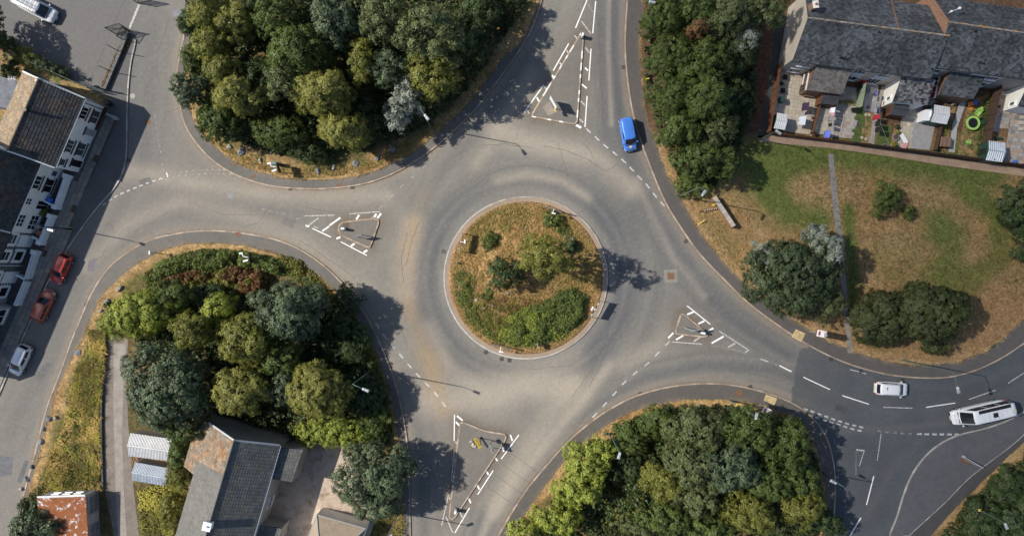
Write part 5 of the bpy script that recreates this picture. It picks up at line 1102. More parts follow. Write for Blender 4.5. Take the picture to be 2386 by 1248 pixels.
def gable_walls(parent, a, b, c, d, z0, ze, zr, m, name='wall'):
    """a-b front eave line, d-c rear eave line; ridge runs a/d middle to b/c middle (2D tuples)"""
    A, B, C_, D = [Vector((p[0], p[1], 0)) for p in (a, b, c, d)]
    e = (A + D) / 2; f = (B + C_) / 2; up = lambda p, z: Vector((p.x, p.y, z))
    vs = [up(A, z0), up(B, z0), up(C_, z0), up(D, z0), up(A, ze), up(B, ze), up(C_, ze), up(D, ze), up(e, zr), up(f, zr)]
    return MB().add(vs, [(0, 1, 5, 4), (1, 2, 6, 9, 5), (2, 3, 7, 6), (3, 0, 4, 8, 7), (4, 5, 9, 8), (7, 8, 9, 6)]).build(name, m, parent)
def opening(parent, base, d, out, t, z, w, h, kind='window', frame='trim_white', glass='glass', sill='trim_white', bars=1, surround=None, hbars=0, arch=False):
    """window or door proud of a wall: base 3D point, d along the wall, out = outward normal"""
    base = Vector(base); d = Vector(d); out = Vector(out); up = Vector((0, 0, 1)); c = base + d * t; yaw = math.atan2(d.y, d.x)
    def bx(u0, u1, z0, z1, o0, o1, mb): 
        p = c + d * ((u0 + u1) / 2) + out * ((o0 + o1) / 2); mb.box((p.x, p.y, (z0 + z1) / 2), (abs(u1 - u0), abs(o1 - o0), z1 - z0), yaw)
    f = MB(); fw = .075
    bx(-w / 2, w / 2, z, z + fw, .01, .07, f); bx(-w / 2, w / 2, z + h - fw, z + h, .01, .07, f); bx(-w / 2, -w / 2 + fw, z + fw, z + h - fw, .01, .07, f); bx(w / 2 - fw, w / 2, z + fw, z + h - fw, .01, .07, f)
    for i in range(1, bars + 1):
        u = -w / 2 + w * i / (bars + 1); bx(u - .03, u + .03, z + fw, z + h - fw, .01, .065, f)
    for i in range(1, hbars + 1):
        u = z + h * i / (hbars + 1); bx(-w / 2 + fw, w / 2 - fw, u - .03, u + .03, .012, .062, f)
    win = f.build(kind, M[frame], parent)
    g = MB(); bx(-w / 2 + fw, w / 2 - fw, z + fw, z + h - fw, .004, .03, g); g.build('pane' if kind == 'window' else 'door_panel', M[glass], win)
    s = MB()
    if kind == 'window': bx(-w / 2 - .1, w / 2 + .1, z - .13, z - .002, .002, .17, s); s.build('sill', M[sill], win); s = MB()
    bx(-w / 2 - .1, w / 2 + .1, z + h + .002, z + h + .15, .002, .13, s); s.build('lintel', M[sill], win)
    if surround:
        for sd in (-1, 1):
            for i in range(int(h / .22) + 2):
                q = MB(); zz = z - .1 + i * .22; l = .20 if i % 2 else .32
                bx(sd * (w / 2 + .004), sd * (w / 2 + l), zz, zz + .205, .003, .055, q); q.build('quoin', M[surround], win)
    return win
def corrugated(mb, e0, e1, r1, r0, pitch=.15, amp=.02, n_long=1):
    """sheet with ridges running from eave to ridge"""
    e0, e1, r0, r1 = map(Vector, (e0, e1, r0, r1)); nr = (e1 - e0).cross(r0 - e0).normalized()
    if nr.z < 0: nr = -nr
    n = int((e1 - e0).length / pitch) * 4; vs = []
    for i in range(n + 1):
        u = i / n; o = nr * (amp * (1 if (i % 4) in (1, 2) else -1) + amp + .004)
        vs += [e0.lerp(e1, u) + o, r0.lerp(r1, u) + o]
    fs = [(2 * i, 2 * i + 2, 2 * i + 3, 2 * i + 1) for i in range(n)]
    return mb.add(vs, fs, None)
# ------------------------------------------------------------------ left-hand terrace
u2 = Vector((math.cos(UL), math.sin(UL), 0)); out2 = Vector((-u2.y, u2.x, 0))      # along the facade, and outwards to the street
if out2.x < 0: out2 = -out2
HG = 'houses of the left-hand terrace'
def thouse(g0, L_, depth, name, label, wallm, roofm, ze=5.0, zr=7.5, rear=None, frontm=None, lich=None, eave=.28, verge0=True, pan=True):
    a = gp(g0, .1); root = empty(name, (a.x + u2.x * L_ / 2, a.y + u2.y * L_ / 2, .1), label, 'house', HG)
    b = a + u2 * L_; c = b - out2 * depth; d = a - out2 * depth
    gable_walls(root, (a.x, a.y), (b.x, b.y), (c.x, c.y), (d.x, d.y), -.1, ze, zr, M[wallm])
    m0 = (a + d) / 2; m1 = (b + c) / 2; U = lambda p, z: Vector((p.x, p.y, z)); sl = (zr - ze) / (depth / 2)
    f0, f1 = a + out2 * eave, b + out2 * eave; zf = ze - sl * eave + .06; r0, r1 = U(m0, zr + .06), U(m1, zr + .06)
    s1 = slope(root, U(f0, zf), U(f1, zf), r1, r0, M['felt']); (rooftiles_pan if pan else tiles)(s1, U(f0, zf), U(f1, zf), r1, r0, .31 if pan else .28, .33 if pan else .26, M[roofm])
    g0_, g1_ = d - out2 * eave, c - out2 * eave; s2 = slope(root, U(g0_, zf), U(g1_, zf), r1, r0, M['felt']); (rooftiles_pan if pan else tiles)(s2, U(g0_, zf), U(g1_, zf), r1, r0, .31 if pan else .28, .33 if pan else .26, M[lich or roofm])
    rg = MB(); n = int(L_ / .45)
    for i in range(n): p, q = r0.lerp(r1, (i + .02) / n), r0.lerp(r1, (i + .98) / n); rg.tube(p + Vector((0, 0, .02)), q + Vector((0, 0, .02)), .11, .12, 8)
    rg.build('ridge_tiles', M[lich or roofm], root)['kind'] = 'stuff'
    gt = MB(); gt.tube(U(f0, zf - .06) + out2 * .05, U(f1, zf - .06) + out2 * .05, .06, .06, 6); gt.build('gutter', M['trim_white' if wallm != 'stone_wall' else 'trim_dark'], root)
    for k, (p, q) in enumerate(((f0, r0), (f1, r1))):
        if k == 0 and not verge0: continue
        vb = MB(); P0 = U(p, zf + .10); P1 = q + Vector((0, 0, .04)); vb.slabq([P0 - u2 * .05, P0 + u2 * .10, P1 + u2 * .10, P1 - u2 * .05], .07); P0 = U(g0_ if k == 0 else g1_, zf + .10); vb.slabq([P0 - u2 * .05, P0 + u2 * .10, P1 + u2 * .10, P1 - u2 * .05], .07); vb.build('verge', M['trim_white'], root)
    return root, a
A, a0 = thouse((250, 249), 9.0, 7.45, 'end_house', 'white end-of-terrace house with lichen-brown rear roof and dark front roof', 'render_white', 'tile_dark', lich='tile_lichen')
opening(A, a0, u2, out2, 1.75, 3.05, 1.5, 1.15, sill='trim_red', bars=2, hbars=0); opening(A, a0, u2, out2, 1.75, .75, 1.7, 1.4, sill='trim_red', bars=1, glass='glass_grey')
opening(A, a0, u2, out2, 3.75, .1, .95, 2.05, kind='door', sill='trim_red', glass='render_grey', bars=0)
opening(A, a0, u2, out2, 6.1, 3.05, 1.6, 1.15, sill='trim_dark', bars=2, glass='glass_grey'); opening(A, a0, u2, out2, 6.1, .75, 1.7, 1.4, sill='trim_dark', bars=1, glass='glass_grey')
opening(A, a0, u2, out2, 8.2, 3.2, .9, 1.0, sill='trim_dark', bars=0, glass='glass_grey'); opening(A, a0, u2, out2, 7.95, .1, 1.0, 2.05, kind='door', sill='trim_dark', glass='glass', bars=0)
q = MB()                                # corner quoins and red plinth of the end house
for i in range(11): p = a0 + out2 * .02 + u2 * (.17 if i % 2 else .12); q.box((p.x, p.y, .55 + i * .42), (.34 if i % 2 else .24, .08, .24), UL)
q.build('quoins', M['trim_white'], A)
q = MB(); p = a0 + u2 * 1.7 + out2 * .05; q.box((p.x, p.y, .35), (3.2, .10, .5), UL); p = a0 + u2 * .05 + out2 * .03; q.box((p.x, p.y, 2.6), (.11, .07, 4.4), UL); q.build('plinth', M['trim_red'], A)
q = MB(); p0 = a0 + u2 * .55 + out2 * .09; q.tube(p0 + Vector((0, 0, 0)), p0 + Vector((0, 0, 4.7)), .05, .05, 8); q.build('downpipe', M['trim_dark'], A)
q = MB(); m0 = gp((158, 290), 7.55); q.box((m0.x + .3, m0.y, 7.7), (.3, .3, .6), UL); p = W(40, 262, 7.2); q.build('soil_vent', M['black'], A)
q = MB(); p = W(86, 188, 7.4); q.tube((p.x, p.y, 7.2), (p.x, p.y, 7.6), .08, .10, 8); q.build('vent_pipe', M['trim_white'], A)
x0 = gp((250, 249), 0)
FR = MB(); FR.prism([tuple(W(-60, 160, 3.9))[:2], tuple(W(48, 192, 3.9))[:2], tuple(W(20, 254, 3.9))[:2], tuple(W(-60, 235, 3.9))[:2]], 0, 3.9)
fx = single('flat_roof_extension', FR, M['felt_grey'], 'grey flat-roofed rear extension behind the end house', 'extension', loc=tuple(W(-10, 205, 0)))
# TV aerial on it
q = MB(); p = W(41, 188, 3.95); q.tube((p.x, p.y, 3.9), (p.x, p.y, 5.0), .03, .03, 6); q.tube((p.x - .5, p.y, 4.9), (p.x + .5, p.y - .1, 4.95), .02, .02, 5)
for k in range(5): q.tube((p.x - .4 + k * .2, p.y - .25, 4.93), (p.x - .4 + k * .2, p.y + .25, 4.93), .015, .015, 4)
single('tv_aerial', q, M['metal_white'], 'white TV aerial at the edge of the grey flat roof', 'aerial', loc=(p.x, p.y, 3.9))
B, b0 = thouse((152, 389), 9.15, 8.4, 'terraced_house', 'cream rendered terraced house with dark roof, next to the white end house', 'render_cream', 'tile_dark', zr=10.3)  # ridge made steeper than real so the street shadow reaches far enough
opening(B, b0, u2, out2, 2.6, 3.05, 1.7, 1.15, sill='trim_dark', bars=2); opening(B, b0, u2, out2, 2.75, .75, 1.8, 1.4, sill='trim_dark', bars=1)
opening(B, b0, u2, out2, 1.1, .9, .8, 1.1, sill='trim_white', bars=0, glass='glass_teal'); opening(B, b0, u2, out2, 5.1, 3.2, .85, 1.0, bars=1, hbars=1); opening(B, b0, u2, out2, 5.35, .1, 1.2, 2.1, kind='door', sill='render_cream', glass='glass', bars=1)
opening(B, b0, u2, out2, 7.6, 3.05, 1.6, 1.2, bars=2, hbars=1); opening(B, b0, u2, out2, 7.7, .75, 1.9, 1.45, bars=2, hbars=1)
c_g = (152 - 66 * 9.15 * 18.5 / 166.6, 389 + 153 * 9.15 * 18.5 / 166.6)
Cc, c0 = thouse(c_g, 8.9, 8.4, 'stone_house', 'dark stone terraced house with white quoined windows and arched doors', 'stone_wall', 'tile_dark', verge0=False, pan=False, zr=10.3)  # same steepened roof, shaped to lengthen the shadow on the street
for t, z, w, h in [(.9, 3.05, 1.3, 1.2), (3.1, 3.05, 1.2, 1.2), (3.05, .8, 1.3, 1.35), (5.9, 3.05, 1.2, 1.2), (7.9, .8, 1.3, 1.35), (8.0, 3.05, 1.1, 1.2)]: opening(Cc, c0, u2, out2, t, z, w, h, surround='trim_white', bars=0, hbars=1 if z > 2 else 0, glass='glass_grey' if t < 2 else 'glass')
for t in (1.05, 5.95): opening(Cc, c0, u2, out2, t, .1, 1.0, 2.3, kind='door', surround='trim_white', glass='trim_white', bars=0, sill='trim_white')
q = MB(); p = c0 + u2 * 4.35 + out2 * .06; q.tube((p.x, p.y, .1), (p.x, p.y, 4.9), .05, .05, 6); q.build('downpipe', M['trim_white'], Cc)
d_g = (c_g[0] - 66 * 8.9 * 18.5 / 166.6, c_g[1] + 153 * 8.9 * 18.5 / 166.6)
D, d0 = thouse(d_g, 10, 8.4, 'bay_house', 'grey rendered house with two-storey flat bays at the bottom of the terrace', 'render_grey', 'tile_dark', pan=False, zr=10.3)  # roof pitched up here too, for the long street shadow
for t in (1.9, 6.2):
    c = d0 + u2 * t + out2 * .45; q = MB(); q.box((c.x, c.y, 2.45), (2.6, .9, 4.7), UL); bay = q.build('bay', M['render_grey'], D)
    q = MB(); q.box((c.x + out2.x * .03, c.y + out2.y * .03, 4.88), (2.8, 1.0, .16), UL); q.box((c.x + out2.x * .02, c.y + out2.y * .02, 2.55), (2.7, .98, .12), UL); q.build('cornice', M['render_white'], bay)
    bb = d0 + out2 * .9
    opening(D, bb, u2, out2, t, 3.1, 1.9, 1.3, bars=1); opening(D, bb, u2, out2, t, .8, 1.9, 1.4, bars=1)
opening(D, d0, u2, out2, 4.0, .1, 1.0, 2.2, kind='door', glass='glass_teal', bars=0)
# front garden walls
def gwall(p, q_, label, h=.95, w=.42, m='render_white', lattice=False, piers=(1, 1)):
    a, b = gp(p, 0), gp(q_, 0); d = (b - a); l = d.length; d.normalize(); n = Vector((-d.y, d.x, 0)); ang = math.atan2(d.y, d.x); c = (a + b) / 2
    root = empty('garden_wall', (c.x, c.y, KH), label, 'garden wall', 'front garden walls of the left-hand terrace')
    mb = MB(); mb.box((c.x, c.y, KH + h / 2), (l, w * .8, h), ang); mb.build('wall', M[m], root)
    mb = MB(); mb.box((c.x, c.y, KH + h + .04), (l + .04, w, .08), ang); mb.build('coping', M[m], root)
    for k, e in enumerate((a, b)):
        if piers[k]: mb = MB(); mb.box((e.x, e.y, KH + h * .55 + .04), (.46, w * 1.25, h * 1.1 + .08), ang); mb.box((e.x, e.y, KH + h * 1.1 + .14), (.56, w * 1.5, .10), ang); mb.build('pier', M[m], root)
    if lattice:
        mb = MB()
        for i in range(int(l / .22)): pp = a + d * (.2 + i * .22) + n * .05; mb.box((pp.x, pp.y, KH + h + .086), (.07, .16, .012), ang + .5 * (i % 2))
        mb.build('pierced_coping', M['trim_dark'], root)
    return root
gwall((167, 413), (142, 484), 'white front wall before the cream house, uppermost of the row'); gwall((131, 505), (106, 566), 'white front wall between the cream and the stone house', piers=(1, 1)); gwall((94, 588), (75, 648), 'white pierced front wall of the stone house, upper half', lattice=True, piers=(1, 0)); gwall((73, 655), (50, 710), 'white pierced front wall of the stone house, lower half', lattice=True, piers=(0, 0))
gwall((104, 560), (88, 552), 'short white side wall at the stone house door', w=.22, piers=(0, 0)); gwall((72, 650), (52, 640), 'short white side wall between the two halves of the stone house', w=.22, piers=(0, 0)); gwall((140, 482), (116, 470), 'short white side wall below the arched door of the cream house', w=.22, piers=(0, 0)); gwall((276, 278), (255, 268), 'low grey kerb wall by the corner of the end house', w=.3, h=.5, m='render_grey', piers=(1, 0))
fy = surf('front_yards', [(186, 402), (166, 412), (140, 486), (104, 572), (72, 652), (48, 712), (22, 700), (88, 548), (154, 398)], mat('yard_brick', (.12, .085, .065), var=.3, scale=2, fine=.3, fscale=9, col2=(.07, .07, .075), mix_scale=.8), z=KH + .012)
# wheelie bins and pots in the front yards, porch satellite dishes
def wbin(px, py, m, label, ang=0, g_='wheelie bins', s=1, z=.15):
    x, y = G(px, py); root = empty('wheelie_bin', (0, 0, 0), label, 'bin', g_)
    mb = MB(); mb.hull([(-.22, -.26, .05), (.22, -.26, .05), (.22, .24, .05), (-.22, .24, .05)], [(-.28, -.32, .95), (.28, -.32, .95), (.28, .34, .95), (-.28, .34, .95)]); mb.build('body', M[m], root)
    mb = MB(); mb.hull([(-.30, -.36, .955), (.30, -.36, .955), (.30, .38, .955), (-.30, .38, .955)], [(-.26, -.30, 1.06), (.26, -.30, 1.06), (.26, .36, 1.02), (-.26, .36, 1.02)]); mb.tube((-.25, -.38, .98), (.25, -.38, .98), .02, .02, 6); mb.build('lid', M[m], root)
    for sx in (-.25, .25): mb = MB(); mb.tube((sx - .03, -.28, .1), (sx + .03, -.28, .1), .1, .1, 10); mb.build('wheel', M['rubber'], root)
    root.location = (x, y, z); root.rotation_euler = (0, 0, ang); root.scale = (s, s, s); return root
wbin(129, 468, 'blue', 'blue wheelie bin behind the white front wall of the cream house', 1.2); wbin(100, 528, 'plastic_grey', 'grey wheelie bin in the yard below the arched door', 1.0)
wbin(105, 544, 'terracotta', 'reddish brown wheelie bin in the yard of the cream house', 1.1); wbin(260, 243, 'black', 'black wheelie bin at the side of the end house', .5)
wbin(2066, 168 + 40, 'black', 'black bin', 0) if False else None
T_(102, 495, 9, 8, 1.2, 'bush', 'olive', 'small potted shrub beside the arched door of the cream house', name='potted_shrub', cat='shrub')

# ------------------------------------------------------------------ yard corner, hedge and mesh fences at the top left
def meshfence(pts, label, h=2.3, m='metal_green', posts=True):
    P_ = [gp(p, 0) for p in pts]; root = empty('mesh_fence', (P_[0].x, P_[0].y, .0), label, 'fence')
    for i in range(len(P_) - 1):
        a, b = P_[i], P_[i + 1]; d = b - a; l = d.length; d.normalize(); mb = MB()
        for z in (.15, h * .33, h * .66, h - .02): mb.tube(a + Vector((0, 0, z)), b + Vector((0, 0, z)), .018, .018, 4, False)
        k = int(l / .16)
        for j in range(k): p = a + d * (j * l / k); mb.tube(p + Vector((0, 0, .1)), p + Vector((0, 0, h)), .010, .010, 3, False)
        mb.build('mesh_panel', M[m], root)
    for p in P_: mb = MB(); mb.box((p.x, p.y, h / 2), (.09, .09, h + .15)); mb.build('post', M[m], root)
    return root
meshfence([(66, 142), (115, 164), (150, 180), (190, 198), (228, 214), (246, 210)], 'green mesh fence along the bottom of the yard at the top left')
for a in [(12, 100, 40, 22, 3, 'bush', 'dark', 'dark hedge clump at the left end of the yard edge', 0), (58, 128, 36, 20, 3, 'bush', 'olive', 'green hedge clump with yellow tips by the yard edge', 0), (100, 148, 34, 18, 2.6, 'bush', 'dark', 'dark hedge clump in the middle of the yard edge', 0), (140, 168, 30, 14, 2.3, 'bush', 'dark', 'dark low hedge clump right of the middle of the yard edge', 0), (24, 165, 20, 26, 2.6, 'conifer', 'dark', 'rounded dark shrub behind the flat roof', 0), (-62, 70, 70, 70, 9, 'clump', 'dark', 'tall dark tree at the left edge shading the yard', 0)]:
    T_(a[0], a[1], a[2], a[3], a[4], a[5], a[6], a[7], name='hedge' if a[4] < 4 else 'tree', cat='hedge' if a[4] < 4 else 'tree', rot=20)
surf('back_gardens', [(-200, 90), (0, 100), (60, 140), (230, 218), (262, 232), (250, 250), (60, 160), (0, 300), (-200, 300)], M['turf_dry'], z=KH + .02)
cover('weeds', [(300, 84), (306, 100), (286, 130), (264, 182), (250, 205), (240, 200), (262, 150), (284, 104)], 'rust', 'brown weeds growing along the foot of the yard wall', h=.5, dens=60, size=.13, seed=121, gap=.2, cat='weeds', z0=.05)
cover('weeds', [(300, 84), (306, 96), (288, 126), (266, 176), (254, 196), (248, 190), (268, 144), (286, 104)], 'yellow', 'yellowish weeds growing on the yard wall', h=.7, dens=50, size=.12, seed=123, gap=.38, cat='weeds', z0=.05)
mb = MB(); e = resample([(303, 78), (290, 112), (270, 160), (248, 212)], 8)
for i in range(len(e) - 1):
    for r in range(3): mb.prism([G(e[i][0] - 3, e[i][1] - 1), G(e[i + 1][0] - 3, e[i + 1][1] - 1.4), G(e[i + 1][0] + 3, e[i + 1][1] + 1 - .4), G(e[i][0] + 3, e[i][1] + 1)], .0 + r * .2, .19 + r * .2, tint=random.random())
single('low_wall', mb, M['stone_wall'], 'low stone wall with weeds between the yard and the street', 'wall', loc=(*G(275, 150), 0))
for i, (px, py) in enumerate([(281, 122), (263, 169), (246, 212)]):
    p = gp((px, py), 0); mb = MB(); mb.tube((p.x, p.y, 0), (p.x, p.y, 2.7), .05, .045, 8); mb.tube((p.x, p.y, 2.7), (p.x - .05, p.y, 2.9), .045, .03, 8)
    single('fence_post', mb, M['metal_dark'], ['thin dark post in the weedy wall, uppermost of three', 'thin dark post in the weedy wall, middle of three', 'thin dark post at the lower end of the weedy wall'][i], 'post', 'posts along the yard wall', loc=(p.x, p.y, 0))
def gate(p, q_, h, label, m='metal_dark'):
    a, b = gp(p, 0), gp(q_, 0); d = (b - a); l = d.length; d.normalize(); root = empty('yard_gate', (a.x, a.y, 0), label, 'gate')
    mb = MB(); Z = Vector((0, 0, 1))
    for z in (.12, h * .5, h): mb.tube(a + Z * z, b + Z * z, .04, .04, 6)
    for e_ in (a, b): mb.tube(e_ + Z * .05, e_ + Z * (h + .02), .05, .05, 6)
    mb.tube(a + Z * .12, b + Z * h, .03, .03, 6); mb.build('frame', M[m], root)
    mb = MB(); k = int(l / .12)
    for i in range(k): c = a + d * (l * (i + .5) / k); mb.tube(c + Z * .12, c + Z * h, .016, .016, 4)
    mb.build('bars', M[m], root); return root
gate((302, 71), (270, 80), 2.4, 'open dark metal gate leaf at the yard entrance'); gate((321, 8), (352, 2), 2.2, 'dark metal gate leaf at the top edge of the yard entrance')
gate((303, 74), (290, 95), 1.8, 'short dark railing panel beside the open gate leaf')
p = gp((222, 201), 0); mb = MB(); mb.hull([(p.x - .3, p.y - .12, .1), (p.x + .3, p.y - .16, .1), (p.x + .3, p.y + .1, .1), (p.x - .3, p.y + .12, .1)], [(p.x - .2, p.y - .1, .4), (p.x + .25, p.y - .1, .3), (p.x + .25, p.y + .05, .3), (p.x - .2, p.y + .08, .4)]); single('plastic_bag', mb, M['cloth_white'], 'white plastic bag lying in the yard corner', 'bag', loc=(p.x, p.y, 0.1), bevel=.04)

# ------------------------------------------------------------------ hall at the bottom left
def V(px, py, z): return W(px, py, z)
hall = empty('hall', (*W(545, 1120, 0)[:2], .1), 'long hall with a lichen-stained light slope and a dark tiled slope', 'building')
Lp, Rp, Ap = W(486, 986, 5), W(652, 1037, 5), W(545, 1027, 8); dirv = (W(480, 1248, 8) - Ap); dirv.z = 0; dirv = dirv.normalized(); LEN = 17.0
Rp = Vector((2 * Ap.x - Lp.x, 2 * Ap.y - Lp.y, 5))
gable_walls(hall, (Rp.x, Rp.y), (Rp.x + dirv.x * LEN, Rp.y + dirv.y * LEN), (Lp.x + dirv.x * LEN, Lp.y + dirv.y * LEN), (Lp.x, Lp.y), 0, 4.95, 7.9, M['hall_wall'])
s1 = slope(hall, Rp + dirv * -.15, Rp + dirv * LEN, Ap + dirv * LEN, Ap - dirv * .15, M['felt']); rooftiles_pan(s1, Rp - dirv * .15 + Vector((0, 0, .02)), Rp + dirv * LEN + Vector((0, 0, .02)), Ap + dirv * LEN + Vector((0, 0, .02)), Ap - dirv * .15 + Vector((0, 0, .02)), .42, .30, M['tile_hall'])
s2 = slope(hall, Lp - dirv * .15, Lp + dirv * LEN, Ap + dirv * LEN, Ap - dirv * .15, M['felt'])
cut = 4.6; Z3 = Vector((0, 0, .02))
tiles(s2, Lp - dirv * .15 + Z3, Lp + dirv * cut + Z3, Ap + dirv * (cut - .6) + Z3, Ap - dirv * .15 + Z3, .30, .30, M['tile_hall_rust'], lift=.02); tiles(s2, Lp + dirv * cut + Z3, Lp + dirv * LEN + Z3, Ap + dirv * LEN + Z3, Ap + dirv * (cut - .6) + Z3, .30, .30, M['tile_hall_light'], lift=.015)
mb = MB(); mb.tube(Ap + Vector((0, 0, .1)) - dirv * .15, Ap + dirv * LEN + Vector((0, 0, .1)), .10, .10, 8); mb.build('ridge_cap', M['tile_hall_light'], hall)
up = Vector((0, 0, 1))
mb = MB(); Pv = [Lp - dirv * .18, Ap - dirv * .18, Rp - dirv * .18]
for i in range(2): a, b = Pv[i] + up * .12, Pv[i + 1] + up * .12; mb.hull([a + dirv * .16 - up * .2, b + dirv * .16 - up * .2, b - dirv * .06 - up * .2, a - dirv * .06 - up * .2], [a + dirv * .16, b + dirv * .16, b - dirv * .06, a - dirv * .06])
mb.build('barge_board', M['metal_grey'], hall)
xg = (Rp - Ap); xg.z = 0; xg.normalize()
lean = [Lp + up * .0, W(440, 990, 3.6), W(417, 1092, 3.6), W(448, 1108, 4.4)]; lean[3] = Lp + dirv * 6.3; lean[2] = lean[3] - xg * 1.9 + up * -1.4; lean[1] = Lp - xg * 1.9 - up * 1.4
lr = slope(hall, lean[1], lean[2], lean[3], lean[0], M['felt'], name='lean_to_roof'); tiles(lr, lean[1], lean[2], lean[3] , lean[0], .30, .30, M['tile_hall_rust'], lift=.02)
mb = MB(); q4 = [(lean[1] + xg * .15), (lean[2] + xg * .15 - dirv * .1), lean[3] - dirv * .1, lean[0]]; mb.hull([Vector((p.x, p.y, 0)) for p in q4], [p - up * .16 for p in q4]); mb.build('lean_to_wall', M['hall_wall'], hall)
def annex(px_pts, zt, zb, label_m, wall='hall_wall', name='annex'):
    """mono-pitch annex: px_pts = image corners high0, high1, low1, low0"""
    h0, h1, l1, l0 = W(*px_pts[0], zt), W(*px_pts[1], zt), W(*px_pts[2], zb), W(*px_pts[3], zb)
    mb = MB(); mb.hull([Vector((p.x, p.y, 0)) for p in (h0, h1, l1, l0)], [p - up * .14 for p in (h0, h1, l1, l0)]); w = mb.build(name + '_wall', M[wall], hall)
    s = slope(hall, l0 + up * .02, l1 + up * .02, h1 + up * .02, h0 + up * .02, M['felt'], name=name + '_roof', t=.12); rooftiles_pan(s, l0 + up * .03, l1 + up * .03, h1 + up * .03, h0 + up * .03, .42, .32, M[label_m])
annex([(650, 1042), (632, 1114), (680, 1122), (706, 1046)], 4.4, 3.7, 'tile_hall'); annex([(596, 1222), (590, 1262), (650, 1262), (656, 1230)], 3.6, 3.0, 'tile_hall')
mb = MB(); p = W(484, 1224, 8.4); mb.box((p.x, p.y, 8.1), (.8, .85, 1.0), -.25); ch_ = mb.build('chimney', M['render_white'], hall); mb = MB(); mb.box((p.x, p.y, 8.64), (.95, 1.0, .10), -.25); mb.tube((p.x, p.y, 8.6), (p.x, p.y, 8.95), .14, .12, 8); mb.build('chimney_cap', M['metal_white'], ch_)
mb = MB(); a, b = Rp - up * .08, Rp + dirv * LEN - up * .08; mb.tube(a + xg * .08, b + xg * .08, .07, .07, 6); mb.build('gutter', M['metal_white'], hall)
rd = Vector((Rp.x, Rp.y, 0))
for t, w in ((8.0, 1.4), (11.2, 1.4)): opening(hall, rd, dirv, xg, t, 1.2, w, 1.4, bars=1, glass='glass_grey')
wl = MB(); a, b = W(478, 975, 0), W(706, 1036, 0); dd = (b - a).normalized(); n_ = Vector((-dd.y, dd.x, 0)); wl.hull([a, b, b - n_ * .3, a - n_ * .3], [a + up * 3.2, b + up * 3.2, b - n_ * .3 + up * 3.2, a - n_ * .3 + up * 3.2]); wl.build('rear_wall', M['hall_wall'], hall)
# small hipped building at the bottom edge
hb = empty('small_hipped_building', (*W(790, 1260, 0)[:2], .1), 'small building with a tan hipped roof at the bottom edge of the yard', 'building')
z_e, z_r = 2.8, 4.2; e = [W(716, 1226, z_e), W(742, 1198, z_e), W(850, 1228, z_e), W(838, 1300, z_e), W(700, 1300, z_e)]
rA, rB = W(722, 1222, z_r), W(800, 1262, z_r)
c4 = [W(738, 1198, z_e), W(852, 1230, z_e), W(822, 1320, z_e), W(704, 1288, z_e)]; m1 = (c4[0] + c4[3]) / 2; m2 = (c4[1] + c4[2]) / 2; k = (m2 - m1); r0 = m1 + k * .26 + up * (z_r - z_e); r1 = m1 + k * .74 + up * (z_r - z_e)
mb = MB(); mb.hull([Vector((p.x, p.y, 0)) for p in c4], [p - up * .12 for p in c4]); mb.build('wall', M['render_cream'], hb)
mb = MB(); mb.add([*c4, r0, r1], [(0, 1, 5, 4), (1, 2, 5), (2, 3, 4, 5), (3, 0, 4)]); mb.build('roof', mat('tan_roof', (.27, .215, .16), var=.15, fine=.2, fscale=9), hb)
mb = MB()
for p, q_ in ((c4[0], r0), (c4[1], r1), (c4[2], r1), (c4[3], r0), (r0, r1)): mb.tube(p + up * .03, q_ + up * .03, .07, .07, 6)
for i in range(4): mb.tube(c4[i], c4[(i + 1) % 4], .06, .06, 6)
mb.build('hip_tiles', M['metal_grey'], hb)
# corrugated sheds
def shed(pts, z, zr, m, wallm, label, name='shed', ridge_along=0, pitch=.18, amp=.03, group='corrugated sheds by the track', cat='shed', door=None):
    """image corners of the roof outline c0..c3 at eave height z; ridge joins the middles of c0-c3 and c1-c2"""
    c = [W(*p, z) for p in pts]; root = empty(name, (*((c[0] + c[2]) / 2)[:2], .1), label, cat, group)
    m1 = (c[0] + c[3]) / 2 + up * (zr - z); m2 = (c[1] + c[2]) / 2 + up * (zr - z); ins = .04; cen = (c[0] + c[1] + c[2] + c[3]) / 4
    cc = [p.lerp(cen, ins) for p in c]
    vs = [Vector((p.x, p.y, 0.05)) for p in cc] + [p - up * .03 for p in cc] + [m1.lerp(cen, ins) - up * .05, m2.lerp(cen, ins) - up * .05]
    mb = MB(); mb.add(vs, [(0, 1, 5, 4), (1, 2, 6, 9, 5), (2, 3, 7, 6), (3, 0, 4, 8, 7)]); mb.build('wall', M[wallm], root)
    for q in ((c[0], c[1], m2, m1), (c[3], c[2], m2, m1)):
        mb = MB(); mb.slabq([q[0], q[1], q[2], q[3]], .02); corrugated(mb, *q, pitch=pitch, amp=amp); mb.build('roof_sheet', M[m], root)
    mb = MB(); mb.tube(m1 + up * (amp * 2 + .01), m2 + up * (amp * 2 + .01), .06, .06, 6); mb.build('ridge_cap', M[m], root)
    if door:
        a, b = cc[door[0]], cc[door[1]]; mid = (a + b) / 2; d_ = (b - a); d_.z = 0; d_.normalize(); n_ = Vector((d_.y, -d_.x, 0)); 
        if (mid + n_ - cen).length < (mid - cen).length: n_ = -n_
        mb = MB(); mb.box((mid.x + n_.x * .02, mid.y + n_.y * .02, .05 + (z - .3) / 2), (.75, .05, z - .3), math.atan2(d_.y, d_.x)); mb.build('door', M[door[2]], root)
    return root
shed([(304, 1008), (402, 1022), (394, 1073), (300, 1061)], 2.3, 2.75, 'corr_white', 'render_beige', 'white corrugated shed beneath the big sycamore by the track', door=(0, 3, 'wood_dark'))
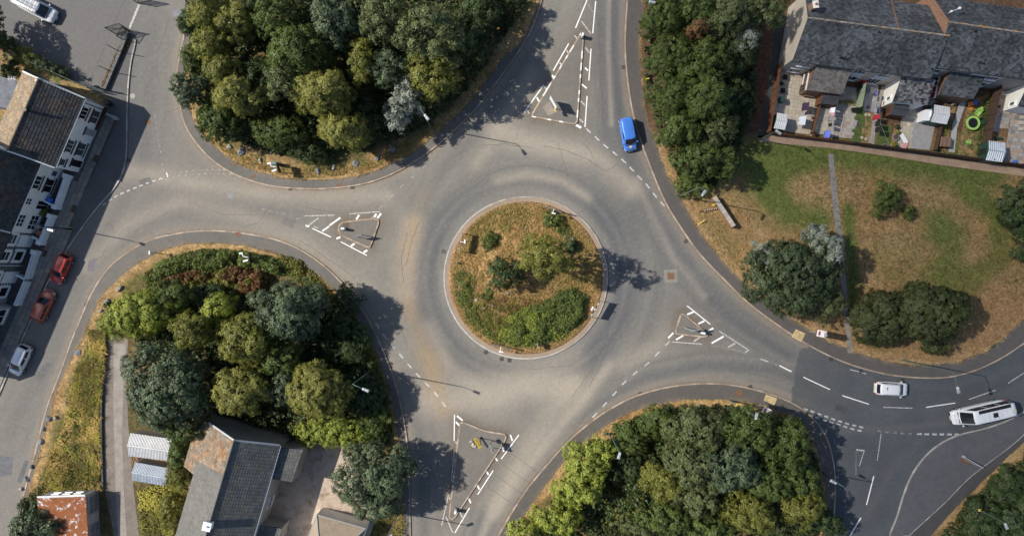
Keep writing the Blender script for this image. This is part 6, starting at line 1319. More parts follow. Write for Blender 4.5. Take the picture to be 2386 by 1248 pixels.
shed([(315, 1076), (399, 1091), (387, 1131), (308, 1118)], 2.1, 2.5, 'corr_blue', 'metal_grey', 'bluish metal shed below the white corrugated shed', door=(0, 3, 'metal_dark'))
mb = MB(); p = gp((318, 1068), 0)
for i in range(14): mb.box((p.x + random.uniform(-.5, .5), p.y + random.uniform(-.25, .25), .2 + random.uniform(0, .15)), (.22, .1, .07), random.uniform(0, 3))
single('brick_heap', mb, M['brick_orange'], 'small heap of broken bricks between the two pale sheds', 'rubble', loc=(p.x, p.y, .15))
# rusty-roofed garage
gz = 2.75; g4 = [W(88, 1158, gz), W(198, 1154, gz), W(204, 1300, gz), W(96, 1304, gz)]
gr = empty('garage', (*((g4[0] + g4[2]) / 2)[:2], .1), 'grey block garage with a rusty corrugated roof in the bottom left corner', 'garage')
wt = [Vector((p.x, p.y, 0)) for p in g4]; wtop = [Vector((g4[0].x, g4[0].y, gz)), Vector((g4[1].x, g4[1].y, gz)), Vector((g4[2].x, g4[2].y, gz - .4)), Vector((g4[3].x, g4[3].y, gz - .4))]
mb = MB(); mb.hull([p + Vector((0, 0, 0)) for p in wt], [p - up * .06 for p in wtop]); mb.build('wall', M['render_grey'], gr)
M['corr_rust'] = mat('corr_rust', (.24, .085, .03), rough=.8, var=.25, scale=2, fine=.2, fscale=8, col2=(.55, .56, .60), mix_scale=1.6, mix_lo=.56, mix_hi=.62)
mb = MB(); q4 = [wtop[0] + Vector((-.06, -.12, .02)), wtop[3] + Vector((-.06, 0, .02)), wtop[2] + Vector((.08, 0, .02)), wtop[1] + Vector((.08, -.12, .02))]
mb.slabq(q4, .03); corrugated(mb, q4[0], q4[1], q4[2], q4[3], pitch=.19, amp=.035); mb.build('roof_sheet', M['corr_rust'], gr)
mb = MB(); d_ = (wtop[1] - wtop[0]); a, b = wtop[0] + Vector((0, .02, 0)), wtop[1] + Vector((0, .02, 0)); mb.box(((a.x + b.x) / 2, (a.y + b.y) / 2 + .06, gz + .03), (d_.length + .1, .18, .12), math.atan2(d_.y, d_.x)); mb.build('parapet', M['corr_white'], gr)
dn = d_.normalized(); nn = Vector((-dn.y, dn.x, 0)); nn = nn if nn.y > 0 else -nn
for t in (.28, .52, .76): opening(gr, Vector((wt[0].x, wt[0].y, 0)), dn, nn, d_.length * t, 1.55, .75, .35, bars=0, frame='trim_white', glass='trim_dark', sill='trim_white')
de = (wtop[2] - wtop[1]); de.z = 0; le = de.length; de.normalize(); ne = Vector((-de.y, de.x, 0)); ne = ne if ne.x > 0 else -ne
for t in (1.5, 5.0): opening(gr, Vector((wt[1].x, wt[1].y, 0)), de, ne, t, .1, 2.2, 2.1, kind='door', bars=1, hbars=1, frame='metal_grey', glass='felt_grey', sill='render_grey')

# ------------------------------------------------------------------ right-hand terrace
RG = 'houses of the right-hand terrace'
def rterr(r0p, r1p, e0p, e1p, zr, ze, label, wallm, end0=False, name='terraced_house', chim=None, lichen=True, endm=None):
    r0, r1, e0, e1 = W(*r0p, zr), W(*r1p, zr), W(*e0p, ze), W(*e1p, ze)
    root = empty(name, (*((e0 + e1) / 2)[:2], .1), label, 'house', RG)
    b0 = Vector((2 * r0.x - e0.x, 2 * r0.y - e0.y, ze)); b1 = Vector((2 * r1.x - e1.x, 2 * r1.y - e1.y, ze))
    sx = (e1 - e0).normalized(); yb = (r0 - e0); yb.z = 0; yb.normalize()
    ins = lambda p, s: (p.x + yb.x * s, p.y + yb.y * s)
    gable_walls(root, ins(e0, .2), ins(e1, .2), ins(b1, -.2), ins(b0, -.2), 0, ze - .08, zr - .10, M[wallm])
    for q in ((e0, e1, r1, r0), (b0, b1, r1, r0)):
        s = slope(root, *q, M['felt']); tiles(s, *q, .34, .24, M['slate'], lift=.014, skew=1, name='slates')
    rg = MB(); n = int((r1 - r0).length / .4)
    for i in range(n): p, q = r0.lerp(r1, (i + .03) / n) + up * .05, r0.lerp(r1, (i + .97) / n) + up * .05; rg.tube(p, q, .10, .11, 7)
    if rg: 
        rg.t = [random.random() for _ in rg.f]; rg.build('ridge_tiles', M['ridge_lichen'], root)['kind'] = 'stuff'
    gt = MB(); gt.tube(e0 - up * .06 - yb * .05, e1 - up * .06 - yb * .05, .055, .055, 6); gt.build('gutter', M['trim_dark'], root)
    return root, e0 + yb * .2, sx, -yb
rows = []
H1, h1o, sx, ny = rterr((1883, 42), (2093, 69), (1847, 142), (2055, 170), 7.5, 5, 'end house of the right-hand terrace with a pale gable and a lichened ridge', 'render_beige')
H2, h2o, _, _ = rterr((2094, 69), (2212, 84), (2056, 170), (2168, 184), 7.5, 5, 'second slate-roofed house of the right-hand terrace, below the brick step', 'render_beige')
H3, h3o, _, _ = rterr((2212, 52), (2330, 69), (2180, 158), (2296, 173), 8.3, 5.3, 'third house of the right-hand terrace with a higher slate roof', 'hall_wall')
H4, h4o, _, _ = rterr((2331, 69), (2460, 87), (2297, 173), (2425, 190), 8.3, 5.3, 'fourth house of the right-hand terrace at the right edge', 'hall_wall')
# brick step between the lower and the higher roofs: raised party gable
r, e_, b_ = W(2212, 52, 8.3), W(2180, 158, 5.3), None
bk = Vector((2 * r.x - e_.x, 2 * r.y - e_.y, 5.3)); mb = MB(); sxv = sx * .12
mb.hull([e_ - sxv - up * .3, r - sxv - up * .15, bk - sxv - up * .3, bk - sxv - up * 3], [e_ + sxv * .2 - up * .3, r + sxv * .2 - up * .15, bk + sxv * .2 - up * .3, bk + sxv * .2 - up * 3]); mb.build('party_wall', M['brick_orange'], H3)
mb = MB(); 
for a, b in ((bk, r),): mb.slabq([a - sx * .16 + up * .06, a + sx * .06 + up * .06, b + sx * .06 + up * .06, b - sx * .16 + up * .06], .08)
mb.build('coping', M['brick_orange'], H3)
mb = MB(); r_, e2 = W(2094, 69, 7.5), W(2056, 170, 5); bk2 = Vector((2 * r_.x - e2.x, 2 * r_.y - e2.y, 5)); mb.slabq([bk2 - sx * .08 + up * .10, bk2 + sx * .08 + up * .10, r_ + sx * .08 + up * .10, r_ - sx * .08 + up * .10], .07); mb.build('party_line', M['brick'], H2)
def chimney(parent, px, py, z, pot=True):
    p = W(px, py, z + .6); mb = MB(); mb.box((p.x, p.y, z), (.55, .75, 1.5), .13); c = mb.build('chimney', M['brick_orange'], parent)
    mb = MB(); mb.box((p.x, p.y, z + .8), (.65, .85, .10), .13); mb.build('chimney_crown', M['render_cream'], c)
    mb = MB(); mb.tube((p.x, p.y, z + .82), (p.x, p.y, z + 1.15), .14, .11, 10); mb.build('chimney_pot', M['terracotta'], c)
chimney(H1, 1899, 12, 7.2)
def vent(parent, px, py, z):
    p = W(px, py, z); mb = MB(); mb.tube((p.x, p.y, z - .35), (p.x, p.y, z + .3), .07, .07, 8); mb.tube((p.x, p.y, z + .3), (p.x, p.y, z + .38), .11, .11, 8); mb.build('vent_pipe', M['black'], parent)
for h_, px, py, z in ((H1, 2045, 77, 7.1), (H1, 1958, 135, 5.7), (H1, 1966, 136, 5.7), (H2, 2158, 93, 7.0), (H2, 2168, 162, 5.4), (H3, 2270, 74, 7.9), (H3, 2280, 148, 5.9), (H3, 2288, 149, 5.9)): vent(h_, px, py, z)
q = MB(); p = W(2215, 28, 7.8); q.tube((p.x, p.y, 7.2), (p.x, p.y, 7.9), .03, .03, 6); q.tube((p.x, p.y, 7.9), (p.x + .8, p.y + .3, 7.95), .03, .03, 6); q.tube((p.x + .8, p.y + .3, 7.95), (p.x + .8, p.y + .3, 8.2), .12, .16, 10); q.tube((p.x, p.y, 7.85), (p.x, p.y, 8.05), .12, .1, 10); single('tv_aerial', q, M['metal_white'], 'small white aerial on the rear slope of the third right-hand house', 'aerial', loc=(p.x, p.y, 7.2))
# openings in the rear walls (towards the gardens)
B1 = Vector((h1o.x, h1o.y, 0)); B3 = Vector((h3o.x, h3o.y, 0)); B2 = Vector((h2o.x, h2o.y, 0))
opening(H1, B1, sx, ny, 2.0, 3.2, 1.5, 1.2, bars=2); opening(H1, B1, sx, ny, 1.8, .8, 1.5, 1.2, bars=2); opening(H1, B1, sx, ny, 8.6, 3.2, 1.5, 1.2, bars=2); opening(H1, B1, sx, ny, 8.8, .6, 1.4, 1.5, bars=1)
opening(H2, B2, sx, ny, .9, 3.2, 1.5, 1.2, bars=2); opening(H2, B2, sx, ny, .8, .3, 1.6, 2.0, bars=2); opening(H3, B3, sx, ny, .9, 3.3, 1.2, 1.2, bars=1); opening(H3, B3, sx, ny, 6.6 - .9, 3.3, 1.5, 1.2, bars=2); opening(H4, Vector((h4o.x, h4o.y, 0)), sx, ny, 1.8, 3.3, 1.5, 1.2, bars=2); opening(H4, Vector((h4o.x, h4o.y, 0)), sx, ny, 1.9, .8, 1.6, 1.3, bars=1)
def outrigger(parent, pts, zt, zb, tilem, wallm, win=None, name='rear_extension', door=None):
    """image corners: house-left, house-right, far-right, far-left of the mono-pitch roof"""
    a, b, c, d = W(*pts[0], zt), W(*pts[1], zt), W(*pts[2], zb), W(*pts[3], zb); cen = (a + b + c + d) / 4
    root = parent; cc = [p.lerp(cen, .05) for p in (a, b, c, d)]
    mb = MB(); mb.hull([Vector((p.x, p.y, 0)) for p in cc], [p - up * .12 for p in cc]); w = mb.build(name, M[wallm], root)
    s = slope(w, d, c, b, a, M['felt'], name='extension_roof', t=.12); s2 = tiles(w, d, c, b, a, .34, .24, M[tilem], lift=.014, skew=1, name='slates')
    dl = (cc[3] - cc[0]); dl.z = 0; L_ = dl.length; dl.normalize(); nl = Vector((dl.y, -dl.x, 0)); nl = nl if nl.x < 0 else -nl
    for t, z, ww, hh, kd, gl, fm in (win or []): opening(parent, Vector((cc[0].x, cc[0].y, 0)), dl, nl, L_ * t, z, ww, hh, kind=kd, glass=gl, frame=fm, bars=0 if ww < .8 else 1)
outrigger(H1, [(1903, 152), (1984, 163), (1962, 220), (1881, 210)], 4.3, 2.9, 'slate_brown', 'brick', [(.3, 1.0, 1.1, 1.1, 'window', 'glass', 'brick_orange'), (.72, .15, 1.0, 2.0, 'door', 'trim_dark', 'brick_orange')])
outrigger(H2, [(2103, 176), (2180, 186), (2160, 245), (2080, 238)], 4.2, 2.9, 'slate_mix', 'render_cream', [(.75, 1.2, .5, .9, 'window', 'glass_grey', 'trim_white')])
outrigger(H3, [(2216, 162), (2298, 174), (2268, 231), (2188, 220)], 4.3, 2.9, 'slate', 'brick', [(.25, .8, 1.2, 1.2, 'window', 'glass', 'trim_white'), (.75, .3, 1.7, 1.7, 'window', 'cloth_red', 'trim_white')])
outrigger(H4, [(2400, 190), (2480, 200), (2460, 262), (2372, 248)], 4.2, 2.9, 'slate', 'render_cream', [(.78, 1.2, .5, .9, 'window', 'glass_grey', 'trim_white')])
# ------------------------------------------------------------------ back gardens of the right-hand terrace
ga = math.atan2(-25, 191); gz_ = KH + .04
def gsurf(name, pts, m, z=.03): return surf(name, pts, m, z=gz_ + z - .03)
gsurf('garden_base', [(1806, 156), (2460, 240), (2460, 402), (2386, 392), (1786, 312)], M['soil'], 0.0)
def patio(label, poly, m, a, b, ang=ga, vary=0, stagger=False, z=.045):
    x = sum(p[0] for p in poly) / len(poly); y = sum(p[1] for p in poly) / len(poly); root = empty('patio', (*G(x, y), gz_)); root['kind'] = 'structure'
    MB().prism([G(*p) for p in poly], gz_ - .03, gz_ + .012).build('bedding', M['concrete'], root)
    return paving(root, poly, M[m], a, b, ang, gz_ + z, gap=.025, stagger=stagger, vary=vary, lim=295, drop=.0)
patio('', [(1814, 166), (1868, 174), (1868, 214), (1905, 222), (1900, 250), (1886, 312), (1792, 302)], 'slab_cream', .46, .46)
patio('', [(1898, 252), (1944, 246), (1942, 316), (1888, 312)], 'slab_yellow', .46, .42, stagger=True, vary=.2)
patio('', [(1955, 200), (1994, 206), (1992, 260), (1984, 324), (1944, 320), (1950, 250)], 'slab_pink', .46, .42, stagger=True, vary=.25)
patio('', [(2014, 192), (2046, 198), (2040, 262), (2010, 258)], 'slab_grey', .46, .46)
patio('', [(2106, 250), (2128, 238), (2128, 300), (2122, 346), (2088, 342), (2096, 290)], 'slab_yellow', .46, .46, stagger=True, vary=.2)
patio('', [(2330, 196), (2366, 204), (2356, 250), (2346, 300), (2300, 300), (2316, 240)], 'slab_multi', .62, .45, stagger=True, vary=.35)
patio('', [(2358, 245), (2440, 255), (2430, 385), (2336, 376), (2346, 318)], 'slab_multi', .55, .45, stagger=True, vary=.35)
patio('', [(2142, 214), (2180, 222), (2170, 246), (2132, 240)], 'slab_pink', .46, .42, stagger=True, vary=.25)
gsurf('garden_path', [(1938, 250), (1952, 250), (1944, 320), (1930, 318)], M['slab_grey'], .05); gsurf('garden_path', [(2036, 260), (2054, 200), (2062, 206), (2044, 264), (2034, 344), (2022, 342)], M['concrete'], .05)
gsurf('garden_path', [(2130, 236), (2148, 240), (2146, 290), (2176, 296), (2164, 350), (2122, 346)], M['slab_grey'], .05); gsurf('garden_path', [(2236, 234), (2250, 238), (2228, 300), (2222, 356), (2208, 354), (2218, 290)], M['slab_grey'], .05)
gsurf('garden_lawn', [(2010, 258), (2036, 262), (2024, 344), (2000, 338), (2006, 290)], M['turf_dry'], .03); gsurf('garden_lawn', [(2046, 290), (2078, 294), (2070, 346), (2040, 342)], M['turf_green'], .03); gsurf('garden_lawn', [(2252, 238), (2300, 220), (2298, 330), (2278, 368), (2230, 360)], M['turf_dry'], .03); gsurf('garden_lawn', [(2188, 290), (2228, 240), (2216, 290), (2200, 352), (2176, 350)], M['turf_dry'], .03)
gsurf('artificial_turf', [(1992, 254), (2014, 252), (2013, 290), (1990, 286)], M['turf_green'], .06); gsurf('artificial_turf', [(1986, 294), (2008, 292), (2004, 336), (1980, 332)], M['turf_green'], .055)
def fence(p0, p1, h, label, m='wood', bw=.14, z=gz_, cap=True):
    a, b = gp(p0, 0), gp(p1, 0); d = b - a; l = d.length; d.normalize(); ang = math.atan2(d.y, d.x); root = empty('board_fence', (a.x, a.y, z), label, 'fence', 'fences of the right-hand gardens')
    n = int(l / bw); me = [MB().box((0, 0, 0), (bw - .012, .022, h * k)).build('board', M[m]) for k in (1, .985)]; 
    for o in me: bpy.data.objects.remove(o) if False else None
    datas = [o.data for o in me]; [bpy.data.objects.remove(o) for o in me]
    for i in range(min(n, 290)):
        c = a + d * (bw * (i + .5)); k = i % 2; o = bpy.data.objects.new('board', datas[k]); C.objects.link(o); o.parent = root
        nv = Vector((-d.y, d.x, 0)) * (.012 if k else -.006); o.location = (c.x - a.x + nv.x, c.y - a.y + nv.y, h * (1, .985)[k] / 2); o.rotation_euler = (0, 0, ang)
    for i in range(int(l / 1.83) + 1): c = a + d * min(l, i * 1.83); mb = MB(); mb.box((c.x - d.y * .06, c.y + d.x * .06, z + (h + .08) / 2), (.09, .09, h + .08), ang); mb.build('post', M[m], root)
    mb = MB()
    for zz in (.35, h - .3): c = (a + b) / 2; mb.box((c.x + d.y * .05, c.y - d.x * .05, z + zz), (l, .04, .08), ang)
    mb.build('rail', M[m], root); return root
fence((1783, 312), (1809, 152), 1.8, 'brown board fence along the dark alley beside the gable'); fence((1784, 313), (1976, 336), 1.5, 'reddish brown board fence between the back lane and the first gardens'); fence((1977, 337), (2190, 365), 1.7, 'dark brown board fence along the middle of the back lane', m='wood_dark'); fence((2191, 365), (2460, 402), 1.8, 'darkest board fence along the right end of the back lane', m='wood_dark')
fence((1886, 312), (1906, 236), 1.1, 'low brown fence between the first and the second garden'); fence((1991, 256), (2001, 200), 1.8, 'pale green fence between the second and the third garden', m='wood_green'); fence((2276, 372), (2312, 198), 1.8, 'tall brown fence right of the green trampoline', m='wood_dark'); fence((2172, 352), (2186, 290), .9, 'low dark fence left of the timber play box', m='wood_dark', bw=.3)
# garden sheds
shed([(1811, 263), (1835, 267), (1829, 303), (1803, 299)], 1.85, 2.15, 'corr_white', 'plastic_green', 'small white-roofed metal shed at the bottom of the first garden', group='sheds in the right-hand gardens', pitch=.2, amp=.012, door=(0, 3, 'plastic_green'))
shed([(2177, 244), (2214, 250), (2206, 290), (2169, 284)], 2.0, 2.3, 'corr_white', 'plastic_green', 'green shed with a bright white roof in the third garden', group='sheds in the right-hand gardens', pitch=.3, amp=.008, door=(0, 3, 'plastic_white'))
shed([(2304, 328), (2343, 333), (2336, 378), (2297, 373)], 1.9, 2.2, 'corr_blue', 'plastic_green', 'striped grey metal shed beside the tall brown fence', group='sheds in the right-hand gardens', pitch=.24, amp=.035, door=(0, 3, 'metal_dark'))
shed([(1916, 217), (1955, 219), (1951, 245), (1912, 241)], 2.0, 2.3, 'felt', 'wood', 'brown wooden shed with a black felt roof behind the rear extension', group='sheds in the right-hand gardens', pitch=.5, amp=.003, door=(2, 3, 'wood_dark'))
shed([(2083, 238), (2119, 243), (2112, 271), (2074, 267)], 2.0, 2.3, 'felt', 'wood', 'wooden shed with a dark felt roof below the cream extension', group='sheds in the right-hand gardens', pitch=.5, amp=.003, door=(0, 3, 'wood_dark'))
hs = MB(); a, b, c, d = W(2155, 256, 1.6), W(2178, 252, 1.6), W(2172, 281, 1.6), W(2151, 281, 1.6); hs.hull([Vector((p.x, p.y, .15)) for p in (a, b, c, d)], [a, b, c, d]); single('storage_lean_to', hs, M['plastic_white'], 'low white lean-to store on the left of the green shed', 'store', loc=(a.x, a.y, .15))
pb = empty('play_box', (*W(2203, 331, .4)[:2], gz_), 'slatted timber play box with a striped lid', 'play box'); 
c4 = [W(2193, 319, .9), W(2218, 321, .9), W(2215, 343, .9), W(2189, 341, .9)]; mb = MB(); mb.hull([Vector((p.x, p.y, gz_)) for p in c4], c4); mb.build('body', M['wood'], pb)
for i in range(8):
    u0, u1 = (i + .06) / 8, (i + .94) / 8; q = [c4[0].lerp(c4[1], u0), c4[0].lerp(c4[1], u1), c4[3].lerp(c4[2], u1), c4[3].lerp(c4[2], u0)]; mb = MB(); mb.slabq([p + up * (.05 + .01 * (i % 3)) for p in q], .04); mb.build('slat', M['wood_pale'], pb)
# round trampoline / pool with lime rim, slide and other toys
tp = empty('trampoline', (*W(2266, 287, .6)[:2], gz_), 'round toddler trampoline with a lime green rim in the fifth garden', 'trampoline'); p = W(2266, 287, .6)
MB().ring((p.x, p.y), .62, .88, gz_ + .50, gz_ + .58, 36).build('rim_pad', M['lime'], tp); MB().disc((p.x, p.y, 0), .62, gz_ + .52, 30, z0=gz_ + .50).build('mat', M['black'], tp)
for i in range(6): a_ = i * math.pi / 3; mb = MB(); mb.tube((p.x + .8 * math.cos(a_), p.y + .8 * math.sin(a_), gz_), (p.x + .8 * math.cos(a_), p.y + .8 * math.sin(a_), gz_ + .5), .03, .03, 6); mb.build('leg', M['metal_dark'], tp)
tub = MB(); p = W(2285, 283, .5); tub.ring((p.x, p.y), .38, .46, gz_, gz_ + .55, 28); tub.disc((p.x, p.y, 0), .38, gz_ + .12, 24, z0=gz_ + .05); single('water_tub', tub, M['plastic_green'], 'dark round tub next to the lime-rimmed trampoline', 'tub', loc=(p.x, p.y, gz_))
sl = empty('toy_slide', (*W(2276, 262, .3)[:2], gz_), 'lime green toddler slide above the trampoline', 'slide'); a, b = W(2286, 254, .6), W(2273, 270, .1); d = (b - a); d.z = 0; d.normalize(); n_ = Vector((-d.y, d.x, 0)) * .28
mb = MB(); mb.slabq([a - n_, a + n_, b + n_, b - n_], .05); mb.build('chute', M['lime'], sl)
for s_ in (-1, 1): mb = MB(); mb.slabq([a + n_ * s_ * .9 + up * .14, a + n_ * s_ * 1.15 + up * .14, b + n_ * s_ * 1.15 + up * .14, b + n_ * s_ * .9 + up * .14], .14); mb.build('side_rail', M['lime'], sl)
mb = MB(); mb.box((a.x, a.y, gz_ + .3), (.5, .3, .55), math.atan2(d.y, d.x)); mb.build('steps', M['lime'], sl)
def toy(px, py, z, size, ang, m, name, label, cat, g_=None, bev=.02):
    p = W(px, py, z + size[2]); mb = MB(); mb.box((0, 0, size[2] / 2), size, 0); o = mb.build(name, M[m], None, bevel=bev); o.location = (p.x, p.y, gz_ + z); o.rotation_euler = (0, 0, ang); return tag(o, label, cat, g_)
def table_like(px, py, label, name, cat, top, size, h, ang, legm='metal_dark'):
    p = W(px, py, h); root = empty(name, (0, 0, 0), label, cat); mb = MB(); mb.box((0, 0, h), (size[0], size[1], .05)); mb.build('top', M[top], root, bevel=.015)
    for sx_ in (-1, 1):
        for sy in (-1, 1): mb = MB(); mb.tube((sx_ * size[0] * .42, sy * size[1] * .4, 0), (sx_ * size[0] * .4, sy * size[1] * .4, h - .02), .02, .02, 6); mb.build('leg', M[legm], root)
    root.location = (p.x, p.y, gz_ + .02); root.rotation_euler = (0, 0, ang); return root
table_like(2260, 243, 'small orange play table with a red board in the fifth garden', 'play_table', 'play table', 'orange', (.7, .55), .45, .2); table_like(2272, 240, 'blue play desk with a green frame next to the orange table', 'play_desk', 'play table', 'blue', (.45, .5), .5, -.1, 'plastic_green')
toy(2261, 253, 0, (.45, .5, .12), -.5, 'orange', 'toy_tray', 'orange plastic tray leaning by the play table', 'toy'); 
sw = MB(); p = W(2256, 331, .2); sw.ring((p.x, p.y), .12, .24, gz_, gz_ + .3, 18); sw.disc((p.x, p.y, 0), .12, gz_ + .08, 14, z0=gz_); sw.box((p.x + .16, p.y - .18, gz_ + .12), (.2, .24, .22), .4); single('potty_toy', sw, M['lime'], 'small lime green toy seat on the dry garden grass', 'toy', loc=(p.x, p.y, gz_))
# sun lounger with striped end
lg = empty('sun_lounger', (*W(2107, 322, .3)[:2], gz_), 'white folding lounger with a pink striped end', 'lounger'); a, b, c = W(2100, 312, .35), W(2113, 334, .35), W(2104, 348, .6); 
for nm, p_, q_, mm in (('seat', a, b, 'plastic_white'), ('backrest', b, c, 'cloth_pink')): d = (q_ - p_).normalized(); n_ = Vector((-d.y, d.x, 0)).normalized() * .26; mb = MB(); mb.slabq([p_ - n_, p_ + n_, q_ + n_, q_ - n_], .05); mb.build(nm, M[mm], lg)
for p_ in (a, b): 
    for s_ in (-.2, .2): mb = MB(); mb.tube((p_.x + s_, p_.y, gz_), (p_.x + s_, p_.y, .34), .015, .015, 5); mb.build('leg', M['metal_grey'], lg)
# parasols folded / pots / bins / benches along the gardens
def pot(px, py, r, m, label, plant=None, h=.35):
    p = W(px, py, h); root = empty('plant_pot', (p.x, p.y, gz_), label, 'plant pot', 'pots in the right-hand gardens'); mb = MB(); mb.tube((p.x, p.y, gz_), (p.x, p.y, gz_ + h), r * .75, r, 14); mb.build('pot', M[m], root); mb = MB(); mb.disc((p.x, p.y, 0), r * .85, gz_ + h + .01, 12, z0=gz_ + h - .02); mb.build('soil', M['soil'], root)
    if plant:
        n = 260; d = sph(n); d[:, 2] = np.abs(d[:, 2]); co = leafcloud(d * r * 1.5 * RNG.uniform(.5, 1, (n, 1)) + np.array([p.x, p.y, gz_ + h]), d, np.full(n, .09), 1.4) - np.array([p.x, p.y, gz_]); o = link('foliage', npmesh('foliage', co, np.arange(n * 4).reshape(-1, 4), LEAF[plant], tint=RNG.random(n)), root)
for a in [(1833, 158, .2, 'terracotta', 'pot of red flowers beside the kitchen window of the first garden', 'rust'), (1893, 314, .28, 'plastic_white', 'white pot with pink flowers in the corner of the second garden', 'rust'), (2088, 296, .22, 'terracotta', 'terracotta pot at the top of the raised bed', 'dark'), (2089, 309, .24, 'terracotta', 'pot of orange flowers on the raised bed', 'yellow'), (2086, 320, .42, 'plastic_grey', 'large grey-green round planter on the raised bed', None), (2081, 337, .3, 'yellow', 'bright yellow pot at the bottom of the raised bed', 'yellow'),
          (2176, 182, .15, 'terracotta', 'pot of yellow flowers under the third house window', 'yellow'), (2022, 250, .16, 'terracotta', 'square-looking terracotta pot at the end of the grey patio', None), (1870, 158, .16, 'plastic_green', 'green watering pot beside the kitchen window', None), (2220, 243, .16, 'plastic_white', 'small white pot above the garden path', 'silver')]: pot(*a[:5], a[5] if len(a) > 5 else None)
gsurf('raised_bed', [(2082, 288), (2092, 290), (2084, 344), (2072, 342)], M['brick_orange'], .22)
cover('flower_bed', [(1952, 234), (1990, 240), (1988, 246), (1950, 240)], 'yellow', 'strip of yellow and orange flowers on the pink patio', h=.5, dens=60, size=.11, seed=131, gap=.1, cat='flowers'); cover('garden_weeds', [(2288, 240), (2304, 220), (2296, 330), (2282, 370), (2270, 366)], 'mid', 'weeds at the foot of the tall brown fence', h=.5, dens=30, size=.12, seed=133, gap=.35, cat='weeds'); cover('garden_weeds', [(2176, 345), (2190, 320), (2190, 352)], 'mid', 'weeds behind the timber play box', h=.5, dens=60, size=.12, seed=134, gap=.2, cat='weeds')
cover('garden_grass', [(2190, 290), (2226, 245), (2214, 290), (2200, 320)], 'olive', 'grass and weeds left of the concrete garden path', h=.2, dens=30, size=.1, seed=135, gap=.4, cat='grass'); cover('garden_grass', [(2252, 240), (2296, 240), (2280, 366), (2232, 358)], 'olive', 'patchy grass round the trampoline', h=.15, dens=12, size=.1, seed=136, gap=.45, cat='grass')
for a in [(1815, 236, 'plastic_green', 'dark green wheelie bin against the alley fence', .1), (2004, 196, 'red', 'red-lidded bin beside the pale green fence', .1), (2003, 204, 'plastic_green', 'dark green bin below the red-lidded bin', .1)]: wbin(*a[:5], g_='bins in the right-hand gardens', z=gz_)
def chair(px, py, ang, label, m='black'):
    p = W(px, py, .5); root = empty('garden_chair', (0, 0, 0), label, 'chair', 'dark garden chairs of the first garden'); mb = MB(); mb.box((0, 0, .42), (.5, .5, .05)); mb.build('seat', M[m], root); mb = MB(); mb.box((0, .27, .72), (.5, .06, .6)); mb.build('backrest', M[m], root)
    for sx_ in (-.21, .21):
        for sy in (-.2, .2): mb = MB(); mb.tube((sx_, sy, 0), (sx_, sy, .42), .02, .02, 5); mb.build('leg', M[m], root)
        mb = MB(); mb.box((sx_ * 1.15, 0, .62), (.05, .45, .04)); mb.build('armrest', M[m], root)
    root.location = (p.x, p.y, gz_); root.rotation_euler = (0, 0, ang)
chair(1829, 181, 1.5, 'dark garden chair nearest the house in the first garden'); chair(1824, 212, 1.6, 'dark garden chair below the round stool in the first garden'); chair(1988, 257, -1.5, 'dark garden chair at the right edge of the pink patio')
st = MB(); p = W(1820, 196, .4); st.disc((p.x, p.y, 0), .25, gz_ + .45, 16, z0=gz_ + .4); st.tube((p.x, p.y, gz_), (p.x, p.y, gz_ + .4), .04, .04, 8); single('round_stool', st, M['black'], 'black round stool between two chairs in the first garden', 'stool', loc=(p.x, p.y, gz_))
st = MB(); p = W(2031, 212, .7); st.disc((p.x, p.y, 0), .42, gz_ + .72, 20, z0=gz_ + .68); st.tube((p.x, p.y, gz_), (p.x, p.y, gz_ + .7), .04, .04, 8); st.disc((p.x, p.y, 0), .2, gz_ + .04, 12, z0=gz_); single('round_table', st, M['felt_grey'], 'dark round table on the grey patio of the third garden', 'table', loc=(p.x, p.y, gz_))
toy(1868, 243, 0, (.5, .6, .03), ga, 'slab_grey', 'drain_cover', 'pale drain cover set in the cream patio', 'drain cover'); toy(1966, 258, 0, (.55, .65, .04), ga, 'iron_rust', 'drain_cover', 'rusty square drain cover in the pink patio', 'drain cover'); toy(2115, 284, 0, (.55, .6, .04), ga, 'iron_rust', 'drain_cover', 'rusty square drain cover in the fourth garden patio', 'drain cover'); toy(2318, 293, 0, (.95, 1.5, .06), ga - .05, 'slab_grey', 'sheet_board', 'pale grey board lying on the patio beside the tall fence', 'board')
toy(1991, 288, 0, (.5, .85, .12), -.25, 'slab_grey', 'planter_box', 'pale planter box between two pieces of green turf', 'planter')
for i, (px, py) in enumerate([(2016, 268), (2024, 268), (2007, 321), (2016, 324)]): toy(px, py, 0, (.33, .33, .05), ga + .78, 'slab_yellow', 'stepping_stone', ['left upper stepping stone', 'right upper stepping stone', 'left lower stepping stone', 'right lower stepping stone'][i] + ' set diagonally in the third garden', 'stepping stone', 'stepping stones')
hp = MB(); p = W(1884, 222, .5); 
for z_ in (.1, .35, .6): hp.box((p.x, p.y, gz_ + z_), (1.1, .5, .05), ga)
for sx_ in (-.5, .5): hp.box((p.x + sx_, p.y - sx_ * .13, gz_ + .35), (.06, .5, .7), ga)
single('wooden_rack', hp, M['wood_pale'], 'open wooden hutch at the corner of the first rear extension', 'rack', loc=(p.x, p.y, gz_))
aw = MB(); a, b, c, d = W(2184, 236, .1), W(2190, 232, .1), W(2176, 240, .1), W(2172, 244, .1)
for k in range(9): p = W(2170 + 2.4 * (k % 4), 234 + 4 * (k // 4), .3); aw.tube((p.x, p.y, gz_), (p.x + random.uniform(-.4, .4), p.y + random.uniform(-.3, .3), gz_ + random.uniform(.3, .7)), .02, .02, 5)
single('clothes_airer', aw, M['metal_white'], 'white clothes airer heaped by the green shed', 'airer', loc=(p.x, p.y, gz_))
aw = MB()
for k in range(6): a, b = W(2334 + 4 * k, 212, .8), W(2338 + 4 * k, 222, .8); aw.tube(a, b, .015, .015, 4)
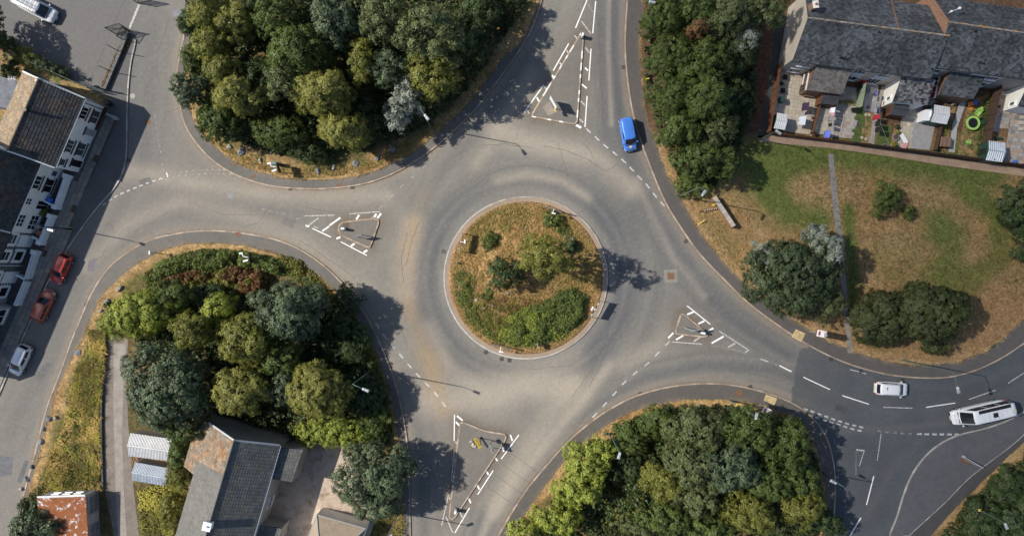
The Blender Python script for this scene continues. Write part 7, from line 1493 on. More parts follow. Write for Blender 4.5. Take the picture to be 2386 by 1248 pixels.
for k in range(3): a, b = W(2332, 213 + 4 * k, .8), W(2360, 214 + 4 * k, .8); aw.tube(a, b, .015, .015, 4)
for q in ((2334, 214), (2358, 220)): a = W(*q, .8); aw.tube((a.x, a.y, gz_), a, .015, .015, 4)
single('clothes_airer', aw, M['metal_white'], 'white folding airer on the patio under the fourth house', 'airer', loc=tuple(W(2345, 218, 0)[:2]) + (gz_,))
for i, (px, py) in enumerate([(2381, 274), (2380, 287), (2379, 301)]): toy(px, py, 0, (.5, .42, .3), ga, 'slab_yellow', 'stone_planter', ['upper', 'middle', 'lower'][i] + ' of three pale planters at the right edge', 'planter', 'pale planters')
toy(2364, 377, 0, (.5, .35, .3), .3, 'blue', 'toy_box', 'blue toy box behind the back fence at the right', 'toy'); toy(2065, 342, 0, (.5, .3, .3), .2, 'blue', 'toy_box', 'blue box at the bottom of the small square lawn', 'toy'); toy(2327, 249, 0, (.3, .35, .3), .3, 'black', 'scooter', 'small black ride-on toy beside the tall fence', 'toy')
toy(2327, 322, 0, (.9, .25, .4), ga, 'plastic_green', 'garden_tools', 'green and red garden clutter above the striped shed', 'clutter')
# washing lines
def washing(pts, z, label):
    P_ = [W(*p, z) for p in pts]; mb = MB(); 
    for i in range(len(P_) - 1): mb.tube(P_[i], P_[i + 1], .012, .012, 4)
    for p in (P_[0], P_[-1]): mb.tube((p.x, p.y, gz_), p + up * .1, .035, .03, 6)
    return single('washing_line', mb, M['metal_grey'], label, 'washing line', loc=(P_[0].x, P_[0].y, gz_))
washing([(1955, 226), (1950, 250), (1938, 322)], 2.0, 'washing line across the second garden'); washing([(2042, 172), (2043, 200), (2048, 240), (2052, 290), (2070, 333)], 2.0, 'long washing line across the third garden')
def garment(px, py, l, hgt, ang, m, name, label):
    n = 8; mb = MB(); vs = []
    for i in range(n + 1):
        u = (i / n - .5) * l
        for j in range(4): v = -j / 3 * hgt; vs.append((u + .04 * math.sin(j * 2 + i), .14 * j / 3 * math.sin(i * 1.7 + j * .4) + .10 * j, v))
    fs = [(i * 4 + j, (i + 1) * 4 + j, (i + 1) * 4 + j + 1, i * 4 + j + 1) for i in range(n) for j in range(3)]
    o = MB().add(vs, fs).build(name, M[m], None, smooth=True); s_ = o.modifiers.new('thick', 'SOLIDIFY'); s_.thickness = .015
    p = W(px, py, 1.95); o.location = p; o.rotation_euler = (math.radians(-52), 0, ang); return tag(o, label, 'washing', 'washing on the garden lines')
wa = math.atan2(-72, -12)
for a in [(1950, 246, .5, .4, 'cloth_black', 'socks', 'black and white socks at the top of the second garden line'), (1946, 256, .7, .7, 'cloth_white', 'sheet', 'white sheet on the second garden line'), (1944, 267, .4, .5, 'cloth_pink', 'towel', 'pale pink towel below the white sheet'), (1941, 275, .7, .6, 'cloth_grey', 'patterned_shirt', 'black and white patterned shirt on the second garden line'), (1939, 290, .45, .5, 'cloth_black', 'black_shirt', 'black shirt on the second garden line'), (1935, 312, .95, .8, 'cloth_blue', 'blue_dress', 'bright blue garment at the bottom of the second garden line'), (2046, 216, .5, .3, 'cloth_blue', 'blue_socks', 'blue and white socks near the top of the third garden line'), (2049, 230, .5, .2, 'black', 'dark_socks', 'row of dark socks on the third garden line'), (2051, 244, .5, .5, 'cloth_grey', 'grey_top', 'grey top on the third garden line'), (2053, 256, .7, .5, 'cloth_navy', 'navy_trousers', 'navy trousers on the third garden line'), (2050, 272, .6, .8, 'cloth_red', 'red_shirt', 'dark red shirt on the third garden line'), (2053, 287, .6, .7, 'cloth_black', 'black_vest', 'black vest below the red shirt'), (2055, 301, .6, .8, 'cloth_black', 'black_skirt', 'black skirt lowest on the third garden line'), (1885, 247, 1.0, .9, 'cloth_purple', 'purple_towel', 'dark purple towel over the low garden fence'), (1882, 263, .4, .4, 'cloth_navy', 'navy_shirt', 'navy garment between the purple and the pale towel'), (1878, 280, 1.2, 1.0, 'cloth_pale', 'pale_sheet', 'pale blue sheet hanging in the first garden')]: garment(a[0], a[1], a[2], a[3], wa, a[4], a[5], a[6])
# ------------------------------------------------------------------ vehicles
def carpaint(name, col, met=.3): return mat('paint_' + name, col, rough=.28, var=.03, fine=0, metal=met, spec=.5, coat=.6)
PB = carpaint('blue', (.060, .19, .60), .05); PR = carpaint('red', (.46, .045, .035), .2); PD = carpaint('maroon', (.36, .075, .045), .1); PS = carpaint('silver', (.68, .69, .72), .05); PW_ = carpaint('white', (.60, .61, .64), 0); PK = carpaint('black', (.02, .022, .025), .2)
M['lamp_clear'] = mat('lamp_clear', (.65, .68, .72), rough=.15, var=0, fine=0, spec=.8); M['lamp_red'] = mat('lamp_red', (.35, .02, .015), rough=.2, var=0, fine=0); M['lamp_amber'] = mat('lamp_amber', (.8, .25, .02), rough=.3, var=0, fine=0); M['plate_y'] = mat('plate_y', (.75, .55, .08), rough=.4, var=0, fine=0)
def vehicle(name, label, cat, pm, L_, Wd, Hh, px, py, ang, prof, cab, wr=.31, wb=(.19, .81), bumper='body', belt=.92, roofw=.74, glass_side=True, group=None):
    """prof: (s, z) top line of the lower body from rear 0 to front 1; cab: (rear base, rear top, front top, front base) as fractions"""
    root = empty(name, (0, 0, 0), label, cat, group); N_ = 22; xs = []; vs = []; ns = 11
    for i in range(N_ + 1):
        s = i / N_; s = .5 - .5 * math.cos(math.pi * s) if 0 < i < N_ else s; x = (s - .5) * L_
        e = abs(2 * s - 1); w = Wd / 2 * (1 - .20 * e ** 9 - .07 * e ** 3.2); zt = np.interp(s, [p[0] for p in prof], [p[1] for p in prof]); zb = .20 + .10 * e ** 6
        # rounded ends: shorten bumper corners
        pr = [(-.90, zb), (-1, zb + (zt - zb) * .22), (-1.0, zb + (zt - zb) * .62), (-.95, zb + (zt - zb) * .93), (-.78, zt * 1.0), (0, zt + .035), (.78, zt), (.95, zb + (zt - zb) * .93), (1.0, zb + (zt - zb) * .62), (1, zb + (zt - zb) * .22), (.90, zb)]
        bulge = .0
        for y_, z_ in pr: vs.append((x - (.06 * (abs(y_) ** 4)) * (1 if s > .5 else -1) * (e ** 8), y_ * w, z_))
    fs = [(i * ns + j, (i + 1) * ns + j, (i + 1) * ns + j + 1, i * ns + j + 1) for i in range(N_) for j in range(ns - 1)] + [tuple(range(ns)), tuple(range(N_ * ns + ns - 1, N_ * ns - 1, -1))] + [(i * ns, i * ns + ns - 1, (i + 1) * ns + ns - 1, (i + 1) * ns) for i in range(N_)]
    body = MB().add(vs, fs).build('body', pm, root, smooth=True)
    x_ = lambda s: (s - .5) * L_; zbelt = lambda s: float(np.interp(s, [p[0] for p in prof], [p[1] for p in prof])) - .03
    rb, rt, ft, fb = cab; wbm = Wd / 2 * .93; wt = Wd / 2 * roofw; zr = Hh - .03
    bot = [Vector((x_(rb), -wbm * .92, zbelt(rb))), Vector((x_(fb), -wbm * .90, zbelt(fb))), Vector((x_(fb), wbm * .90, zbelt(fb))), Vector((x_(rb), wbm * .92, zbelt(rb)))]
    top = [Vector((x_(rt), -wt * .95, zr - .02)), Vector((x_(ft), -wt * .94, zr - .02)), Vector((x_(ft), wt * .94, zr - .02)), Vector((x_(rt), wt * .95, zr - .02))]
    # cabin shell: bowed rings
    rings = []
    for k in range(6):
        t = k / 5; b_ = math.sin(t * math.pi) * .035; ring = []
        for i in range(4):
            for j in range(6):
                u = j / 6; p = bot[i].lerp(bot[(i + 1) % 4], u).lerp(top[i].lerp(top[(i + 1) % 4], u), t); bow = math.sin(u * math.pi) * (.10 if i in (1, 3) else .035)
                if i == 1: p.x += bow
                elif i == 3: p.x -= bow * .7
                elif i == 0: p.y -= bow + b_
                else: p.y += bow + b_
                ring.append(p)
        rings.append(ring)
    cvs = [p for r in rings for p in r]; cfs = [(k * 24 + i, k * 24 + (i + 1) % 24, (k + 1) * 24 + (i + 1) % 24, (k + 1) * 24 + i) for k in range(5) for i in range(24)]
    base = 5 * 24; inner = []
    for p in rings[5]: inner.append(Vector((p.x * 1 + (x_((rt + ft) / 2) - p.x) * .12, p.y * .86, Hh)))
    cvs += inner; cfs += [(base + i, base + (i + 1) % 24, base + 24 + (i + 1) % 24, base + 24 + i) for i in range(24)] + [tuple(range(base + 24, base + 48))]
    MB().add(cvs, cfs).build('roof', pm, root, smooth=True)
    def pane(i, u0, u1, t0, t1, nm, m=M['glass'], off=.012):
        A_ = []
        nu = 6
        for t in (t0, (t0 + t1) / 2, t1):
            for j in range(nu + 1):
                u = u0 + (u1 - u0) * j / nu; kk = t * 5; k0 = min(4, int(kk)); f = kk - k0; uu = u * 6; j0 = min(5, int(uu)); g = uu - j0
                def P(k, j): return rings[k][(i * 6 + j) % 24]
                p = P(k0, j0).lerp(P(k0, j0 + 1), g).lerp(P(k0 + 1, j0).lerp(P(k0 + 1, j0 + 1), g), f); A_.append(p)
        nrm = {0: Vector((0, -1, .35)), 1: Vector((1, 0, .7)), 2: Vector((0, 1, .35)), 3: Vector((-1, 0, .5))}[i].normalized() * off
        k = nu + 1; return MB().add([p + nrm for p in A_], [(r * k + j, r * k + j + 1, (r + 1) * k + j + 1, (r + 1) * k + j) for r in range(2) for j in range(nu)]).build(nm, m, root, smooth=True)
    pane(1, .07, .93, .08, .93, 'windscreen'); 
    if glass_side is not None: pane(3, .10, .90, .22, .88, 'rear_window')
    for i in (0, 2):
        if glass_side is True:
            segs = ((.10, .46), (.50, .86)) if i == 0 else ((.14, .50), (.54, .90))
        elif glass_side == 'front': segs = ((.62, .92),) if i == 0 else ((.08, .38),)
        else: segs = ((.05, .30), (.33, .60), (.63, .92)) if i == 0 else ((.08, .37), (.40, .67), (.70, .95))
        for a_, b_ in segs: pane(i, a_, b_, .22, .88, 'side_window')
    for sx_ in wb:
        for sy in (-1, 1):
            x = x_(sx_); y = sy * (Wd / 2 - .09); w = MB(); w.tube((x, y - .10, wr), (x, y + .10, wr), wr, wr, 20); w0 = w.build('wheel', M['rubber'], root, smooth=False)
            r_ = MB(); r_.tube((x, y + sy * .095, wr), (x, y + sy * .108, wr), wr * .62, wr * .58, 14); r_.build('rim', M['alloy'], w0)
    ze = float(np.interp(.97, [p[0] for p in prof], [p[1] for p in prof])); zre = float(np.interp(.03, [p[0] for p in prof], [p[1] for p in prof]))
    for sy in (-1, 1):
        mb = MB(); mb.hull([(x_(.93), sy * Wd * .46, ze - .16), (x_(.985), sy * Wd * .38, ze - .20), (x_(.99), sy * Wd * .24, ze - .20), (x_(.95), sy * Wd * .26, ze - .16)], [(x_(.91), sy * Wd * .455, ze + .03), (x_(.965), sy * Wd * .38, ze + .0), (x_(.972), sy * Wd * .25, ze + .0), (x_(.935), sy * Wd * .27, ze + .035)]); mb.build('headlight', M['lamp_clear'], root)
        mb = MB(); mb.box((x_(.015), sy * Wd * .40, zre - .16), (.08, .22, .26)); mb.build('tail_light', M['lamp_red'], root)
        mb = MB(); mb.box((x_(fb) - .12, sy * (Wd / 2 + .08), zbelt(fb) + .12), (.16, .20, .13)); mb.build('door_mirror', pm, root, bevel=.03)
    xb = x_(fb) + .13; zb_ = float(np.interp(fb + .03, [p[0] for p in prof], [p[1] for p in prof])) + .03
    mb = MB(); mb.box((xb, 0, zb_), (.10, Wd * .74, .03)); mb.build('scuttle', M['black'], root)
    for sy in (-1, 1): mb = MB(); mb.box((xb - .14, sy * .22, zb_ + .07), (.03, .50, .02), .12 * sy); mb.build('wiper', M['black'], root)
    mb = MB(); xe = x_(.955); ze2 = float(np.interp(.955, [p[0] for p in prof], [p[1] for p in prof])) + .022; mb.box((xe, 0, ze2), (.02, Wd * .56, .012)); mb.build('bonnet_gap', M['black'], root)
    mb = MB(); mb.box((x_(1) - .04, 0, .42), (.10, Wd * .72, .22)); mb.build('front_bumper', M['black'] if bumper == 'black' else pm, root, bevel=.04)
    mb = MB(); mb.box((x_(1) + .02, 0, .42), (.02, .52, .11)); mb.build('front_plate', M['trim_white'], root)
    mb = MB(); mb.box((x_(0) - .015, 0, .70), (.02, .52, .11)); mb.build('rear_plate', M['plate_y'], root)
    x, y = G(px, py); root.location = (x, y, .005); root.rotation_euler = (0, 0, R(ang)); return root
hatch = [(0, .62), (.03, .80), (.10, .93), (.60, .93), (.72, .90), (.90, .76), (.97, .66), (1, .52)]
sedan = [(0, .62), (.03, .84), (.15, .92), (.60, .92), (.70, .88), (.90, .76), (.97, .66), (1, .52)]
van = [(0, .70), (.02, 1.0), (.5, 1.05), (.72, 1.02), (.80, .98), (.94, .84), (.98, .70), (1, .52)]
V1 = vehicle('blue_van', 'bright blue small van with yellow round emblems, driving by the north splitter island', 'van', PB, 4.15, 1.72, 1.80, 1461, 316, -79, van, (.02, .05, .66, .80), glass_side='front', bumper='black', roofw=.84)
def decal(root, pts, m, name='lettering'):
    return MB().add(pts, [tuple(range(len(pts)))]).build(name, M[m], root, world_co=False)
def disc_pts(c, r, ux, uy, n=14): return [Vector(c) + Vector(ux) * r * math.cos(2 * math.pi * i / n) + Vector(uy) * r * math.sin(2 * math.pi * i / n) for i in range(n)]
bz = 0.985
o = MB(); o.disc((1.62, 0, 0), .14, .955, 16, z0=.90); o.build('bonnet_emblem', M['plate_y'], V1, world_co=False); o = MB(); o.disc((1.62, 0, 0), .07, .962, 12, z0=.90); o.build('bonnet_emblem_centre', M['lamp_amber'], V1, world_co=False)
for sy in (-1, 1):
    yy = sy * .876
    o = MB().add([(p.x, p.y, p.z) for p in disc_pts((-1.72, yy, 1.0 - .18), .15, (1, 0, 0), (0, 0, 1))], [tuple(range(14))]); o.build('side_emblem', M['plate_y'], V1, world_co=False)
    o = MB()
    for k in range(11): o.box((-1.42 + k * .115, yy, .86), (.07, .012, .13 if k % 3 else .10))
    o.build('side_lettering', M['slab_cream'], V1, world_co=False)
V2 = vehicle('silver_estate_car', 'silver people carrier on the dark road with a pale roof, heading right', 'car', PS, 4.15, 1.72, 1.60, 2070, 903, -3, hatch, (.03, .09, .62, .78), roofw=.80, bumper='body')
for k in range(2): o = MB(); o.disc((-1.0, .05 + .22 * k - .1, 0), .09, 1.625, 12, z0=1.58); o.build('roof_vent', M['black'] if k else M['plastic_grey'], V2, world_co=False)
for sy in (-1, 1): o = MB(); o.tube((-1.3, sy * .62, 1.60), (.35, sy * .62, 1.60), .02, .02, 6); o.build('roof_rail', M['metal_dark'], V2, world_co=False)
V3 = vehicle('white_minibus', 'long white minibus with a black roof panel and small black hatch, heading left', 'minibus', PW_, 7.0, 2.0, 2.6, 2272, 957, -167, [(0, .9), (.01, 1.15), (.5, 1.2), (.80, 1.15), (.86, 1.08), (.96, .9), (.985, .72), (1, .5)], (.01, .025, .74, .88), wr=.36, wb=(.2, .85), bumper='black', roofw=.84, glass_side='bus')
o = MB(); o.box((-.8, -.60, 2.615), (4.0, .40, .03)); o.build('roof_panel', M['black'], V3, world_co=False)
o = MB(); o.box((-.75, .12, 2.63), (.55, .55, .07)); o.build('roof_hatch', M['black'], V3, world_co=False)
o = MB(); o.box((-3.1, .15, 2.63), (.40, .35, .06)); o.build('roof_beacon', M['slab_cream'], V3, world_co=False)
for k, xx in enumerate((1.0, .3, -2.0, -2.6)): o = MB(); o.box((xx, .25, 2.618), (.5, .75, .025)); o.build('roof_cover', PW_, V3, world_co=False)
for k in range(9): o = MB(); o.box((-3.3 + k * .55, .20, 2.606), (.02, 1.35, .012)); o.build('roof_rib', M['plastic_grey'], V3, world_co=False)
for xx in (-2.2, -1.0, .2): o = MB(); o.box((xx, -.93, 2.5), (.10, .05, .06)); o.build('marker_light', M['lamp_amber'], V3, world_co=False)
CG = 'cars parked outside the left-hand terrace'
V4 = vehicle('red_car', 'bright red hatchback parked uppermost outside the terrace', 'car', PR, 3.9, 1.66, 1.42, 150, 626, -115, hatch, (.02, .10, .56, .74), roofw=.76, group=CG)
V5 = vehicle('maroon_car', 'dark red hatchback parked in the middle outside the terrace', 'car', PD, 4.2, 1.70, 1.42, 109, 711, 66, sedan, (.04, .12, .55, .74), roofw=.76, group=CG)
V6 = vehicle('silver_car', 'silver hatchback parked lowest outside the terrace', 'car', PS, 4.0, 1.66, 1.45, 56, 836, -115, hatch, (.03, .10, .60, .80), roofw=.76, group=CG)
V7 = vehicle('white_van', 'white panel van with a ladder rack, parked in the yard at the top left', 'van', PW_, 5.2, 1.95, 1.95, 95, 24, -27, [(0, .8), (.02, 1.05), (.5, 1.1), (.72, 1.05), (.80, .98), (.95, .84), (.985, .7), (1, .5)], (.01, .03, .68, .82), bumper='black', glass_side='front', roofw=.84)
o = MB()
for k in range(6): o.tube((-2.2 + k * .6, -.7, 2.08), (-2.2 + k * .6, .7, 2.08), .025, .025, 6)
for y_ in (-.7, .7): o.tube((-2.4, y_, 2.06), (.9, y_, 2.06), .03, .03, 6)
o.build('roof_rack', M['metal_dark'], V7, world_co=False)
o = MB()
for y_ in (-.35, .05): o.tube((-2.5, y_, 2.16), (.7, y_, 2.16), .03, .03, 6)
for k in range(11): o.tube((-2.4 + k * .3, -.35, 2.16), (-2.4 + k * .3, .05, 2.16), .018, .018, 6)
single_ = o.build('ladder', M['metal_grey'], V7, world_co=False)
o = MB()
for k in range(7): o.box((2.05, -.35 + k * .1, 1.015 - .02), (.04, .06, .012))
o.build('bonnet_lettering', M['slab_grey'], V7, world_co=False)
V8 = vehicle('dark_car', 'dark parked car cut by the top edge beside the white van', 'car', PK, 4.1, 1.7, 1.45, 166, -34, -12, hatch, (.03, .1, .6, .78))

# ------------------------------------------------------------------ street lamps
LG_ = 'street lamps round the roundabout'
def lamp(base, head, hp, label, rot=None, marker=None, m='metal_green', z0=.14, arm=True):
    b = W(*base, 0); root = empty('street_lamp', (b.x, b.y, z0), label, 'street lamp', LG_); h = W(*head, hp + .25); k = Vector((b.x, b.y, hp)); d = (h - k); d.z = 0; l = d.length; d = d.normalized() if l > .05 else Vector((1, 0, 0))
    mb = MB(); mb.tube((b.x, b.y, z0), (b.x, b.y, 1.3), .11, .105, 10); mb.tube((b.x, b.y, 1.3), (b.x, b.y, hp), .075, .045, 10); mb.build('pole', M[m], root)
    a0_ = k; a1 = k + d * (l * .35) + up * .2; a2 = k + d * max(.15, l - .3) + up * .25; mb = MB(); mb.path([a0_, a1, a2], [.04, .035, .03], 7); mb.build('arm', M[m], root)
    q = k + d * l + up * .22; yaw = math.atan2(d.y, d.x) if rot is None else rot
    def loc(u, v, w_): return (q.x + u * math.cos(yaw) - v * math.sin(yaw), q.y + u * math.sin(yaw) + v * math.cos(yaw), q.z + w_)
    mb = MB(); bo = [loc(-.42, -.16, -.04), loc(.42, -.19, -.04), loc(.42, .19, -.04), loc(-.42, .16, -.04)]; to = [loc(-.38, -.10, .10), loc(.34, -.14, .12), loc(.34, .14, .12), loc(-.38, .10, .10)]; mb.hull(bo, to); hd = mb.build('lantern', M['metal_grey'], root, bevel=.03)
    mb = MB(); mb.hull([loc(-.05, -.13, -.09), loc(.38, -.15, -.09), loc(.38, .15, -.09), loc(-.05, .13, -.09)], [loc(-.08, -.15, -.045), loc(.40, -.17, -.045), loc(.40, .17, -.045), loc(-.08, .15, -.045)]); mb.build('lens', M['lamp_clear'], hd)
    c_ = loc(-.25, 0, .10); mb = MB(); mb.tube(c_, (c_[0], c_[1], c_[2] + .09), .06, .05, 10); mb.build('photocell', M['plastic_white'], hd)
    if marker: mb = MB(); mb.box((b.x, b.y, 3.0), (.28, .28, .12)); mb.build('number_plate', M['yellow'], root)
    return root
lamp((1582, 457), (1640, 450), 9.6, 'green lamp post leaning over the hedge bush on the right side of the roundabout', rot=R(55)); lamp((1004, 297), (994, 273), 10.2, 'lamp post in front of the silver trees of the northern wood'); lamp((868, 860), (852, 908), 10.8, 'green lamp post at the roadside edge of the south-west wood'); lamp((2100, 838), (2233, 908), 10, 'tall lamp post on the lawn edge above the minibus'); lamp((1700, 932), (1763, 969), 9, 'lamp post with a yellow plate at the top of the southern wood', rot=R(78), marker=1)
lamp((1418, 1008), (1443, 1061), 9, 'lamp post beside the bright tree of the southern wood'); lamp((2245, 1168), (2345, 1225), 7, 'green lamp post in the bottom right corner', marker=1); lamp((169, 534), (118, 536), 6.5, 'dark lamp post on the flagged pavement before the cream house', m='metal_dark'); lamp((1768, 326), (1814, 308), 5.5, 'short lamp post at the corner of the back lane'); lamp((930, 1192), (908, 1250), 8, 'lamp post by the road below the big sycamore', m='metal_grey'); lamp((1916, 1100), (1942, 1122), 6, 'small lamp post at the right edge of the southern wood'); lamp((1502, 55), (1520, 5), 6.5, 'green lamp post among the leaves at the top of the eastern belt')
# ------------------------------------------------------------------ signs
def board(px, py, ang, w, h, z, label, face='black', back='metal_grey', posts=(-.35, .35), chev=True, hood=0, name='chevron_sign', cat='sign', grp='chevron boards on the central island', z0=.15, extra=None, tilt=0):
    b = W(px, py, 0) if z0 < .2 else W(px, py, 0); root = empty(name, (0, 0, 0), label, cat, grp)
    mb = MB(); mb.box((0, 0, z + h / 2), (w, .04, h)); mb.build('board', M[back], root)
    mb = MB(); mb.box((0, -.026, z + h / 2), (w - .04, .008, h - .04)); mb.build('face', M[face], root)
    if chev:
        n = 3
        for i in range(n):
            c = -w / 2 + w * (i + .5) / n; s = h * .40; q = MB(); t = w / n * .28
            q.add([(c - t, -.034, z + h / 2 + s), (c + t * .2, -.034, z + h / 2 + s), (c + t * 1.5, -.034, z + h / 2), (c + t * .2, -.034, z + h / 2 - s), (c - t, -.034, z + h / 2 - s), (c + t * .3, -.034, z + h / 2)], [(0, 5, 2, 1), (5, 4, 3, 2)]); q.build('chevron', M['trim_white'], root)
    for p_ in posts: mb = MB(); mb.tube((p_ * w, .06, 0), (p_ * w, .06, z + h + .1), .04, .04, 8); mb.build('post', M['metal_grey'], root)
    for k in range(hood):
        c = (k - (hood - 1) / 2) * w * .5; mb = MB(); mb.path([(c, .05, z + h), (c, .02, z + h + .35), (c, -.45, z + h + .42)], .035, 6); mb.box((c + .12, -.50, z + h + .42), (.5, .13, .09), .15); mb.build('sign_lamp', M['metal_white'], root)
    root.location = (b.x, b.y, z0); root.rotation_euler = (0, 0, ang); return root
board(1077, 565, R(81), 2.3, .9, 1.0, 'chevron board on two posts at the left side of the central island', z0=.3, hood=1, posts=(-.5, .5)); board(1383, 718, R(240), 2.3, .9, 1.2, 'chevron board on two posts at the right side of the central island', z0=.2, hood=1, posts=(-.5, .5)); board(1288, 491, R(-18), 2.0, .8, 1.0, 'chevron board at the top of the central island', z0=.2, hood=1, posts=(-.5, .5)); board(1168, 805, R(-15), 2.6, .7, .8, 'chevron board at the bottom of the central island', z0=.2, hood=1, posts=(-.5, .5))
board(1252, 802, R(90), .7, .7, .8, 'small sign edge-on at the bottom right of the central island', z0=.2, chev=False, posts=(0,), name='small_sign', grp=None); board(1066, 612, R(90), .3, .5, .2, 'tiny marker post at the left edge of the central island', z0=.2, chev=False, posts=(0,), name='marker_post', cat='post', grp=None)
board(1287, 247, R(-60), 1.6, 1.5, .9, 'direction sign seen edge-on on the northern splitter island', face='trim_white', back='metal_grey', chev=False, name='direction_sign', grp=None, posts=(-.3, .3)); patch([(1264, 249), (1281, 238), (1294, 262), (1277, 271)], (.25, .215, .185), z=.129, name='concrete_patch')
mb = MB(); p = W(1294, 258, 1.2); mb.box((0, 0, .4), (.5, .05, .5)); o = single('yellow_backing_plate', mb, M['yellow'], 'yellow plate fixed low on the northern direction sign', 'sign'); o.location = (p.x - .05, p.y, 1.0); o.rotation_euler = (0, 0, R(-60))
board(842, 551, R(18), .9, .8, 1.0, 'small sign on two thin posts on the western splitter island', face='trim_white', chev=False, name='small_sign', grp=None, posts=(-.42, .42)); board(1146, 1034, R(-72), 1.1, .8, 1.3, 'white sign edge-on on the southern splitter island', face='trim_white', chev=False, name='direction_sign', grp=None, posts=(-.4, .4))
board(1600, 764, R(-12), 1.2, .9, 1.0, 'left of two grey-backed signs on the eastern splitter island', face='trim_white', chev=False, name='direction_sign', grp=None, posts=(-.4, .4)); board(1613, 766, R(12), 1.2, .9, 1.0, 'right of two grey-backed signs on the eastern splitter island', face='trim_white', chev=False, name='direction_sign', grp=None, posts=(-.4, .4))
ys = empty('temporary_sign', (0, 0, 0), 'yellow temporary road sign with black letters on the southern splitter island', 'sign')
mb = MB(); mb.box((0, 0, 0), (1.35, .40, .04)); mb.build('board', M['yellow'], ys)
for k in range(8): mb = MB(); mb.box((-.52 + k * .15, .02, .024), (.07, .16 if k % 2 else .20, .006)); mb.build('letter', M['black'], ys)
for s_ in (-.5, .5): mb = MB(); mb.tube((s_, .1, -.02), (s_, .55, -.8), .02, .02, 6); mb.build('leg', M['metal_dark'], ys)
p = W(1113, 1031, .9); ys.location = (p.x, p.y, .95); ys.rotation_euler = (R(-28), 0, R(-58))
for i, (px, py, a_) in enumerate([(1098, 1027, .4), (1102, 1034, 1.2), (1106, 1038, .2)]):
    mb = MB(); mb.box((0, 0, .08), (.45, .28, .16)); o = mb.build('sandbag', M['slab_pink'], None, bevel=.06); o.location = (*G(px, py), .13); o.rotation_euler = (0, 0, a_); tag(o, ['palest sandbag at the left foot of the yellow sign', 'middle sandbag at the foot of the yellow sign', 'lowest sandbag under the yellow sign'][i], 'sandbag', 'sandbags on the southern splitter island')
mb = MB(); p = W(1121, 1019, 0); mb.tube((p.x, p.y, .13), (p.x, p.y, 2.3), .05, .04, 8); mb.disc((p.x, p.y, 0), .18, .2, 14, z0=.13); mb.tube((p.x - .03, p.y, 2.25), (p.x + .03, p.y, 2.25), .3, .3, 18); single('round_sign', mb, M['metal_dark'], 'dark round sign on a post on the southern splitter island', 'sign', loc=(p.x, p.y, .13))
patch([(1298 - 0, 0), (1299, 0), (1299, 1), (1298, 1)], (.2, .2, .2)) if False else None
patch([(1075, 1128), (1088, 1127), (1088, 1140), (1076, 1140)], (.12, .10, .085), z=.129, name='cover_patch'); patch([(799, 517), (816, 519), (815, 531), (800, 528)], (.11, .085, .06), z=.129, name='cover_patch')
BG = 'illuminated bollards on the splitter islands'
def bollard(px, py, ang, label):
    b = W(px, py, .5); root = empty('traffic_bollard', (0, 0, 0), label, 'bollard', BG)
    mb = MB(); mb.hull([(-.24, -.16, .1), (.24, -.16, .1), (.24, .16, .1), (-.24, .16, .1)], [(-.22, -.13, 1.0), (.22, -.13, 1.0), (.22, .13, 1.0), (-.22, .13, 1.0)]); mb.build('body', M['plastic_white'], root, bevel=.05)
    mb = MB(); mb.box((0, 0, .06), (.6, .42, .12)); mb.build('base', M['black'], root, bevel=.02)
    for sy in (-1, 1): mb = MB(); mb.tube((0, sy * .148, .72), (0, sy * .158, .72), .14, .14, 18); mb.build('keep_left_disc', M['blue_sign'], root)
    root.location = (b.x, b.y, .125); root.rotation_euler = (0, 0, ang)
bollard(1357, 84, R(75), 'white bollard at the top tip of the northern splitter island'); bollard(801, 533, R(0), 'white bollard at the left end of the western splitter island'); bollard(1062, 1189, R(75), 'white bollard near the bottom tip of the southern splitter island'); bollard(1637, 775, R(-12), 'white bollard at the right end of the eastern splitter island')
def tallsign(base, r, label, ang):
    """tall clearway sign: white board with roundel, road diagram and a black bar, swan-neck lamp"""
    b = W(*base, 0); root = empty('clearway_sign', (0, 0, 0), label, 'sign', 'tall signs beside the eastern crossing')
    mb = MB(); mb.box((0, 0, 3.2), (.80, .04, 2.3)); mb.build('board', M['metal_white'], root)
    mb = MB(); mb.tube((0, -.024, 2.75), (0, -.032, 2.75), .30, .30, 24); mb.build('roundel_ring', M['red'], root)
    mb = MB(); mb.tube((0, -.034, 2.75), (0, -.038, 2.75), .22, .22, 24); mb.build('roundel', M['blue_sign'], root)
    mb = MB(); 
    for s_ in (-1, 1): mb.add([(-.17, -.041, 2.75 - s_ * .15), (-.13, -.041, 2.75 - s_ * .19), (.17, -.041, 2.75 + s_ * .15), (.13, -.041, 2.75 + s_ * .19)], [(0, 1, 2, 3)])
    mb.build('cross', M['red'], root)
    mb = MB(); mb.path([(-.25, -.03, 3.35), (-.22, -.03, 3.6), (-.05, -.03, 3.7)], .025, 5); mb.path([(.1, -.03, 3.3), (.22, -.03, 3.5), (.25, -.03, 3.75)], .025, 5); mb.build('diagram', M['orange'], root)
    mb = MB(); mb.box((0, -.024, 4.1), (.78, .006, .12)); mb.build('bar', M['black'], root)
    mb = MB(); mb.tube((0, .06, 0), (0, .06, 4.5), .05, .05, 8); mb.tube((0, .06, 0), (0, .06, 1.2), .08, .08, 8); mb.build('post', M['metal_grey'], root)
    mb = MB(); mb.path([(0, .03, 4.3), (.1, .0, 4.75), (.1, -.45, 4.85)], .04, 6); mb.box((.1, -.55, 4.85), (.5, .14, .1)); mb.build('sign_lamp', M['metal_white'], root)
    root.location = (b.x, b.y, .15); root.rotation_euler = (0, 0, ang)
tallsign((1886, 771), 0, 'white clearway sign on a tall post beside the upper tactile slabs', R(-90 - 12)); tallsign((1763, 944), 0, 'white clearway sign half hidden in leaves above the southern wood', R(-90 - 30))
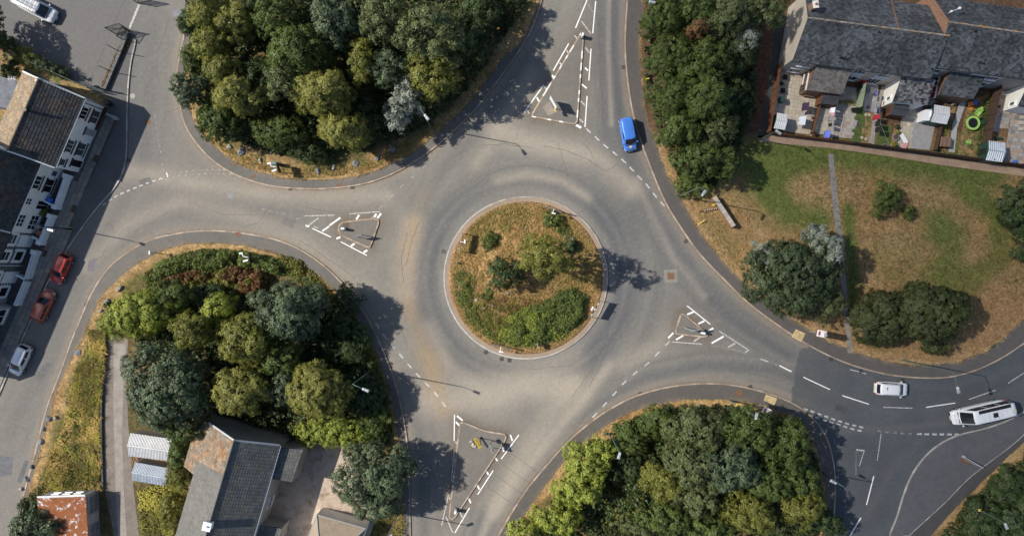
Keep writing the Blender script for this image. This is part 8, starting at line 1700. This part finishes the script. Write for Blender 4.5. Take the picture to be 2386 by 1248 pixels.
def swan(px, py, label, ang, cab=None):
    b = W(px, py, 0); root = empty('lit_sign', (0, 0, 0), label, 'sign', 'lit signs on the verges'); mb = MB(); mb.box((0, 0, 1.7), (1.3, .05, 1.0)); mb.build('board', M['metal_dark'], root)
    mb = MB(); mb.box((0, -.03, 1.7), (1.25, .01, .95)); mb.build('face', M['trim_white'], root)
    for s_ in (-.4, .4): mb = MB(); mb.tube((s_, .06, 0), (s_, .06, 2.3), .045, .045, 8); mb.build('post', M['metal_dark'], root)
    mb = MB(); mb.path([(0, .02, 2.2), (0, .02, 2.5), (-.2, -.5, 2.6), (-.55, -.55, 2.6)], .06, 6); mb.box((-.62, -.68, 2.6), (.16, .42, .1)); mb.box((.35, -.35, 2.45), (.18, .6, .12), .1); mb.build('sign_lamp', M['metal_white'], root)
    root.location = (b.x, b.y, .15); root.rotation_euler = (0, 0, ang)
swan(660, 396, 'lit sign with a zigzag lamp arm on the northern verge', R(-75)); swan(596, 600, 'lit sign with a zigzag lamp arm at the top of the south-west wood', R(-80))
mb = MB(); p = W(640, 380, 1.2); mb.box((p.x, p.y, .75), (.75, .40, 1.2), -.12); o = single('utility_cabinet', mb, M['metal_green'], 'grey-green utility cabinet above the lit sign on the northern verge', 'cabinet', loc=(p.x, p.y, .15), bevel=.03)
mb = MB(); p = W(367, 589, 0); mb.tube((p.x, p.y, .14), (p.x, p.y, 1.9), .05, .045, 8); mb.hull([(p.x - .12, p.y - .3, 1.8), (p.x + .12, p.y - .3, 1.8), (p.x + .14, p.y + .25, 1.8), (p.x - .14, p.y + .25, 1.8)], [(p.x - .08, p.y - .25, 1.95), (p.x + .08, p.y - .25, 1.95), (p.x + .1, p.y + .2, 1.95), (p.x - .1, p.y + .2, 1.95)]); single('short_lamp', mb, M['metal_grey'], 'short grey post with a drop-shaped head at the top left of the south-west verge', 'post', loc=(p.x, p.y, .14))
mb = MB(); a, b = gp((2243, 1062), .14), gp((2278, 1084), .14); mb.tube(a, b + up * .9, .06, .05, 8); mb.tube(a + Vector((.15, -.4, 0)), b + up * .75, .03, .03, 6); mb.tube(a, a + up * .3, .22, .18, 12); o = single('leaning_post', mb, M['metal_grey'], 'knocked-over grey post beside a patch of bare soil on the right-hand traffic island', 'post', loc=tuple(a)); patch([(2234, 1070), (2242, 1060), (2262, 1074), (2252, 1085)], (.13, .075, .045), z=KH + .008, name='bare_patch')
# seat wall, timber post and markers on the lawn corner
def lowwall(p, q_, label, w=.42, h=1.15):
    a, b = W(*p, h), W(*q_, h); d = (b - a); l = d.length; d.normalize(); ang = math.atan2(d.y, d.x); c = (a + b) / 2; root = empty('free_standing_wall', (c.x, c.y, .15), label, 'wall')
    n = int(l / .46)
    for r in range(3):
        for i in range(n):
            cc = a + d * (l * (i + .5) / n); mb = MB(); mb.box((0, 0, 0), (l / n - .02, w - (.02 if r < 2 else -.04), h / 3 - .02)); o = mb.build('block', M['slab_pink'] if r == 2 else M['brick_orange'], root, world_co=False); o.location = (cc.x - c.x, cc.y - c.y, h / 3 * (r + .5)); o.rotation_euler = (0, 0, ang)
lowwall((1664, 458), (1710, 527), 'long narrow pinkish wall standing on the lawn corner by the hedge bush')
mb = MB(); a, b = gp((1628, 493), .15), gp((1669, 486), .15); mb.slabq([a + up * .25 + Vector((0, -.1, 0)), a + up * .25 + Vector((0, .1, 0)), b + up * .3 + Vector((0, .08, 0)), b + up * .3 + Vector((0, -.08, 0))], .15); o = single('fallen_timber', mb, M['wood'], 'rusty brown timber with bolts lying beside the narrow wall', 'timber', loc=(a.x, a.y, .15))
for i in range(6): 
    p = a.lerp(b, .3 + .13 * i); mb = MB(); mb.disc((p.x, p.y, 0), .05, .50, 8, z0=.36); mb.build('bolt', M['metal_white'], o)
mb = MB(); p = gp((1658, 479), .15); mb.tube((p.x, p.y, .15), (p.x, p.y, .9), .05, .05, 8); mb.tube((p.x, p.y, .9), (p.x + .02, p.y, 1.1), .14, .10, 12); single('yellow_marker', mb, M['yellow'], 'yellow-topped marker post beside the narrow wall', 'marker', loc=(p.x, p.y, .15))
mb = MB(); a, b = gp((1626, 524), .17), gp((1639, 513), .17); mb.tube(a, b + up * .5, .045, .045, 6); single('yellow_stake', mb, M['yellow'], 'thin yellow stake in the lawn corner below the fallen timber', 'stake', loc=tuple(a))
mb = MB(); p = gp((1506, 188), .15); mb.box((p.x, p.y, .55), (.35, .12, .8)); single('yellow_marker', mb, M['yellow'], 'small yellow marker at the edge of the eastern belt', 'marker', loc=(p.x, p.y, .15))
# ------------------------------------------------------------------ boulders
def rock(px, py, r, label, grp, m='stone', sq=(1, .8, .7), name='boulder', z=.12):
    bm = bmesh.new(); n = 17; d = sph(n)
    for v in d:
        k = 1.12 - .3 * random.random(); bm.verts.new((v[0] * r * sq[0] * k, v[1] * r * sq[1] * k, max(-.2 * r, v[2] * r * sq[2] * k)))
    bmesh.ops.convex_hull(bm, input=bm.verts[:]); me = bpy.data.meshes.new(name); bm.to_mesh(me); bm.free(); me.materials.append(M[m]); o = bpy.data.objects.new(name, me); C.objects.link(o)
    x, y = G(px, py); o.location = (x, y, z + r * .1); o.rotation_euler = (0, 0, random.uniform(0, 6)); return tag(o, label, 'boulder', grp)
B1_ = 'boulders along the northern verge'; B2_ = 'boulders along the left street'
for px, py, r, m, lb in [(536, 343, .50, 'stone_tan', 'boulder furthest left on the northern verge'), (564, 355, .62, 'stone', 'broad boulder second from the left on the northern verge'), (607, 374, .42, 'stone_tan', 'small boulder left of the utility cabinet'), (740, 398, .56, 'stone', 'blue-grey boulder right of the lit sign on the northern verge'), (779, 391, .46, 'stone_tan', 'pale brown boulder between two grey ones on the northern verge'), (829, 382, .52, 'stone', 'grey boulder below the olive trees on the northern verge'), (880, 370, .42, 'stone', 'small boulder third from the right end of the northern verge row'), (915, 348, .52, 'stone', 'dark boulder at the right end of the northern verge row')]: rock(px, py, r, lb, B1_, m)
for px, py, r, m, lb in [(281, 671, .62, 'stone_tan', 'pale boulder at the top left of the south-west verge'), (252, 703, .55, 'stone', 'grey boulder just below the pale one on the south-west verge'), (236, 724, .40, 'stone_tan', 'half-hidden boulder under the broad willow'), (184, 820, .50, 'stone', 'dark boulder alone in the upper long grass'), (116, 974, .50, 'stone', 'left boulder of the close pair in the long grass'), (133, 972, .48, 'stone_tan', 'right boulder of the close pair in the long grass'), (105, 998, .40, 'stone', 'boulder just below the close pair'), (97, 1027, .48, 'stone', 'grey boulder at the grass edge, second below the pair'), (76, 1085, .42, 'stone', 'dark boulder low in the grass opposite the road patch'), (66, 1114, .44, 'stone', 'dark boulder third from the bottom of the left street row'), (52, 1138, .42, 'stone_tan', 'pale boulder second from the bottom of the left street row'), (48, 1168, .36, 'stone', 'small boulder beside the dark weeds'), (45, 1198, .38, 'stone_tan', 'lowest pale boulder of the left street row')]: rock(px, py, r, lb, B2_, m)
for px, py, r, m, lb in [(1148, 711, .32, 'stone', 'grey stone at the lower left of the central island'), (1098, 688, .26, 'stone_tan', 'pale stone near the left plants of the central island'), (1110, 698, .34, 'stone_tan', 'flat tan stone beside the left plants of the central island'), (1128, 716, .32, 'stone_tan', 'flat tan stone above the grey stone of the central island'), (1303, 537, .28, 'stone_tan', 'upper stone beside the top bush of the central island'), (1318, 551, .30, 'stone', 'stone between the top bush and the dark bush of the central island'), (1333, 559, .34, 'stone', 'pointed stone above the small dark bush of the central island'), (1225, 532, .20, 'stone_tan', 'small stone above the olive tree of the central island'), (1184, 683, .28, 'stone', 'stone under the sparse dark tree of the central island')]: rock(px, py, r, lb, 'stones on the central island', m, z=.14 + float(mound(np.array([G(px, py)[0]]), np.array([G(px, py)[1]]))[0]))
# fallen twigs and stakes in the long grass
for i, (a_, b_) in enumerate([((192, 804), (214, 806)), ((146, 920), (168, 938)), ((157, 944), (173, 938)), ((72, 1067), (96, 1058)), ((190, 1090), (212, 1078))]):
    mb = MB(); a, b = gp(a_, .5), gp(b_, .9); mb.tube(a, b, .035, .025, 6); single('fallen_stake', mb, M['bark'], ['upper dark stake lying by the lone dark boulder', 'long dark stake in the middle of the long grass', 'short dark stake beside the long one', 'dark stake at the road edge below the boulders', 'dark stake near the track edge of the long grass'][i], 'stake', 'stakes in the long grass', loc=tuple(a))
# litter and pebbles: small pale specks on the asphalt
mb = MB()
for i in range(150):
    px, py = random.uniform(350, 1900), random.uniform(60, 1240); x, y = G(px, py); s_ = random.uniform(.02, .06); mb.box((x, y, .004 + s_ * .3), (s_, s_ * .7, s_ * .6), random.uniform(0, 3))
tag(mb.build('road_litter', M['slab_cream']), 'tiny pale specks of litter and grit scattered on the asphalt', 'litter', kind='stuff')
